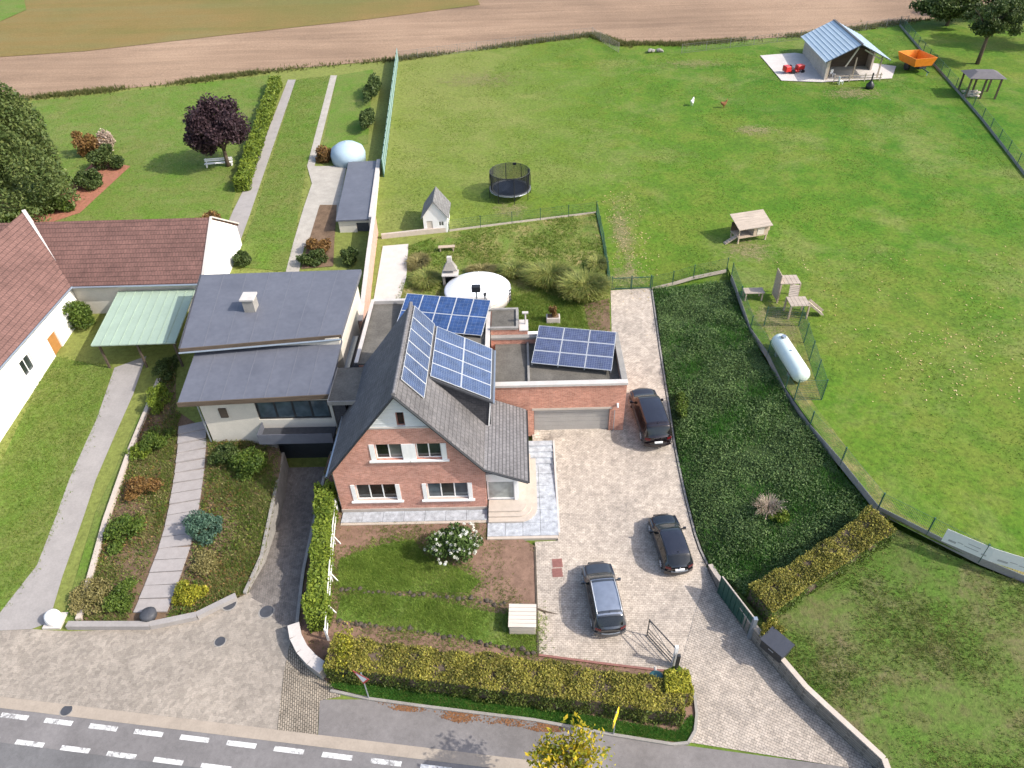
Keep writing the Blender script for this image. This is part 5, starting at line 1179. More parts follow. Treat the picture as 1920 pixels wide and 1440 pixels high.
silver = paint('silver_grey_paint', (.075, .083, .095), .3, .55); blackp = paint('black_paint', (.016, .019, .024), .2, .25); blackroof = paint('dark_roof_paint', (.026, .028, .040), .22, .3); vanp = paint('near_black_plum_paint', (.020, .014, .017), .2, .3)
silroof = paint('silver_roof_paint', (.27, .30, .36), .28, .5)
wagon = [(0, .80, .86, .62, .90), (.03, .86, .90, .68, 1.02), (.10, .89, .93, .70, 1.40), (.16, .90, .93, .70, 1.50), (.40, .905, .92, .70, 1.54), (.58, .90, .91, .68, 1.49), (.64, .90, .91, .68, 1.40), (.755, .895, .90, .72, 1.0), (.80, .89, .88, .72, .94), (.93, .85, .80, .70, .84), (.98, .79, .72, .60, .74), (1, .70, .62, .52, .64)]
hatch = [(0, .78, .84, .60, .88), (.03, .84, .89, .64, 1.0), (.12, .875, .92, .655, 1.34), (.18, .885, .92, .66, 1.42), (.38, .89, .91, .665, 1.45), (.54, .885, .90, .65, 1.40), (.60, .885, .90, .65, 1.31), (.735, .88, .89, .70, .99), (.78, .875, .87, .70, .93), (.92, .84, .79, .68, .83), (.98, .77, .70, .58, .72), (1, .68, .60, .50, .62)]
suv = [(0, .86, .98, .70, 1.06), (.025, .93, 1.02, .74, 1.18), (.075, .955, 1.06, .76, 1.66), (.13, .965, 1.06, .77, 1.77), (.42, .97, 1.05, .77, 1.81), (.60, .965, 1.04, .75, 1.76), (.655, .965, 1.04, .75, 1.66), (.765, .96, 1.02, .80, 1.17), (.81, .955, 1.0, .80, 1.10), (.93, .92, .93, .78, 1.0), (.98, .86, .86, .70, .90), (1, .78, .76, .62, .80)]
def carloc(x, y): return (x, y, h1(x, y)+.02)
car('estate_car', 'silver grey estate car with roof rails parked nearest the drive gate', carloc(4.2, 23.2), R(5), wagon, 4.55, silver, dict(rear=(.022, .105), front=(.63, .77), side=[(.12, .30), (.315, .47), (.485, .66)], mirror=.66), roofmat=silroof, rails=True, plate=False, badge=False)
car('hatchback_car', 'small black hatchback parked beside the planted bank', carloc(8.5, 26.75), R(6), hatch, 4.15, blackp, dict(rear=(.02, .125), front=(.59, .75), side=[(.145, .29), (.305, .46), (.475, .64)], mirror=.64), roofmat=blackroof)
car('large_suv', 'tall plum-black sport utility car parked beside the garage', carloc(8.75, 37.0), R(4.5), suv, 5.5, vanp, dict(rear=(.018, .085), front=(.645, .78), side=[(.10, .27), (.285, .46), (.475, .68)], mirror=.68), wheel_r=.38, roofmat=blackroof, badge=False, dark_red=True)

# ------------------------------------------------------------------ trampoline
def trampoline():
    c = G(957, 366); t = thing('trampoline', 'round black trampoline with a tall safety net on the meadow', 'trampoline', c)
    r = 2.05; A = np.linspace(0, 2*math.pi, 25)[:-1]
    ring = lambda rr, z: [(c.x+rr*math.cos(a), c.y+rr*math.sin(a), c.z+z) for a in list(A)+[A[0]]]
    MB().lathe([(r-.32, .80), (r-.32, .81)], 32, c).build('jump_mat', plain('jump_mat_fabric', (.03, .04, .065), .2, 4, .6, .3, bump=.05), t)
    m = MB(); n = 32
    vs = [(c.x+rr*math.cos(2*math.pi*k/n), c.y+rr*math.sin(2*math.pi*k/n), c.z+z) for rr, z in ((r-.33, .82), (r+.03, .82), (r+.03, .76), (r-.33, .79)) for k in range(n)]
    m.add(vs, [(i*n+k, i*n+(k+1) % n, ((i+1) % 4)*n+(k+1) % n, ((i+1) % 4)*n+k) for i in range(4) for k in range(n)]); m.build('spring_cover', plain('spring_cover_vinyl', (.14, .145, .15), .15, 3, .5, .3, bump=.05), t)
    m = MB(); m.tube(ring(r, .72), .035, 6, False); m.build('base_ring', M['zinc'], t, True)
    m = MB(); m.tube(ring(r-.05, 2.55), .03, 6, False); m.build('top_ring', M['black'], t, True)
    for k in range(8):
        a = 2*math.pi*k/8+.2; x, y = c.x+(r+.05)*math.cos(a), c.y+(r+.05)*math.sin(a)
        m = MB(); m.tube([(x, y, c.z-.05), (x, y, c.z+1.6), (x-.1*math.cos(a), y-.1*math.sin(a), c.z+2.58)], .032, 6); m.build('net_pole', M['black'], t)
    V = []; F = []
    def wr(p, q, w_=.015):
        i = len(V); p, q = Vector(p), Vector(q); u = (q-p).normalized(); s_ = u.orthogonal().normalized()*w_; s2 = u.cross(s_)
        for o in (p, q): V.extend([o+s_, o-s_*.5+s2*.87, o-s_*.5-s2*.87])
        F.extend([(i, i+1, i+4, i+3), (i+1, i+2, i+5, i+4), (i+2, i, i+3, i+5)])
    N = 150
    for k in range(N):
        a = 2*math.pi*k/N; wr((c.x+(r-.1)*math.cos(a), c.y+(r-.1)*math.sin(a), c.z+.83), (c.x+(r-.08)*math.cos(a), c.y+(r-.08)*math.sin(a), c.z+2.5))
    for j in range(24):
        z = c.z+.88+j*.07
        for k in range(32):
            a, b = 2*math.pi*k/32, 2*math.pi*(k+1)/32; wr((c.x+(r-.1)*math.cos(a), c.y+(r-.1)*math.sin(a), z), (c.x+(r-.1)*math.cos(b), c.y+(r-.1)*math.sin(b), z))
    m = MB(); m.add(V, F); m.build('safety_net', M['net'], t)
    m = MB(); m.box((c.x+.3, c.y+r-.16, c.z+2.35), (c.x+.65, c.y+r-.1, c.z+2.6)); m.build('net_label', M['black'], t)
trampoline()
# ------------------------------------------------------------------ white playhouse
def playhouse():
    a, b = G(796, 437), G(840, 435); c = (a+b)/2; w_ = (b-a).length; d = 2.9
    t = thing('playhouse', 'white wooden playhouse with a steep grey roof behind the rear garden', 'playhouse', (c.x, c.y, c.z))
    X0, X1, Y0, Y1, z = a.x, b.x, c.y, c.y+d, c.z
    f = lambda u, v, dd: (u, Y0+dd, v)
    wall_poly([(X0, z-.1), (X1, z-.1), (X1, z+1.75), ((X0+X1)/2, z+3.1), (X0, z+1.75)], [(X0+.3, X0+.85, z+.0, z+1.2), (X1-.8, X1-.3, z+.65, z+1.15)], f, .06, 'front_wall', M['white'], t)
    m = MB(); m.box((X0+.3, Y0+.04, z), (X0+.85, Y0+.08, z+1.2)); m.build('door', M['woodpale'], t)
    window(t, f, X1-.8, X1-.3, z+.65, z+1.15, 2, [M['glass2']], .05, .01, False)
    for x0, x1 in ((X0, X0+.06), (X1-.06, X1)): m = MB(); m.box((x0, Y0+.06, z-.1), (x1, Y1, z+1.75)); m.build('side_wall', M['white'], t)
    m = MB(); m.box((X0, Y1, z-.1), (X1, Y1+.06, z+1.75)); m.build('back_wall', M['white'], t)
    xm = (X0+X1)/2
    for x0, sg in ((X0-.2, 1), (X1+.2, -1)):
        MB().slab([(x0, Y0-.2, z+1.5), (xm, Y0-.2, z+3.22), (xm, Y1+.2, z+3.22), (x0, Y1+.2, z+1.5)], .06).build('roof_slope', tilemat('playhouse_shingle_%d' % (sg+1), (.20, .195, .19), (.165, .16, .155), .3, .16, 'Y', .2), t)
playhouse()
# ------------------------------------------------------------------ chicken hutch on legs
def hutch():
    c = G(1402, 447); t = thing('chicken_hutch', 'wooden chicken hutch on legs with a sloping plank roof', 'hutch', c, R(14))
    bx = lambda nm, a, b, mt: MB().box(a, b).build(nm, mt, t, False, False)
    for x in (-1.35, 1.35):
        for y in (-.65, .65): bx('leg', (x-.06, y-.06, -.05), (x+.06, y+.06, .62), M['wood'])
    bx('floor', (-1.45, -.75, .55), (1.45, .75, .65), M['wood'])
    bx('coop_wall', (.0, -.75, .65), (1.45, .75, 1.5), M['wood']); bx('back_wall', (-1.45, .68, .65), (0, .75, 1.5), M['wooddark'])
    bx('run_rail', (-1.45, -.75, 1.38), (0, -.68, 1.5), M['wood']); bx('run_rail', (-1.45, -.75, .65), (-1.38, -.68, 1.38), M['wood'])
    for k in range(7):
        y0 = -1.0+k*.29; y1 = y0+.285; zf = lambda y: 1.52+ (y+1.0)*.30
        m = MB(); m.add([(-1.65, y0, zf(y0)), (1.65, y0, zf(y0)), (1.65, y1, zf(y1)), (-1.65, y1, zf(y1)), (-1.65, y0, zf(y0)+.04), (1.65, y0, zf(y0)+.04), (1.65, y1, zf(y1)+.04), (-1.65, y1, zf(y1)+.04)], [(3, 2, 1, 0), (4, 5, 6, 7), (0, 1, 5, 4), (1, 2, 6, 5), (2, 3, 7, 6), (3, 0, 4, 7)]); m.build('roof_plank', M['woodgrey'], t, False, False)
    m = MB(); m.bar((-1.45, -.3, .58), (-2.5, -.3, .02), .45, .04); m.build('ramp', M['wood'], t, False, False)
    for k in range(5): f = (k+.5)/5; m = MB(); m.bar((-1.45-1.05*f, -.52, .62-.56*f), (-1.45-1.05*f, -.08, .62-.56*f), .04, .03); m.build('ramp_rung', M['wood'], t, False, False)
    bx('door', (.35, -.78, .7), (1.0, -.75, 1.35), M['woodpale']); bx('nest_box', (1.45, -.4, .75), (1.8, .4, 1.25), M['wood'])
hutch()
# ------------------------------------------------------------------ wooden climbing frame with slide
def climbing_frame():
    a, b, cx_, e = G(1470, 560), G(1490, 590), G(1425, 560), G(1540, 590)
    t = thing('climbing_frame', 'wooden climbing frame with two platforms, a bridge and a pale slide', 'climbing frame', a)
    def plat(p, w_, d_, h):
        for k in range(5): m = MB(); m.box((p.x-w_/2+k*w_/5, p.y-d_/2, p.z+h), (p.x-w_/2+(k+.93)*w_/5, p.y+d_/2, p.z+h+.06)); m.build('platform_plank', M['woodgrey'], t)
        for x in (-w_/2+.06, w_/2-.06):
            for y in (-d_/2+.06, d_/2-.06): m = MB(); m.box((p.x+x-.06, p.y+y-.06, p.z-.1), (p.x+x+.06, p.y+y+.06, p.z+h+.005)); m.build('leg', M['wood'], t)
    plat(a, 1.6, 1.3, 1.75); plat(b, 1.5, 1.3, 1.2)
    for k in range(7): f0 = k/7; p = (a+Vector((.3, -.65, 1.7))).lerp(b+Vector((-.2, .65, 1.2)), f0); q = (a+Vector((.3, -.65, 1.7))).lerp(b+Vector((-.2, .65, 1.2)), f0+.12); m = MB(); m.bar(p, q, .7, .05); m.build('bridge_plank', M['woodgrey'], t)
    s0 = b+Vector((.75, -.2, 1.25)); s1 = G(1542, 588, .15); m = MB(); m.bar(s0, s1, .5, .05); sl_ = m.build('slide', M['woodgrey'], t)
    for sg in (-.27, .27): m = MB(); o = Vector((.35*sg/.27*.3, sg, .08)); m.bar(s0+o, s1+o, .04, .16); m.build('slide_side', M['woodgrey'], sl_)
    m = MB(); m.box((a.x-.85, a.y-.6, a.z+.2), (a.x-.8, a.y+.6, a.z+2.5)); m.build('climbing_wall', M['wood'], t)
    return t
climbing_frame()
c = G(1410, 560); t = thing('picnic_table', 'small weathered wooden table beside the meadow fence', 'table', c)
for k in range(5): MB().box((c.x-.8, c.y-.4+k*.17, c.z+.72), (c.x+.8, c.y-.25+k*.17, c.z+.77)).build('table_plank', M['woodgrey'], t)
for x in (-.65, .65):
    for y in (-.32, .36): MB().box((c.x+x-.05, c.y+y-.05, c.z-.05), (c.x+x+.05, c.y+y+.05, c.z+.72)).build('leg', M['wood'], t)
# ------------------------------------------------------------------ gas tank
def gas_tank():
    a, b = G(1462, 640, .75), G(1502, 702, .75); t = thing('gas_tank', 'pale green-white cylindrical gas tank lying inside a mesh cage', 'tank', ((a.x+b.x)/2, (a.y+b.y)/2, (a.z+b.z)/2-.75))
    d = (b-a).normalized(); r = .62; pts = [a-d*.42, a-d*.38, a-d*.24, a, b, b+d*.24, b+d*.38, b+d*.42]
    MB().tube(pts, [.08, .33, .53, r, r, .53, .33, .08], 24).build('vessel', M['tank'], t, True)
    for f in (.2, .8):
        p = a.lerp(b, f); m = MB(); m.box((p.x-.5, p.y-.12, p.z-.95), (p.x+.5, p.y+.12, p.z-.45), math.atan2(d.y, d.x)-math.pi/2); m.build('saddle', M['concrete'], t)
    p = a.lerp(b, .1)+Vector((0, 0, r)); MB().tube([p, p+Vector((0, 0, .16))], [.2, .17], 14).build('valve_cover', M['zinc'], t)
    p = a.lerp(b, .5)+Vector((0, 0, r-.02)); MB().tube([p, p+Vector((0, 0, .08))], .09, 10).build('filler_cap', M['alu'], t)
gas_tank()
sheet('tank_pad', [tuple(q.xy) for q in tc], M['rear'], .03, 1.0)
sheet('fence_strip', [(x+.15, y) for x, y in edge_pts(EDGE_F, 42.0, 21.0, 24)]+[(x+1.15, y) for x, y in edge_pts(EDGE_F, 21.0, 42.0, 24)], M['rear'], .025, 1.0)
# ------------------------------------------------------------------ pool dome
def pool():
    c = Vector((-3.6, 51.6, h1(-3.6, 51.6))); t = thing('pool_dome', 'big round white domed pool cover in the rear garden', 'pool', c)
    MB().lathe([(2.75, -.1), (2.78, .75)], 40, c).build('pool_wall', M['palecon'], t, True)
    MB().lathe([(2.82, .74), (2.82, .82), (2.7, .88), (2.3, 1.12), (1.7, 1.36), (1.0, 1.5), (.3, 1.55)], 40, c).build('cover', M['dome'], t, True)
    for k in range(8):
        a = 2*math.pi*k/8; pts = [(c.x+r*math.cos(a), c.y+r*math.sin(a), c.z+z+.012) for r, z in ((2.7, .88), (2.3, 1.12), (1.7, 1.36), (1.0, 1.5), (.3, 1.55))]; MB().tube(pts, .015, 5).build('cover_seam', M['whitepvc'], t)
    a = -1.0
    for s_ in (-.22, .22):
        x, y = c.x+2.9*math.cos(-.35)+s_*.3, c.y+2.9*math.sin(-.35)+s_; MB().tube([(x, y, c.z), (x, y, c.z+1.7), (x-.25, y, c.z+1.85), (x-.5, y, c.z+1.4)], .03, 6).build('ladder_rail', M['dark'], t)
    for k in range(4): x, y = c.x+2.9*math.cos(-.35), c.y+2.9*math.sin(-.35); MB().bar((x-.06, y-.22, c.z+.3+k*.3), (x+.06, y+.22, c.z+.3+k*.3), .06, .03).build('ladder_rung', M['dark'], t)
pool()
def grill():
    c = G(846, 532); t = thing('stone_barbecue', 'grey stone barbecue with a chimney beside the pool cover', 'barbecue', c)
    for x in (-.65, .45): MB().box((c.x+x, c.y-.4, c.z-.05), (c.x+x+.2, c.y+.5, c.z+1.0)).build('side_block', M['concrete'], t)
    MB().box((c.x-.7, c.y-.5, c.z+1.0), (c.x+.7, c.y+.5, c.z+1.1)).build('slab', M['coping'], t)
    MB().box((c.x-.45, c.y+.2, c.z), (c.x+.45, c.y+.5, c.z+1.0)).build('back_block', M['dark'], t)
    MB().add([(c.x-.6, c.y-.2, c.z+1.4), (c.x+.6, c.y-.2, c.z+1.4), (c.x+.6, c.y+.5, c.z+1.4), (c.x-.6, c.y+.5, c.z+1.4), (c.x-.25, c.y+.1, c.z+2.0), (c.x+.25, c.y+.1, c.z+2.0), (c.x+.25, c.y+.45, c.z+2.0), (c.x-.25, c.y+.45, c.z+2.0)], [(3, 2, 1, 0), (4, 5, 6, 7), (0, 1, 5, 4), (1, 2, 6, 5), (2, 3, 7, 6), (3, 0, 4, 7)]).build('hood', M['concrete'], t)
    for x in (-.6, .5): MB().box((c.x+x, c.y+.2, c.z+1.1), (c.x+x+.1, c.y+.5, c.z+1.4)).build('hood_support', M['concrete'], t)
    MB().box((c.x-.2, c.y+.13, c.z+2.0), (c.x+.2, c.y+.43, c.z+2.5)).build('chimney', M['coping'], t)
grill()
def bench(px, label, w_, mt, rz=0.0, back=False, mtl=None, h=.45):
    c = G(*px); t = thing('garden_bench', label, 'bench', c, rz)
    for k in range(3): MB().box((-w_/2, -.22+k*.15, h-.05), (w_/2, -.09+k*.15, h)).build('seat_slat', mt, t, False, False)
    for x in (-w_/2+.12, w_/2-.2): MB().box((x, -.2, -.05), (x+.1, .2, h-.05)).build('leg', mtl or mt, t, False, False)
    if back:
        for k in range(2): MB().box((-w_/2, .22, h+.12+k*.18), (w_/2, .26, h+.25+k*.18)).build('back_slat', mt, t, False, False)
        for x in (-w_/2+.12, w_/2-.2): MB().box((x, .26, -.05), (x+.08, .31, h+.45)).build('back_post', mtl or mt, t, False, False)
bench((838, 470), 'low weathered wooden bench in the rear garden grass', 1.5, M['wood'], R(4))
bench((412, 312), 'white bench under the purple leaved tree', 3.0, M['white'], R(8), True)
# planter on the rear lawn
def planter():
    c = G(1037, 602); t = thing('stone_planter', 'white stone planter with a russet shrub on the rear lawn', 'planter', c)
    MB().box((c.x-.55, c.y-.35, c.z-.05), (c.x+.55, c.y+.35, c.z+.5)).build('base', M['palecon'], t, bevel=.03); MB().box((c.x-.45, c.y-.27, c.z+.5), (c.x+.45, c.y+.27, c.z+.53)).build('soil', M['darksoil'], t)
    V, F = leaf_quads(blob_pts((c.x, c.y, c.z+1.15), (.42, .42, .6), 500, .3, 8, .5), .08); raw_obj('foliage', V, F, L['russet'], t)
    MB().tube([(c.x, c.y, c.z+.5), (c.x, c.y, c.z+1.2)], [.03, .015], 6).build('stem', M['bark'], t)
planter()
c = Vector((.95, 44.1, h1(.95, 44.1))); t = thing('storage_chest', 'white plastic storage chest behind the garage roof', 'chest', c)
MB().box((c.x-.6, c.y-.4, c.z), (c.x+.6, c.y+.4, 3.2)).build('body', M['whitepvc'], t, bevel=.03); MB().box((c.x-.65, c.y-.45, 3.2), (c.x+.65, c.y+.45, 3.3)).build('lid', M['white'], t, bevel=.02)
# wall box and other street-side things
def letter_box():
    c = G(1452, 1218); z = h1(c.x, c.y); rz = R(-52); t = thing('cabinet_box', 'black metal cabinet with a sloping lid standing on the lot wall', 'cabinet', (c.x, c.y, z), rz)
    MB().box((-.62, -.42, -.05), (.62, .42, .62)).build('body', M['dark'], t, False, False, .02)
    MB().add([(-.68, -.48, .62), (.68, -.48, .62), (.68, .48, .80), (-.68, .48, .80), (-.68, -.48, .66), (.68, -.48, .66), (.68, .48, .84), (-.68, .48, .84)], [(3, 2, 1, 0), (4, 5, 6, 7), (0, 1, 5, 4), (1, 2, 6, 5), (2, 3, 7, 6), (3, 0, 4, 7)]).build('lid', plain('slate_lid', (.055, .058, .07), .15, 3, .4, .4, bump=.05), t, False, False)
    MB().box((-.15, -.445, .35), (.15, -.42, .4)).build('handle', M['zinc'], t, False, False)
letter_box()
def crate():
    c = G(980, 1168); t = thing('slatted_chest', 'pale slatted wooden chest at the edge of the front lawn by the drive', 'chest', c, R(-2))
    for k in range(6): MB().box((-.75, -.72+k*.24, .72), (.75, -.50+k*.24, .76)).build('lid_slat', M['woodpale'], t, False, False)
    for k in range(4): MB().box((-.68, -.70, .02+k*.17), (.68, -.66, .17+k*.17)).build('front_slat', M['woodpale'], t, False, False)
    for x in (-.72, .68): MB().box((x, -.68, -.05), (x+.04, .68, .72)).build('side_board', M['woodpale'], t, False, False)
    MB().box((-.68, .66, 0), (.68, .70, .72)).build('back_board', M['woodpale'], t, False, False); MB().box((-.68, -.66, 0), (.68, .66, .05)).build('floor_board', M['woodgrey'], t, False, False)
crate()
c = G(1025, 1148); t = thing('stick', 'dark thin stick lying on the paving beside the slatted chest', 'stick', c)
MB().tube([G(1006, 1141, .05), G(1020, 1146, .05), G(1044, 1151, .05)], [.05, .05, .012], 6).build('branch', M['wooddark'], t); MB().tube([G(1018, 1145, .05), G(1024, 1152, .05)], [.03, .008], 5).build('twig', M['wooddark'], t)
for k, py in enumerate((1056, 1074)):
    c = G(1045, py); t = thing('drain_cover', ('square rust-red drain cover on the terrace side of its pair', 'square rust-red drain cover on the street side of its pair')[k], 'drain cover', c, R(3), 'drain covers in the drive')
    MB().box((-.3, -.3, -.02), (.3, .3, .032)).build('frame', M['rust'], t, False, False); MB().box((-.24, -.24, .0), (.24, .24, .038)).build('lid', plain('rust_lid_%d' % k, (.22, .10, .085), .25, 7, .8, .2, bump=.4), t, False, False)
for k, (a, b, lb) in enumerate(((430, 1133, 'round dark drain cover at the mouth of the sunken ramp by the rockery'), (500, 1147, 'round dark drain cover at the mouth of the sunken ramp by the hedge'), (413, 1203, 'dark drain grate on the neighbour forecourt'), (125, 1332, 'small dark drain grate beside the gutter'))):
    c = G(a, b); t = thing('drain_grate', lb, 'drain', c); r = .38 if k < 2 else .28
    MB().lathe([(r, -.03), (r, .035)], 20, c).build('cover', M['slate'], t); MB().lathe([(r*1.2, -.03), (r*1.2, .028)], 20, c).build('rim', M['concrete'], t)
def sign_tri():
    c = G(692, 1310); t = thing('road_sign', 'red and white triangular give way sign on a thin grey pole', 'sign', c); p = Vector((c.x, c.y, c.z))
    MB().tube([p+Vector((0, 0, -.1)), p+Vector((0, 0, 2.55))], .035, 8).build('pole', M['zinc'], t)
    def tri(s_, y): return [(p.x-s_, p.z+2.62+ .02), (p.x+s_, p.z+2.64), (p.x, p.z+2.64-s_*1.73)]
    ang = R(-28)
    def plate(s_, off, th, mat, nm, cz=0):
        pts = [(-s_, s_*.577), (s_, s_*.577), (0, -s_*1.155)]; m = MB(); vs = []
        for d_ in (off, off+th):
            for x, z in pts: vs.append((p.x+x*math.cos(ang)+d_*math.sin(ang)*1, p.y+x*math.sin(ang)-d_*math.cos(ang), p.z+2.15+z))
        m.add(vs, [(0, 1, 2), (5, 4, 3), (0, 3, 4, 1), (1, 4, 5, 2), (2, 5, 3, 0)]); return m.build(nm, mat, t)
    plate(.52, .04, .01, M['red'], 'red_plate'); plate(.36, .051, .004, M['signwhite'], 'white_triangle')
    plate(.50, .03, .008, M['zinc'], 'back_plate')
sign_tri()
def sign_yel():
    c = G(1150, 1378); t = thing('street_sign', 'narrow yellow sign plate on a pole by the clipped hedge', 'sign', c); p = c
    MB().tube([p+Vector((0, 0, -.1)), p+Vector((0, 0, 2.3))], .03, 8).build('pole', M['zinc'], t)
    MB().box((p.x-.03, p.y-.45, p.z+1.55), (p.x+.02, p.y+.35, p.z+2.2), R(-25)).build('plate', M['yellow'], t)
    MB().box((p.x-.05, p.y-.40, p.z+1.6), (p.x-.031, p.y+.30, p.z+2.15), R(-25)).build('plate_back', M['zinc'], t)
sign_yel()
def bin_():
    c = G(1227, 1290); t = thing('water_barrel', 'round teal barrel behind the clipped hedge end', 'barrel', c)
    MB().lathe([(.34, -.02), (.40, .3), (.42, .6), (.40, .95), (.36, 1.0)], 20, c).build('body', M['teal'], t, True); MB().lathe([(.39, .99), (.39, 1.04), (.3, 1.08)], 20, c).build('lid', M['teal'], t)
    MB().tube([c+Vector((-.0, .3, .9)), c+Vector((0, .5, 1.2))], .07, 8).build('inlet_pipe', M['palecon'], t)
bin_()
def banner():
    ys = [24.35, 23.0, 21.7, 20.6]; P = [Vector((float(fx(y))-.07, y, h1(float(fx(y))+.1, y)+.3)) for y in ys]; P = [Vector((p.x, p.y, MEADOW+.28)) for p in P]
    t = thing('fence_banner', 'long white printed banner tied to the meadow fence', 'banner', P[0])
    for a, b in zip(P[:-1], P[1:]):
        m = MB(); m.bar(a+Vector((0, 0, .52)), b+Vector((0, 0, .52)), .015, 1.0); m.build('banner_sheet', M['banner'], t)
        d = b-a; n = Vector((d.y, -d.x, 0)).normalized()*-.014
        if n.y > 0: n = -n
        for f, z, ln, hh in ((.12, .30, .16, .14), (.30, .42, .12, .05), (.45, .36, .3, .05), (.5, .62, .26, .05), (.82, .3, .1, .1)):
            q = MB(); p0 = a+d*f+n+Vector((0, 0, z)); q.bar(p0, p0+d*ln, .004, hh); q.build('print_mark', M['bannermark'], t)
banner()
# white boulder-like pillar by the neighbour's entrance
c = G(105, 1165); t = thing('gate_pillar', 'rounded white pillar at the neighbour entrance', 'pillar', c)
MB().lathe([(.42, -.1), (.42, .5), (.36, .7), (.2, .82)], 16, c).build('shaft', M['whitewall'], t, True); MB().box((c.x-.5, c.y-.5, c.z-.1), (c.x+.5, c.y+.5, c.z+.12)).build('foot', M['palecon'], t)
c = G(283, 1160); t = thing('stone_pot', 'dark round pot at the foot of the stepped path', 'pot', c)
MB().lathe([(.25, 0), (.42, .25), (.45, .5), (.36, .62)], 16, c).build('pot_body', M['slate'], t, True); MB().lathe([(.34, .6), (.34, .58)], 16, c).build('pot_soil', M['darksoil'], t)
# ------------------------------------------------------------------ stable, trailer, mower, gazebo
def stable():
    A, B, Cc = G(1545, 152), G(1492, 100), G(1640, 140)
    z = A.z; t = thing('stable', 'pale block stable with a blue-grey sheet roof and an open front', 'stable', A, 0)
    # local frame: u along the front, v to the back
    u = Vector((1, .02, 0)).normalized(); v = Vector((.06, .998, 0)).normalized(); W_, D_ = 7.2, 11.5
    pt = lambda a, b, c_: A+u*a+v*b+Vector((0, 0, c_))
    def blk(nm, a0, a1, b0, b1, z0, z1, mt, z1b=None):
        P = [pt(a0, b0, z0), pt(a1, b0, z0), pt(a1, b1, z0), pt(a0, b1, z0), pt(a0, b0, z1), pt(a1, b0, z1), pt(a1, b1, z1), pt(a0, b1, z1)]
        MB().add(P, [(3, 2, 1, 0), (4, 5, 6, 7), (0, 1, 5, 4), (1, 2, 6, 5), (2, 3, 7, 6), (3, 0, 4, 7)]).build(nm, mt, t)
    blk('side_wall', 0, .25, .2, D_, -.3, 2.6, M['block']); blk('side_wall', W_-.25, W_, 3.2, D_, -.3, 2.6, M['block']); blk('back_wall', .25, W_-.25, D_-.25, D_, -.3, 2.6, M['block'])
    blk('inner_wall', .25, W_-.25, 5.0, 5.2, -.3, 2.6, M['wooddark'])
    for a0 in (.25, W_*.5, W_-.3): blk('post', a0, a0+.16, .2, .36, -.2, 2.7, M['wood'])
    MB().bar(pt(W_*.5, .3, 3.9), pt(W_*.34, .3, 1.6), .14, .14).build('brace', M['woodpale'], t); MB().bar(pt(W_*.62, .3, 3.6), pt(W_*.95, .3, 2.4), .14, .14).build('brace', M['woodpale'], t)
    zr, ze, ov = 4.5, 2.65, .55
    MB().slab([pt(-ov, -.6, ze-.15), pt(W_*.5, -.6, zr), pt(W_*.5, D_+.5, zr), pt(-ov, D_+.5, ze-.15)], .1).build('roof_slope', M['blueroof'], t)
    MB().slab([pt(W_*.5+.002, -.6, zr), pt(W_+ov, -.6, ze-.15), pt(W_+ov, D_+.5, ze-.15), pt(W_*.5+.002, D_+.5, zr)], .1).build('roof_slope', M['blueroof'], t)
    for k in range(9):
        a = -ov+k*(W_*.5+ov)/9; 
        for side in (0, 1): aa = a if not side else W_-a; zz = ze-.15+(zr-ze+.15)*(a+ov)/(W_*.5+ov); MB().bar(pt(aa, -.6, zz+.015), pt(aa, D_+.5, zz+.015), .06, .04).build('roof_rib', M['blueroof'], t)
    MB().bar(pt(W_*.5, -.62, zr+.04), pt(W_*.5, D_+.5, zr+.04), .3, .06).build('ridge_cap', M['slate'], t)
    for a, b in (((-ov, ze-.15), (W_*.5, zr)), ((W_+ov, ze-.15), (W_*.5, zr))): MB().bar(pt(a[0], -.63, a[1]-.02), pt(b[0], -.63, b[1]-.02), .05, .2, (0, 1, 0)).build('barge_board', M['dark'], t)
    # rail in front of the porch
    for k in range(4): blk('rail_post', 1.0+k*2.0, 1.1+k*2.0, -.7, -.6, -.2, 1.0, M['woodgrey'])
    for z_ in (.4, .75): MB().bar(pt(1.0, -.65, z_), pt(7.2, -.65, z_), .05, .1).build('rail', M['woodgrey'], t)
    return pt
pt = stable()
def tractor():
    c = G(1490, 136); t = thing('garden_tractor', 'red ride-on mower parked on the pale pad beside the stable', 'mower', c, R(15))
    bx = lambda nm, a, b, mt, bv=0: MB().box(a, b).build(nm, mt, t, False, False, bv)
    bx('hood', (.1, -.38, .35), (1.2, .38, .95), M['red'], .08); bx('deck', (-.9, -.6, .2), (.3, .6, .42), M['red'], .05); bx('seat', (-.75, -.25, .55), (-.25, .25, .7), M['black'], .04); bx('seat_back', (-.85, -.25, .65), (-.72, .25, 1.05), M['black'], .03); bx('grass_box', (-1.7, -.5, .3), (-.95, .5, 1.0), M['red'], .06)
    for x, r_ in ((.85, .22), (-.6, .3)):
        for y in (-.55, .55): MB().tube([(x, y-.1, r_), (x, y+.1, r_)], r_, 14).build('wheel', M['black'], t, False, False)
    MB().tube([(.1, 0, .9), (-.15, 0, 1.15)], .025, 6).build('steering_column', M['dark'], t, False, False)
tractor()
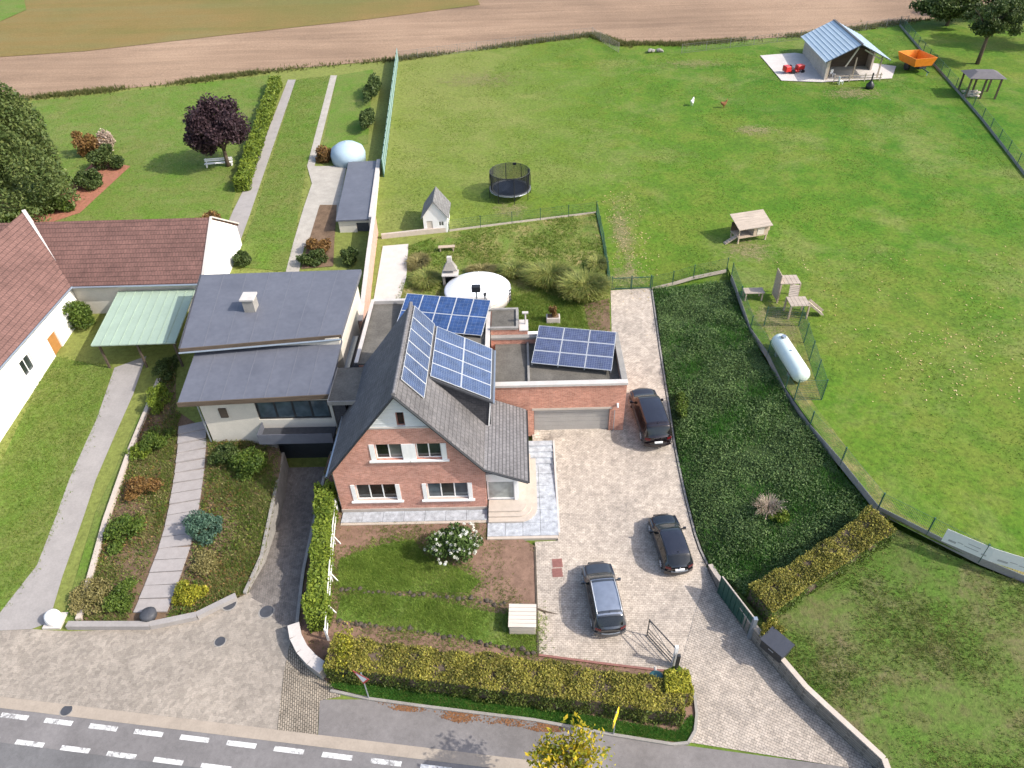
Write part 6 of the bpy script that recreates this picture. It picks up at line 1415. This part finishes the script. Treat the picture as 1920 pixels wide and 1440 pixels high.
def trailer():
    c = G(1712, 130); t = thing('tipper_trailer', 'bright orange tipper trailer beside the stable', 'trailer', c, R(10))
    def tray(x0, x1, y0, y1, z0, z1, fl):
        out = [(x0, y0), (x1, y0), (x1, y1), (x0, y1)]; top_ = [(x0-fl, y0-fl), (x1+fl, y0-fl), (x1+fl, y1+fl), (x0-fl, y1+fl)]
        for k in range(4):
            a, b = out[k], out[(k+1) % 4]; p, q = top_[k], top_[(k+1) % 4]; cx_ = .05
            vs = [(*a, z0), (*b, z0), (*q, z1), (*p, z1)]; vi = [(v[0]*.95, v[1]*.95, v[2]) for v in vs]
            MB().add(vs+vi, [(0, 1, 2, 3), (7, 6, 5, 4), (0, 4, 5, 1), (1, 5, 6, 2), (2, 6, 7, 3), (3, 7, 4, 0)]).build('side_board', M['orange'], t, False, False)
        MB().box((x0*.96, y0*.96, z0-.03), (x1*.96, y1*.96, z0+.05)).build('bed', M['orange'], t, False, False)
    tray(-1.25, 1.25, -1.7, 1.7, .85, 1.9, .3)
    MB().box((-.5, -1.8, .55), (.5, 1.6, .8)).build('chassis', M['dark'], t, False, False)
    for y in (.0, ):
        for x in (-1.05, 1.05): MB().tube([(x-.16, y, .5), (x+.16, y, .5)], .5, 18).build('wheel', M['black'], t, False, False)
    MB().bar((0, -1.7, .62), (0, -3.2, .45), .12, .12).build('drawbar', M['greenmetal'], t, False, False); MB().bar((0, -2.9, .5), (0, -2.9, 0), .08, .08).build('jack_leg', M['bluegreen'], t, False, False)
trailer()
def gazebo():
    c = G(1830, 178); t = thing('gazebo', 'open wooden shelter with a flat dark grey roof and firewood below', 'shelter', c, R(-8))
    for x in (-1.7, 0, 1.7):
        for y in (-1.3, 1.3): MB().box((x-.09, y-.09, -.1), (x+.09, y+.09, 2.4)).build('post', M['wooddark'], t, False, False)
    MB().add([(-2.1, -1.7, 2.4), (2.1, -1.7, 2.4), (2.1, 1.7, 2.4), (-2.1, 1.7, 2.4), (-1.0, -.5, 2.9), (1.0, -.5, 2.9), (1.0, .5, 2.9), (-1.0, .5, 2.9)], [(3, 2, 1, 0), (4, 5, 6, 7), (0, 1, 5, 4), (1, 2, 6, 5), (2, 3, 7, 6), (3, 0, 4, 7)]).build('roof', plain('shelter_felt', (.13, .12, .125), .15, 2, .85, .2, bump=.2), t, False, False)
    for y in (-1.3, 1.3): MB().bar((-1.8, y, 2.3), (1.8, y, 2.3), .1, .14).build('beam', M['wooddark'], t, False, False)
gazebo()
c = G(1822, 180); t = thing('firewood_pile', 'pile of pale split logs under the dark roofed shelter', 'logs', c)
for k in range(26):
    r_ = random.uniform(.08, .13); x, y, z = c.x+random.uniform(-1.1, .9), c.y+random.uniform(-.4, .5), c.z+.1+.19*(k//9); a = random.uniform(-.3, .3)
    MB().tube([(x-.3*math.cos(a), y-.3*math.sin(a), z), (x+.3*math.cos(a), y+.3*math.sin(a), z)], r_, 6).build('log', M['woodpale'], t)
def firepit():
    c = G(1630, 166); t = thing('fire_stove', 'black iron garden stove with a chimney in front of the stable', 'stove', c)
    MB().lathe([(.45, 0), (.5, .15), (.5, .5), (.2, .85), (.12, .95)], 14, c).build('firebox', M['black'], t, True); MB().tube([c+Vector((0, 0, .9)), c+Vector((0, 0, 1.9))], .1, 8).build('chimney', M['black'], t)
firepit()
for k, (a, b, lb) in enumerate(((1560, 145, 'pale metal garden chair at the left of the stable porch'), (1575, 158, 'pale metal garden chair standing on the grass before the stable'))):
    c = G(a, b); t = thing('garden_chair', lb, 'chair', c, R(30+60*k), 'garden chairs by the stable')
    MB().box((-.25, -.25, .42), (.25, .25, .46)).build('seat', M['white'], t, False, False); MB().box((-.25, .22, .46), (.25, .26, .95)).build('backrest', M['white'], t, False, False)
    for x in (-.22, .22):
        for y in (-.22, .22): MB().box((x-.025, y-.025, -.03), (x+.025, y+.025, .42)).build('leg', M['white'], t, False, False)
# two hens on the meadow
def hen(px, label, mt, rz):
    c = G(*px); o = thing('hen', label, 'hen', c, rz, 'hens on the meadow')
    V = [(0, 0, .32), (.12, 0, .36), (-.14, 0, .36), (-.30, 0, .50), (.20, 0, .50), (.24, 0, .60), (.31, 0, .585)]; E_ = [(0, 1), (0, 2), (2, 3), (1, 4), (4, 5), (5, 6)]; Rr = [.16, .14, .13, .05, .075, .065, .02]
    V += [(.02, .06, .18), (.02, .06, .01), (.09, .06, .01), (.02, -.06, .18), (.02, -.06, .01), (.09, -.06, .01)]; E_ += [(0, 7), (7, 8), (8, 9), (0, 10), (10, 11), (11, 12)]; Rr += [.03, .014, .012, .03, .014, .012]
    me = bpy.data.meshes.new('body'); me.from_pydata([tuple(q*1.5 for q in v) for v in V], E_, []); me.materials.append(mt); b = bpy.data.objects.new('body', me); COL.objects.link(b); b.parent = o
    md = b.modifiers.new('skin', 'SKIN')
    for i, r_ in enumerate(Rr): me.skin_vertices[0].data[i].radius = (r_*1.5, r_*1.5)
    me.skin_vertices[0].data[0].use_root = True; sb = b.modifiers.new('sub', 'SUBSURF'); sb.levels = sb.render_levels = 1
    m = MB(); m.add([(.33, -.008, .93), (.42, -.008, .99), (.36, -.008, 1.02), (.33, .008, .93), (.42, .008, .99), (.36, .008, 1.02)], [(0, 1, 2), (5, 4, 3), (0, 3, 4, 1), (1, 4, 5, 2), (2, 5, 3, 0)]); m.build('comb', M['red'], o, False, False)
hen((1297, 198), 'white hen walking on the meadow grass', M['white'], R(60)); hen((1356, 202), 'brown hen pecking on the meadow grass', plain('brown_feather', (.20, .09, .04), .3, 9, .8, .2, bump=.1), R(10))
# stone heap by the pasture corner
c = G(1232, 98); t = thing('stone_heap', 'small heap of pale stones at the back fence of the meadow', 'stones', c)
for k in range(7):
    bm = bmesh.new(); bmesh.ops.create_icosphere(bm, subdivisions=1, radius=random.uniform(.25, .5)); me = bpy.data.meshes.new('stone')
    for v in bm.verts: v.co *= random.uniform(.75, 1.15); v.co.z *= .7
    bm.to_mesh(me); bm.free(); me.materials.append(M['concrete']); part('stone', me, None, t, (random.uniform(-1.2, 1.2), random.uniform(-.5, .5), random.uniform(0, .35)))

# ------------------------------------------------------------------ trodden patches in the meadow
for i, (px, rx, ry) in enumerate((((1168, 440), 1.7, 9.0), ((1400, 470), 3.6, 3.2), ((1455, 600), 3.4, 4.0), ((960, 392), 2.6, 2.6), ((1600, 175), 6.0, 3.4), ((1420, 245), 4.0, 2.6), ((1180, 520), 2.4, 3.0), ((1300, 120), 8.0, 3.0), ((900, 150), 9.0, 5.0))):
    c_ = G(*px); pl = [(c_.x+rx*1.25*math.cos(a), c_.y+ry*1.25*math.sin(a)) for a in np.linspace(0, 2*math.pi, 25)[:-1]]
    sheet('worn_ground', pl, wornmat('worn_turf_%d' % i, c_, rx, ry, (.27, .225, .12) if i not in (7, 8) else (.24, .225, .095)), .035+.002*i, 1.0)
# ------------------------------------------------------------------ trees
def tree(name, label, base, h, trunk_h, crown, n, lm, size, bark, lumps=26, lump=.3, limbs=9, r0=.2, shell=.25, group='garden trees'):
    b = Vector(base); t = thing(name, label, 'tree', b, 0, group); c = b+Vector((0, 0, h-crown[2]))
    m = MB(); m.tube([b+Vector((0, 0, -.2)), b+Vector((.05, 0, trunk_h)), c+Vector((0, 0, crown[2]*.3))], [r0*1.3, r0, r0*.35], 9)
    tr = m.build('trunk', bark, t, True); tips = []
    for k in range(limbs):
        a = 2*math.pi*k/limbs+random.uniform(-.3, .3); z = random.uniform(.1, .8)
        s_ = b+Vector((0, 0, trunk_h+(c.z-b.z-trunk_h)*z*.8)); e = c+Vector((math.cos(a)*crown[0]*.75, math.sin(a)*crown[1]*.75, crown[2]*random.uniform(-.5, .7)))
        q = MB(); q.tube([s_, s_.lerp(e, .5)+Vector((0, 0, .2)), e], [r0*.45, r0*.25, r0*.08], 6); q.build('limb', bark, tr, True); tips.append(e)
    P = blob_pts(c, crown, n, shell, lumps, lump); V, F = leaf_quads(P, size); raw_obj('crown', V, F, lm, t)
    return t
# big conifer-like tree at the left edge
b = G(12, 405); TT = float(at_y(18, 140, b.y)[2])-b.z; t = thing('dense_tree', 'big dense dark green broad conical tree at the garden corner', 'tree', b, 0, 'garden trees')
n = 60000; zz = rng.uniform(0, 1, n)**.8; rad = 6.2*(1-zz**2.8)+.2; a = rng.uniform(0, 2*math.pi, n); rad = rad*(1+.14*np.sin(a*5+zz*9)+.08*np.sin(a*11+zz*23))*np.sqrt(rng.uniform(.45, 1, n))
P = np.column_stack([b.x+rad*np.cos(a), b.y+.5+rad*np.sin(a), b.z+.3+zz*TT*1.22]); V, F = leaf_quads(P, .17); raw_obj('crown', V, F, L['bigtree'], t)
MB().tube([(b.x, b.y+.5, b.z-.2), (b.x, b.y+.5, b.z+TT*.85)], [.35, .06], 9).build('trunk', M['bark'], t)
b = G(428, 312); tree('purple_tree', 'round purple leaved tree standing on the neighbour lawn', b, 7.6, 1.3, (3.7, 3.4, 3.2), 22000, L['purple'], .16, M['bark'], 30, .34)
# dark tree in the top right corner and its neighbours
b = G(1832, 120); tree('dark_tree', 'airy dark green tree leaning behind the shelter', b, 9.0, 2.6, (4.6, 4.2, 3.4), 11000, L['conifer'], .16, M['bark'], 40, .22, 12, .22)
b = G(1915, 100); tree('dark_tree', 'dense dark green tree at the far right corner of the meadow', b+Vector((4, 3, 0)), 11, 3.0, (6.0, 5.0, 4.2), 16000, L['conifer'], .22, M['bark'], 34, .30, 12, .32)
b = G(1775, 48); tree('dark_tree', 'low dark tree beside the far right fence', b, 6.5, 1.0, (7.0, 4.0, 3.1), 16000, L['conifer'], .22, M['bark'], 30, .3, 10, .22)
b = G(1860, 40); tree('dark_tree', 'broad dark tree overhanging the tilled field', b+Vector((2, 2, 0)), 8.5, 1.5, (8.0, 5.0, 4.0), 18000, L['conifer'], .24, M['bark'], 30, .3, 10, .25)
# street tree whose top reaches into view
b0 = G(1075, 1462); tp_ = G(1075, 1400, 4.6); b = Vector((tp_.x-.3, tp_.y-.7, h1(tp_.x-.3, tp_.y-.7)))
t = thing('street_tree', 'small street tree with pale bare branches and yellow-green leaves', 'tree', b); c = b+Vector((0, .0, 4.3))
tr = MB().tube([b+Vector((0, 0, -.2)), b+Vector((.05, 0, 2.2)), b+Vector((0, .1, 3.6))], [.11, .08, .05], 8).build('trunk', M['palebark'], t, True); ends = []
for k in range(14):
    a = 2*math.pi*k/14+random.uniform(-.2, .2); s_ = b+Vector((0, .05, random.uniform(2.2, 3.5))); e = c+Vector((math.cos(a)*random.uniform(.9, 1.9), math.sin(a)*random.uniform(.8, 1.6), random.uniform(-.3, .9)))
    md_ = s_.lerp(e, .55)+Vector((random.uniform(-.2, .2), random.uniform(-.2, .2), .3)); MB().tube([s_, md_, e], [.035, .024, .010], 6).build('limb', M['palebark'], tr, True); ends += [e, md_]
    for q in range(2): f_ = md_+Vector((random.uniform(-.6, .6), random.uniform(-.6, .6), random.uniform(0, .5))); MB().tube([md_, f_], [.014, .006], 5).build('limb', M['palebark'], tr, True); ends.append(f_)
P = np.vstack([np.array(e)+rng.normal(size=(46, 3))*np.array([.27, .25, .2]) for e in ends]); V, F = leaf_quads(P, .11); raw_obj('crown', V, F, L['autumn'], t)
# ------------------------------------------------------------------ shrubs
def shrub(px, label, r, n, lm, size=.08, name='shrub', group='garden shrubs', lumps=14, lump=.4, lift=.75):
    b = G(*px); return plant(name, label, 'shrub', b, (b.x, b.y, b.z+r[2]*lift), r, n, lm, size, 5, M['bark'], lumps, lump, group)
b = G(850, 1045); t = plant('hydrangea', 'large rounded bush covered in white flower heads by the terrace', 'shrub', b, (b.x, b.y+.2, b.z+1.0), (1.7, 1.4, 1.15), 8500, L['hydr'], .085, 7, M['bark'], 26, .34)
P0 = blob_pts((b.x, b.y+.2, b.z+1.05), (1.74, 1.44, 1.18), 210, .95, 26, .36); P0 = P0[P0[:, 2] > b.z+.55][:170]
d_ = rng.normal(size=(len(P0)*34, 3)); d_ /= np.linalg.norm(d_, axis=1)[:, None]; V, F = leaf_quads(np.repeat(P0, 34, 0)+d_*.075, .04); raw_obj('flower_heads', V, F, L['flower'], t)
shrub((385, 1000), 'rounded blue-green bush beside the stepped path', (1.25, 1.2, .85), 5000, L['bluegreen'], .08)
shrub((232, 1005), 'bright green bush at the edge of the rockery', (1.25, 1.5, .7), 4500, L['green'], .09)
shrub((275, 920), 'russet and green low bush in the upper rockery', (1.3, 1.3, .6), 3500, L['russet'], .08)
shrub((180, 1120), 'low tawny ground shrub at the foot of the rockery', (1.5, 1.3, .4), 4000, L['straw'], .07)
shrub((230, 1125), 'low olive green shrub beside the foot of the stepped path', (1.2, 1.2, .45), 3500, L['green'], .07)
shrub((355, 1120), 'yellow variegated bush at the rockery corner', (1.0, .9, .5), 3500, L['yellow'], .07)
shrub((385, 1060), 'straw coloured low shrub by the curved wall', (1.2, .9, .35), 2500, L['straw'], .06)
shrub((470, 880), 'dark green bush below the neighbour balcony', (1.3, 1.2, .9), 4500, L['green'], .09)
shrub((425, 860), 'small olive bush at the wall of the cream house', (1.1, 1.0, .6), 3000, L['conifer'], .08)
shrub((300, 830), 'mid green bush in the narrow bed by the pale edging', (1.0, 1.4, .7), 3000, L['green'], .08)
shrub((265, 855), 'small bright bush in the narrow bed by the pale edging', (.8, .9, .5), 2000, L['thuja'], .07)
shrub((300, 760), 'yellowish bush under the grey eave', (.9, 1.3, .8), 3000, L['thuja'], .08)
shrub((318, 700), 'dark bush between the carport and the grey house', (.9, 1.6, .8), 3000, L['conifer'], .09)
shrub((150, 610), 'round bright green bush beside the green carport', (1.9, 1.6, 1.3), 6500, L['green'], .1)
shrub((175, 350), 'dark rounded bush in the red bed beside the big tree', (1.7, 1.5, 1.2), 4500, L['conifer'], .13)
shrub((210, 315), 'dark green round bush on the neighbour lawn', (1.9, 1.6, 1.4), 5000, L['conifer'], .13)
shrub((172, 290), 'russet tall bush behind the round bushes', (1.9, 1.6, 1.6), 4500, L['russet'], .13)
shrub((205, 285), 'pale pinkish bush between the round bushes', (1.2, 1.2, 1.5), 2500, L['pinkgrass'], .12)
shrub((110, 395), 'low green shrub at the foot of the big tree', (2.0, 1.4, .8), 4000, L['green'], .12)
shrub((35, 412), 'bright green shrub in front of the big tree', (1.6, 1.2, .9), 3500, L['thuja'], .12)
shrub((395, 425), 'russet bush beside the gable of the farmhouse', (1.3, 1.3, 1.0), 3000, L['russet'], .11)
shrub((455, 498), 'small dark bush behind the grey house', (1.1, 1.1, .8), 2500, L['conifer'], .1)
shrub((600, 470), 'orange tinged bush in the bed beside the long shed', (1.3, 1.8, .8), 3500, L['russet'], .1)
shrub((590, 495), 'dark bush at the back wall of the grey house', (1.4, 1.0, .8), 3000, L['conifer'], .1)
shrub((660, 492), 'dark clipped bush beside the pink boundary wall', (.9, .9, .8), 2500, L['conifer'], .1)
shrub((612, 300), 'brown dry bush beside the round tent', (1.5, 1.3, 1.0), 2500, L['russet'], .12)
for px, r in (((690, 240), (1.0, 3.0, 1.4)), ((700, 180), (1.0, 5.0, 1.3))):
    shrub(px, 'dark conifer row along the pale blue-green screen fence' if r[1] < 4 else 'long dark conifer row at the far end of the screen fence', r, 5000, L['conifer'], .14)
# yellow hedge on the neighbour side and its bright end
a_, b_ = G(455, 360), G(520, 160); hedge('garden_hedge', 'yellow-green garden hedge along the narrow gravel strip', Vector((a_.x, a_.y, 0)), Vector((b_.x, b_.y, 0)), 1.3, 1.2, 16000, L['thuja'], size=.13)
# planting in the rear garden
def grass_clump(px, label, n, hh, sp_, lm, wd=.02, name='ornamental_grass', group='ornamental grasses'):
    b = G(*px); t = thing(name, label, 'ornamental grass', b, 0, group); a = rng.uniform(0, 2*math.pi, n); r = np.sqrt(rng.uniform(0, 1, n))
    B = np.column_stack([b.x+sp_[0]*.55*r*np.cos(a), b.y+sp_[1]*.55*r*np.sin(a), np.full(n, b.z-.02)]); B[:, 2] = hgt(B[:, 0], B[:, 1])-.02
    hgt_ = hh*rng.uniform(.55, 1.1, n); out = (.25+.75*r)*rng.uniform(.4, 1.1, n); D = np.column_stack([np.cos(a)*sp_[0]*.6*out, np.sin(a)*sp_[1]*.6*out, np.zeros(n)])
    mid = B+D*.4+np.column_stack([np.zeros((n, 2)), hgt_*.8]); tip = B+D+np.column_stack([np.zeros((n, 2)), hgt_*rng.uniform(.6, 1.0, n)])
    s_ = np.column_stack([-np.sin(a), np.cos(a), np.zeros(n)])*wd
    V = np.stack([B-s_, B+s_, mid+s_*.8, mid-s_*.8, tip+s_*.2, tip-s_*.2], 1).reshape(-1, 3); i = np.arange(n)*6
    F = np.vstack([np.column_stack([i, i+1, i+2, i+3]), np.column_stack([i+3, i+2, i+4, i+5])]); raw_obj('blades', V, F, lm, t)
    V, F = leaf_quads(tip[::7], .05); raw_obj('plumes', V, F, L['straw'] if lm is not L['pinkgrass'] else lm, t); return t
grass_clump((1095, 555), 'tall dense green grass clump beside the back end of the drive', 5200, 1.7, (2.3, 1.9), L['reed'], .025)
grass_clump((1030, 530), 'wide dark green grass clump behind the rear lawn', 5200, 1.4, (2.4, 1.7), L['reed'], .025)
grass_clump((965, 515), 'straw topped grass clump right of the pool cover', 2500, .9, (1.6, 1.2), L['reed'], .025)
grass_clump((905, 510), 'straw coloured grass clump behind the pool cover', 1500, .6, (1.6, .8), L['straw'], .025)
grass_clump((800, 530), 'green and straw grass clump left of the stone barbecue', 2200, .8, (1.5, 1.5), L['reed'], .025)
grass_clump((785, 495), 'low tawny grass clump by the rear path', 1400, .55, (1.2, 1.4), L['straw'], .025)
grass_clump((1120, 500), 'tawny grass clump at the corner of the rear garden fence', 1200, .7, (1.1, 1.3), L['reed'], .025)
grass_clump((1438, 960), 'pale pinkish feathery grass clump on the dark bank', 260, 1.0, (1.0, .9), L['pinkgrass'], .010)
shrub((1462, 975), 'small yellow-green shrub below the pink feathery grass', (.6, .5, .4), 900, L['thuja'], .07)
shrub((1275, 765), 'light green shrub on the bank beside the tall dark car', (.7, 1.4, .5), 1800, L['green'], .08)
shrub((1445, 1185), 'ochre shrub between the gate post and the cabinet', (.8, .6, .5), 1600, L['hedge'], .06)
# ------------------------------------------------------------------ ground cover and grass blades
def spill(P, sd):          # turf that strays over its edge
    P = P.copy(); P[:, :2] += rng.normal(0, sd, (len(P), 2)); P = P[(P[:, 0] < 1.4) & (P[:, 1] < 80)] if sd < .2 else P; P = P[~((P[:, 0] > 1.35) & (P[:, 1] < 28))]; P[:, 2] = hgt(P[:, 0], P[:, 1])+.01; return P
P = scatter_pts(bank_poly, 85000); P[:, 2] += rng.uniform(.02, .26, len(P))*(1+.9*np.sin(P[:, 0]*1.3+np.sin(P[:, 1]*.8))*np.sin(P[:, 1]*1.1)); V, F = leaf_quads(P, .062, np.array([0, 0, 1.0]), .45)
o = raw_obj('ground_cover', V, F, L['cover']); o['kind'] = 'stuff'; o['label'] = 'dense dark green ground cover on the bank'
tufts('bank_grass', clump_filter(scatter_pts(bank_poly, 16000), .9, .35), .15, .38, L['vgrass'], 5, .018, .8, 'green grass growing through the bank ground cover')
tufts('weed_grass', clump_filter(scatter_pts(lot_poly, 46000), .9, .42), .04, .16, L['wgrass'], 5, .022, .8, 'rough weedy grass on the sloping lot')
tufts('front_grass', spill(clump_filter(np.vstack([scatter_pts(lawn_low, 11000), scatter_pts(lawn_up, 11000)]), 1.6, .6), .38), .05, .17, L['grass'], 5, .016, .8, 'short green grass of the front lawns')
tufts('front_dry_grass', spill(clump_filter(np.vstack([scatter_pts(lawn_low, 5000), scatter_pts(lawn_up, 7000)]), 1.3, .45), .5), .04, .13, L['mgrass'], 5, .018, .9, 'yellowish grass patches of the front lawns')
tufts('verge_grass', scatter_pts(verge, 9000), .05, .15, L['vgrass'], 5, .016, .8, 'bright green grass on the street verge')
tufts('rear_grass', np.vstack([scatter_pts(rl, 5000), clump_filter(scatter_pts(rear, 22000), .8, .6)]), .07, .25, L['mgrass'], 5, .022, .8, 'longer grass of the rear garden')
md_poly = [tuple(G(a, b).xy) for a, b in ((730, 330), (750, 120), (1110, 72), (1260, 102), (1440, 95), (1690, 60), (1750, 140), (1905, 330))]+[(56, 60), (60, 40), (40, 24), (30, 23)]+[(x+.4, y) for x, y in edge_pts(EDGE_F, 24, 52, 14)]+[(11.5, 53.5)]+[tuple(G(a, b).xy) for a, b in ((1125, 395), (842, 428), (722, 438))]
tufts('meadow_grass', clump_filter(scatter_pts(md_poly, 80000), .5, .45), .03, .11, L['mgrass'], 3, .03, .9, 'grass blades over the meadow')
# weeds in the front beds, fallen leaves
tufts('bed_weeds', clump_filter(scatter_pts(fg, 26000), 1.1, .4), .04, .13, L['wgrass'], 5, .018, .9, 'sparse weeds in the front garden beds')
_pl = np.array([tuple(G(a, b).xy) for a, b in ((362, 795), (361, 840), (356, 890), (349, 935), (340, 985), (328, 1030), (312, 1075), (297, 1115), (283, 1150))])
_rp = clump_filter(scatter_pts(bed, 26000), .7, .55); _px = np.interp(_rp[:, 1], _pl[::-1, 1], _pl[::-1, 0]); _rp = _rp[np.abs(_rp[:, 0]-_px) > 1.1]
tufts('rockery_plants', _rp, .08, .3, L['wgrass'], 5, .03, .9, 'low mixed plants over the rockery bed')
lv = [(1560, 640), (1880, 600), (1919, 760), (1720, 730)]; lp = scatter_pts([tuple(G(a, b).xy) for a, b in lv], 150); _c = G(1172, 440); lp2 = np.column_stack([rng.normal(_c.x, 1.2, 420), rng.normal(_c.y, 5.0, 420), np.zeros(420)]); lp2 = lp2[(lp2[:, 0] > _c.x-1.6) | (lp2[:, 1] > _c.y+4)]; lp2[:, 2] = hgt(lp2[:, 0], lp2[:, 1]); lp3 = clump_filter(scatter_pts([tuple(G(a, b).xy) for a, b in ((430, 1), (431, 2), (430, 3))], 3), 1, 1)[:0]; lp4 = scatter_pts([tuple(G(a, b).xy) for a, b in ((1430, 480), (1919, 460), (1919, 760), (1640, 760))], 200)
Q = np.vstack([lp, lp2, lp4]); Q[:, 2] += .04; V, F = leaf_quads(Q, .075, np.array([0, 0, 1.0]), .8); o = raw_obj('fallen_leaves', V, F, L['dead']); o['kind'] = 'stuff'; o['label'] = 'fallen pale brown leaves lying on the meadow'
wl = clump_filter(scatter_pts([tuple(G(a, b).xy) for a, b in ((700, 1314), (800, 1328), (1000, 1353), (1120, 1374), (1010, 1372), (940, 1358), (860, 1356), (790, 1336), (740, 1332))], 3000), 2.5, .4); wl[:, 2] += .04; V, F = leaf_quads(wl, .05, np.array([0, 0, 1.0]), .8); o = raw_obj('leaf_litter', V, F, leafmat('brown_litter', [(0, (.16, .07, .03)), (1, (.34, .17, .08))])); o['kind'] = 'stuff'; o['label'] = 'brown leaf litter along the pavement edge'

# ragged edges: turf on the neighbour side, field margins, rockery foliage
nb = [Pw((0, 872), (100, 668), (212, 692), (180, 790), (130, 900), (70, 1060), (0, 1150)), upper, strip]
tufts('neighbour_grass', spill(np.vstack([scatter_pts(nb[0], 9000), scatter_pts(upper, 12000), scatter_pts(strip, 9000)]), .25), .04, .13, L['mgrass'], 4, .025, .9, 'short grass of the neighbour lawns')
_m = np.array([tuple(p) for p in fbw]); _t = rng.uniform(0, len(_m)-1.001, 15000); _i = _t.astype(int); _f = (_t-_i)[:, None]; _P = _m[_i]*(1-_f)+_m[_i+1]*_f+rng.normal(0, .55, (15000, 2)); _P = np.column_stack([_P, hgt(_P[:, 0], _P[:, 1])+.04])
tufts('field_margin', clump_filter(_P, .3, .6), .12, .5, leafmat('margin_blade', [(0, (.06, .09, .02)), (.6, (.11, .13, .03)), (1, (.24, .20, .08))], .6, .4), 5, .04, .6, 'ragged long grass along the edge of the tilled field')
for nm, lm, n_, sc_, kp, sz, lb in (('rockery_foliage', L['green'], 9000, .9, .28, .07, 'green low foliage over the rockery'), ('rockery_foliage', L['russet'], 7000, .8, .22, .06, 'russet low foliage over the rockery'), ('rockery_foliage', L['straw'], 6000, 1.0, .22, .06, 'tawny low foliage over the rockery'), ('rockery_foliage', L['thuja'], 5000, 1.2, .2, .06, 'bright green low foliage over the rockery')):
    Pq = clump_filter(scatter_pts(bed, n_*2), sc_, kp); Pq = Pq[np.abs(Pq[:, 0]-np.interp(Pq[:, 1], _pl[::-1, 1], _pl[::-1, 0])) > 1.15]; Pq[:, 2] += rng.uniform(.02, .3, len(Pq)); V, F = leaf_quads(Pq, sz); o = raw_obj(nm, V, F, lm); o['kind'] = 'stuff'; o['label'] = lb
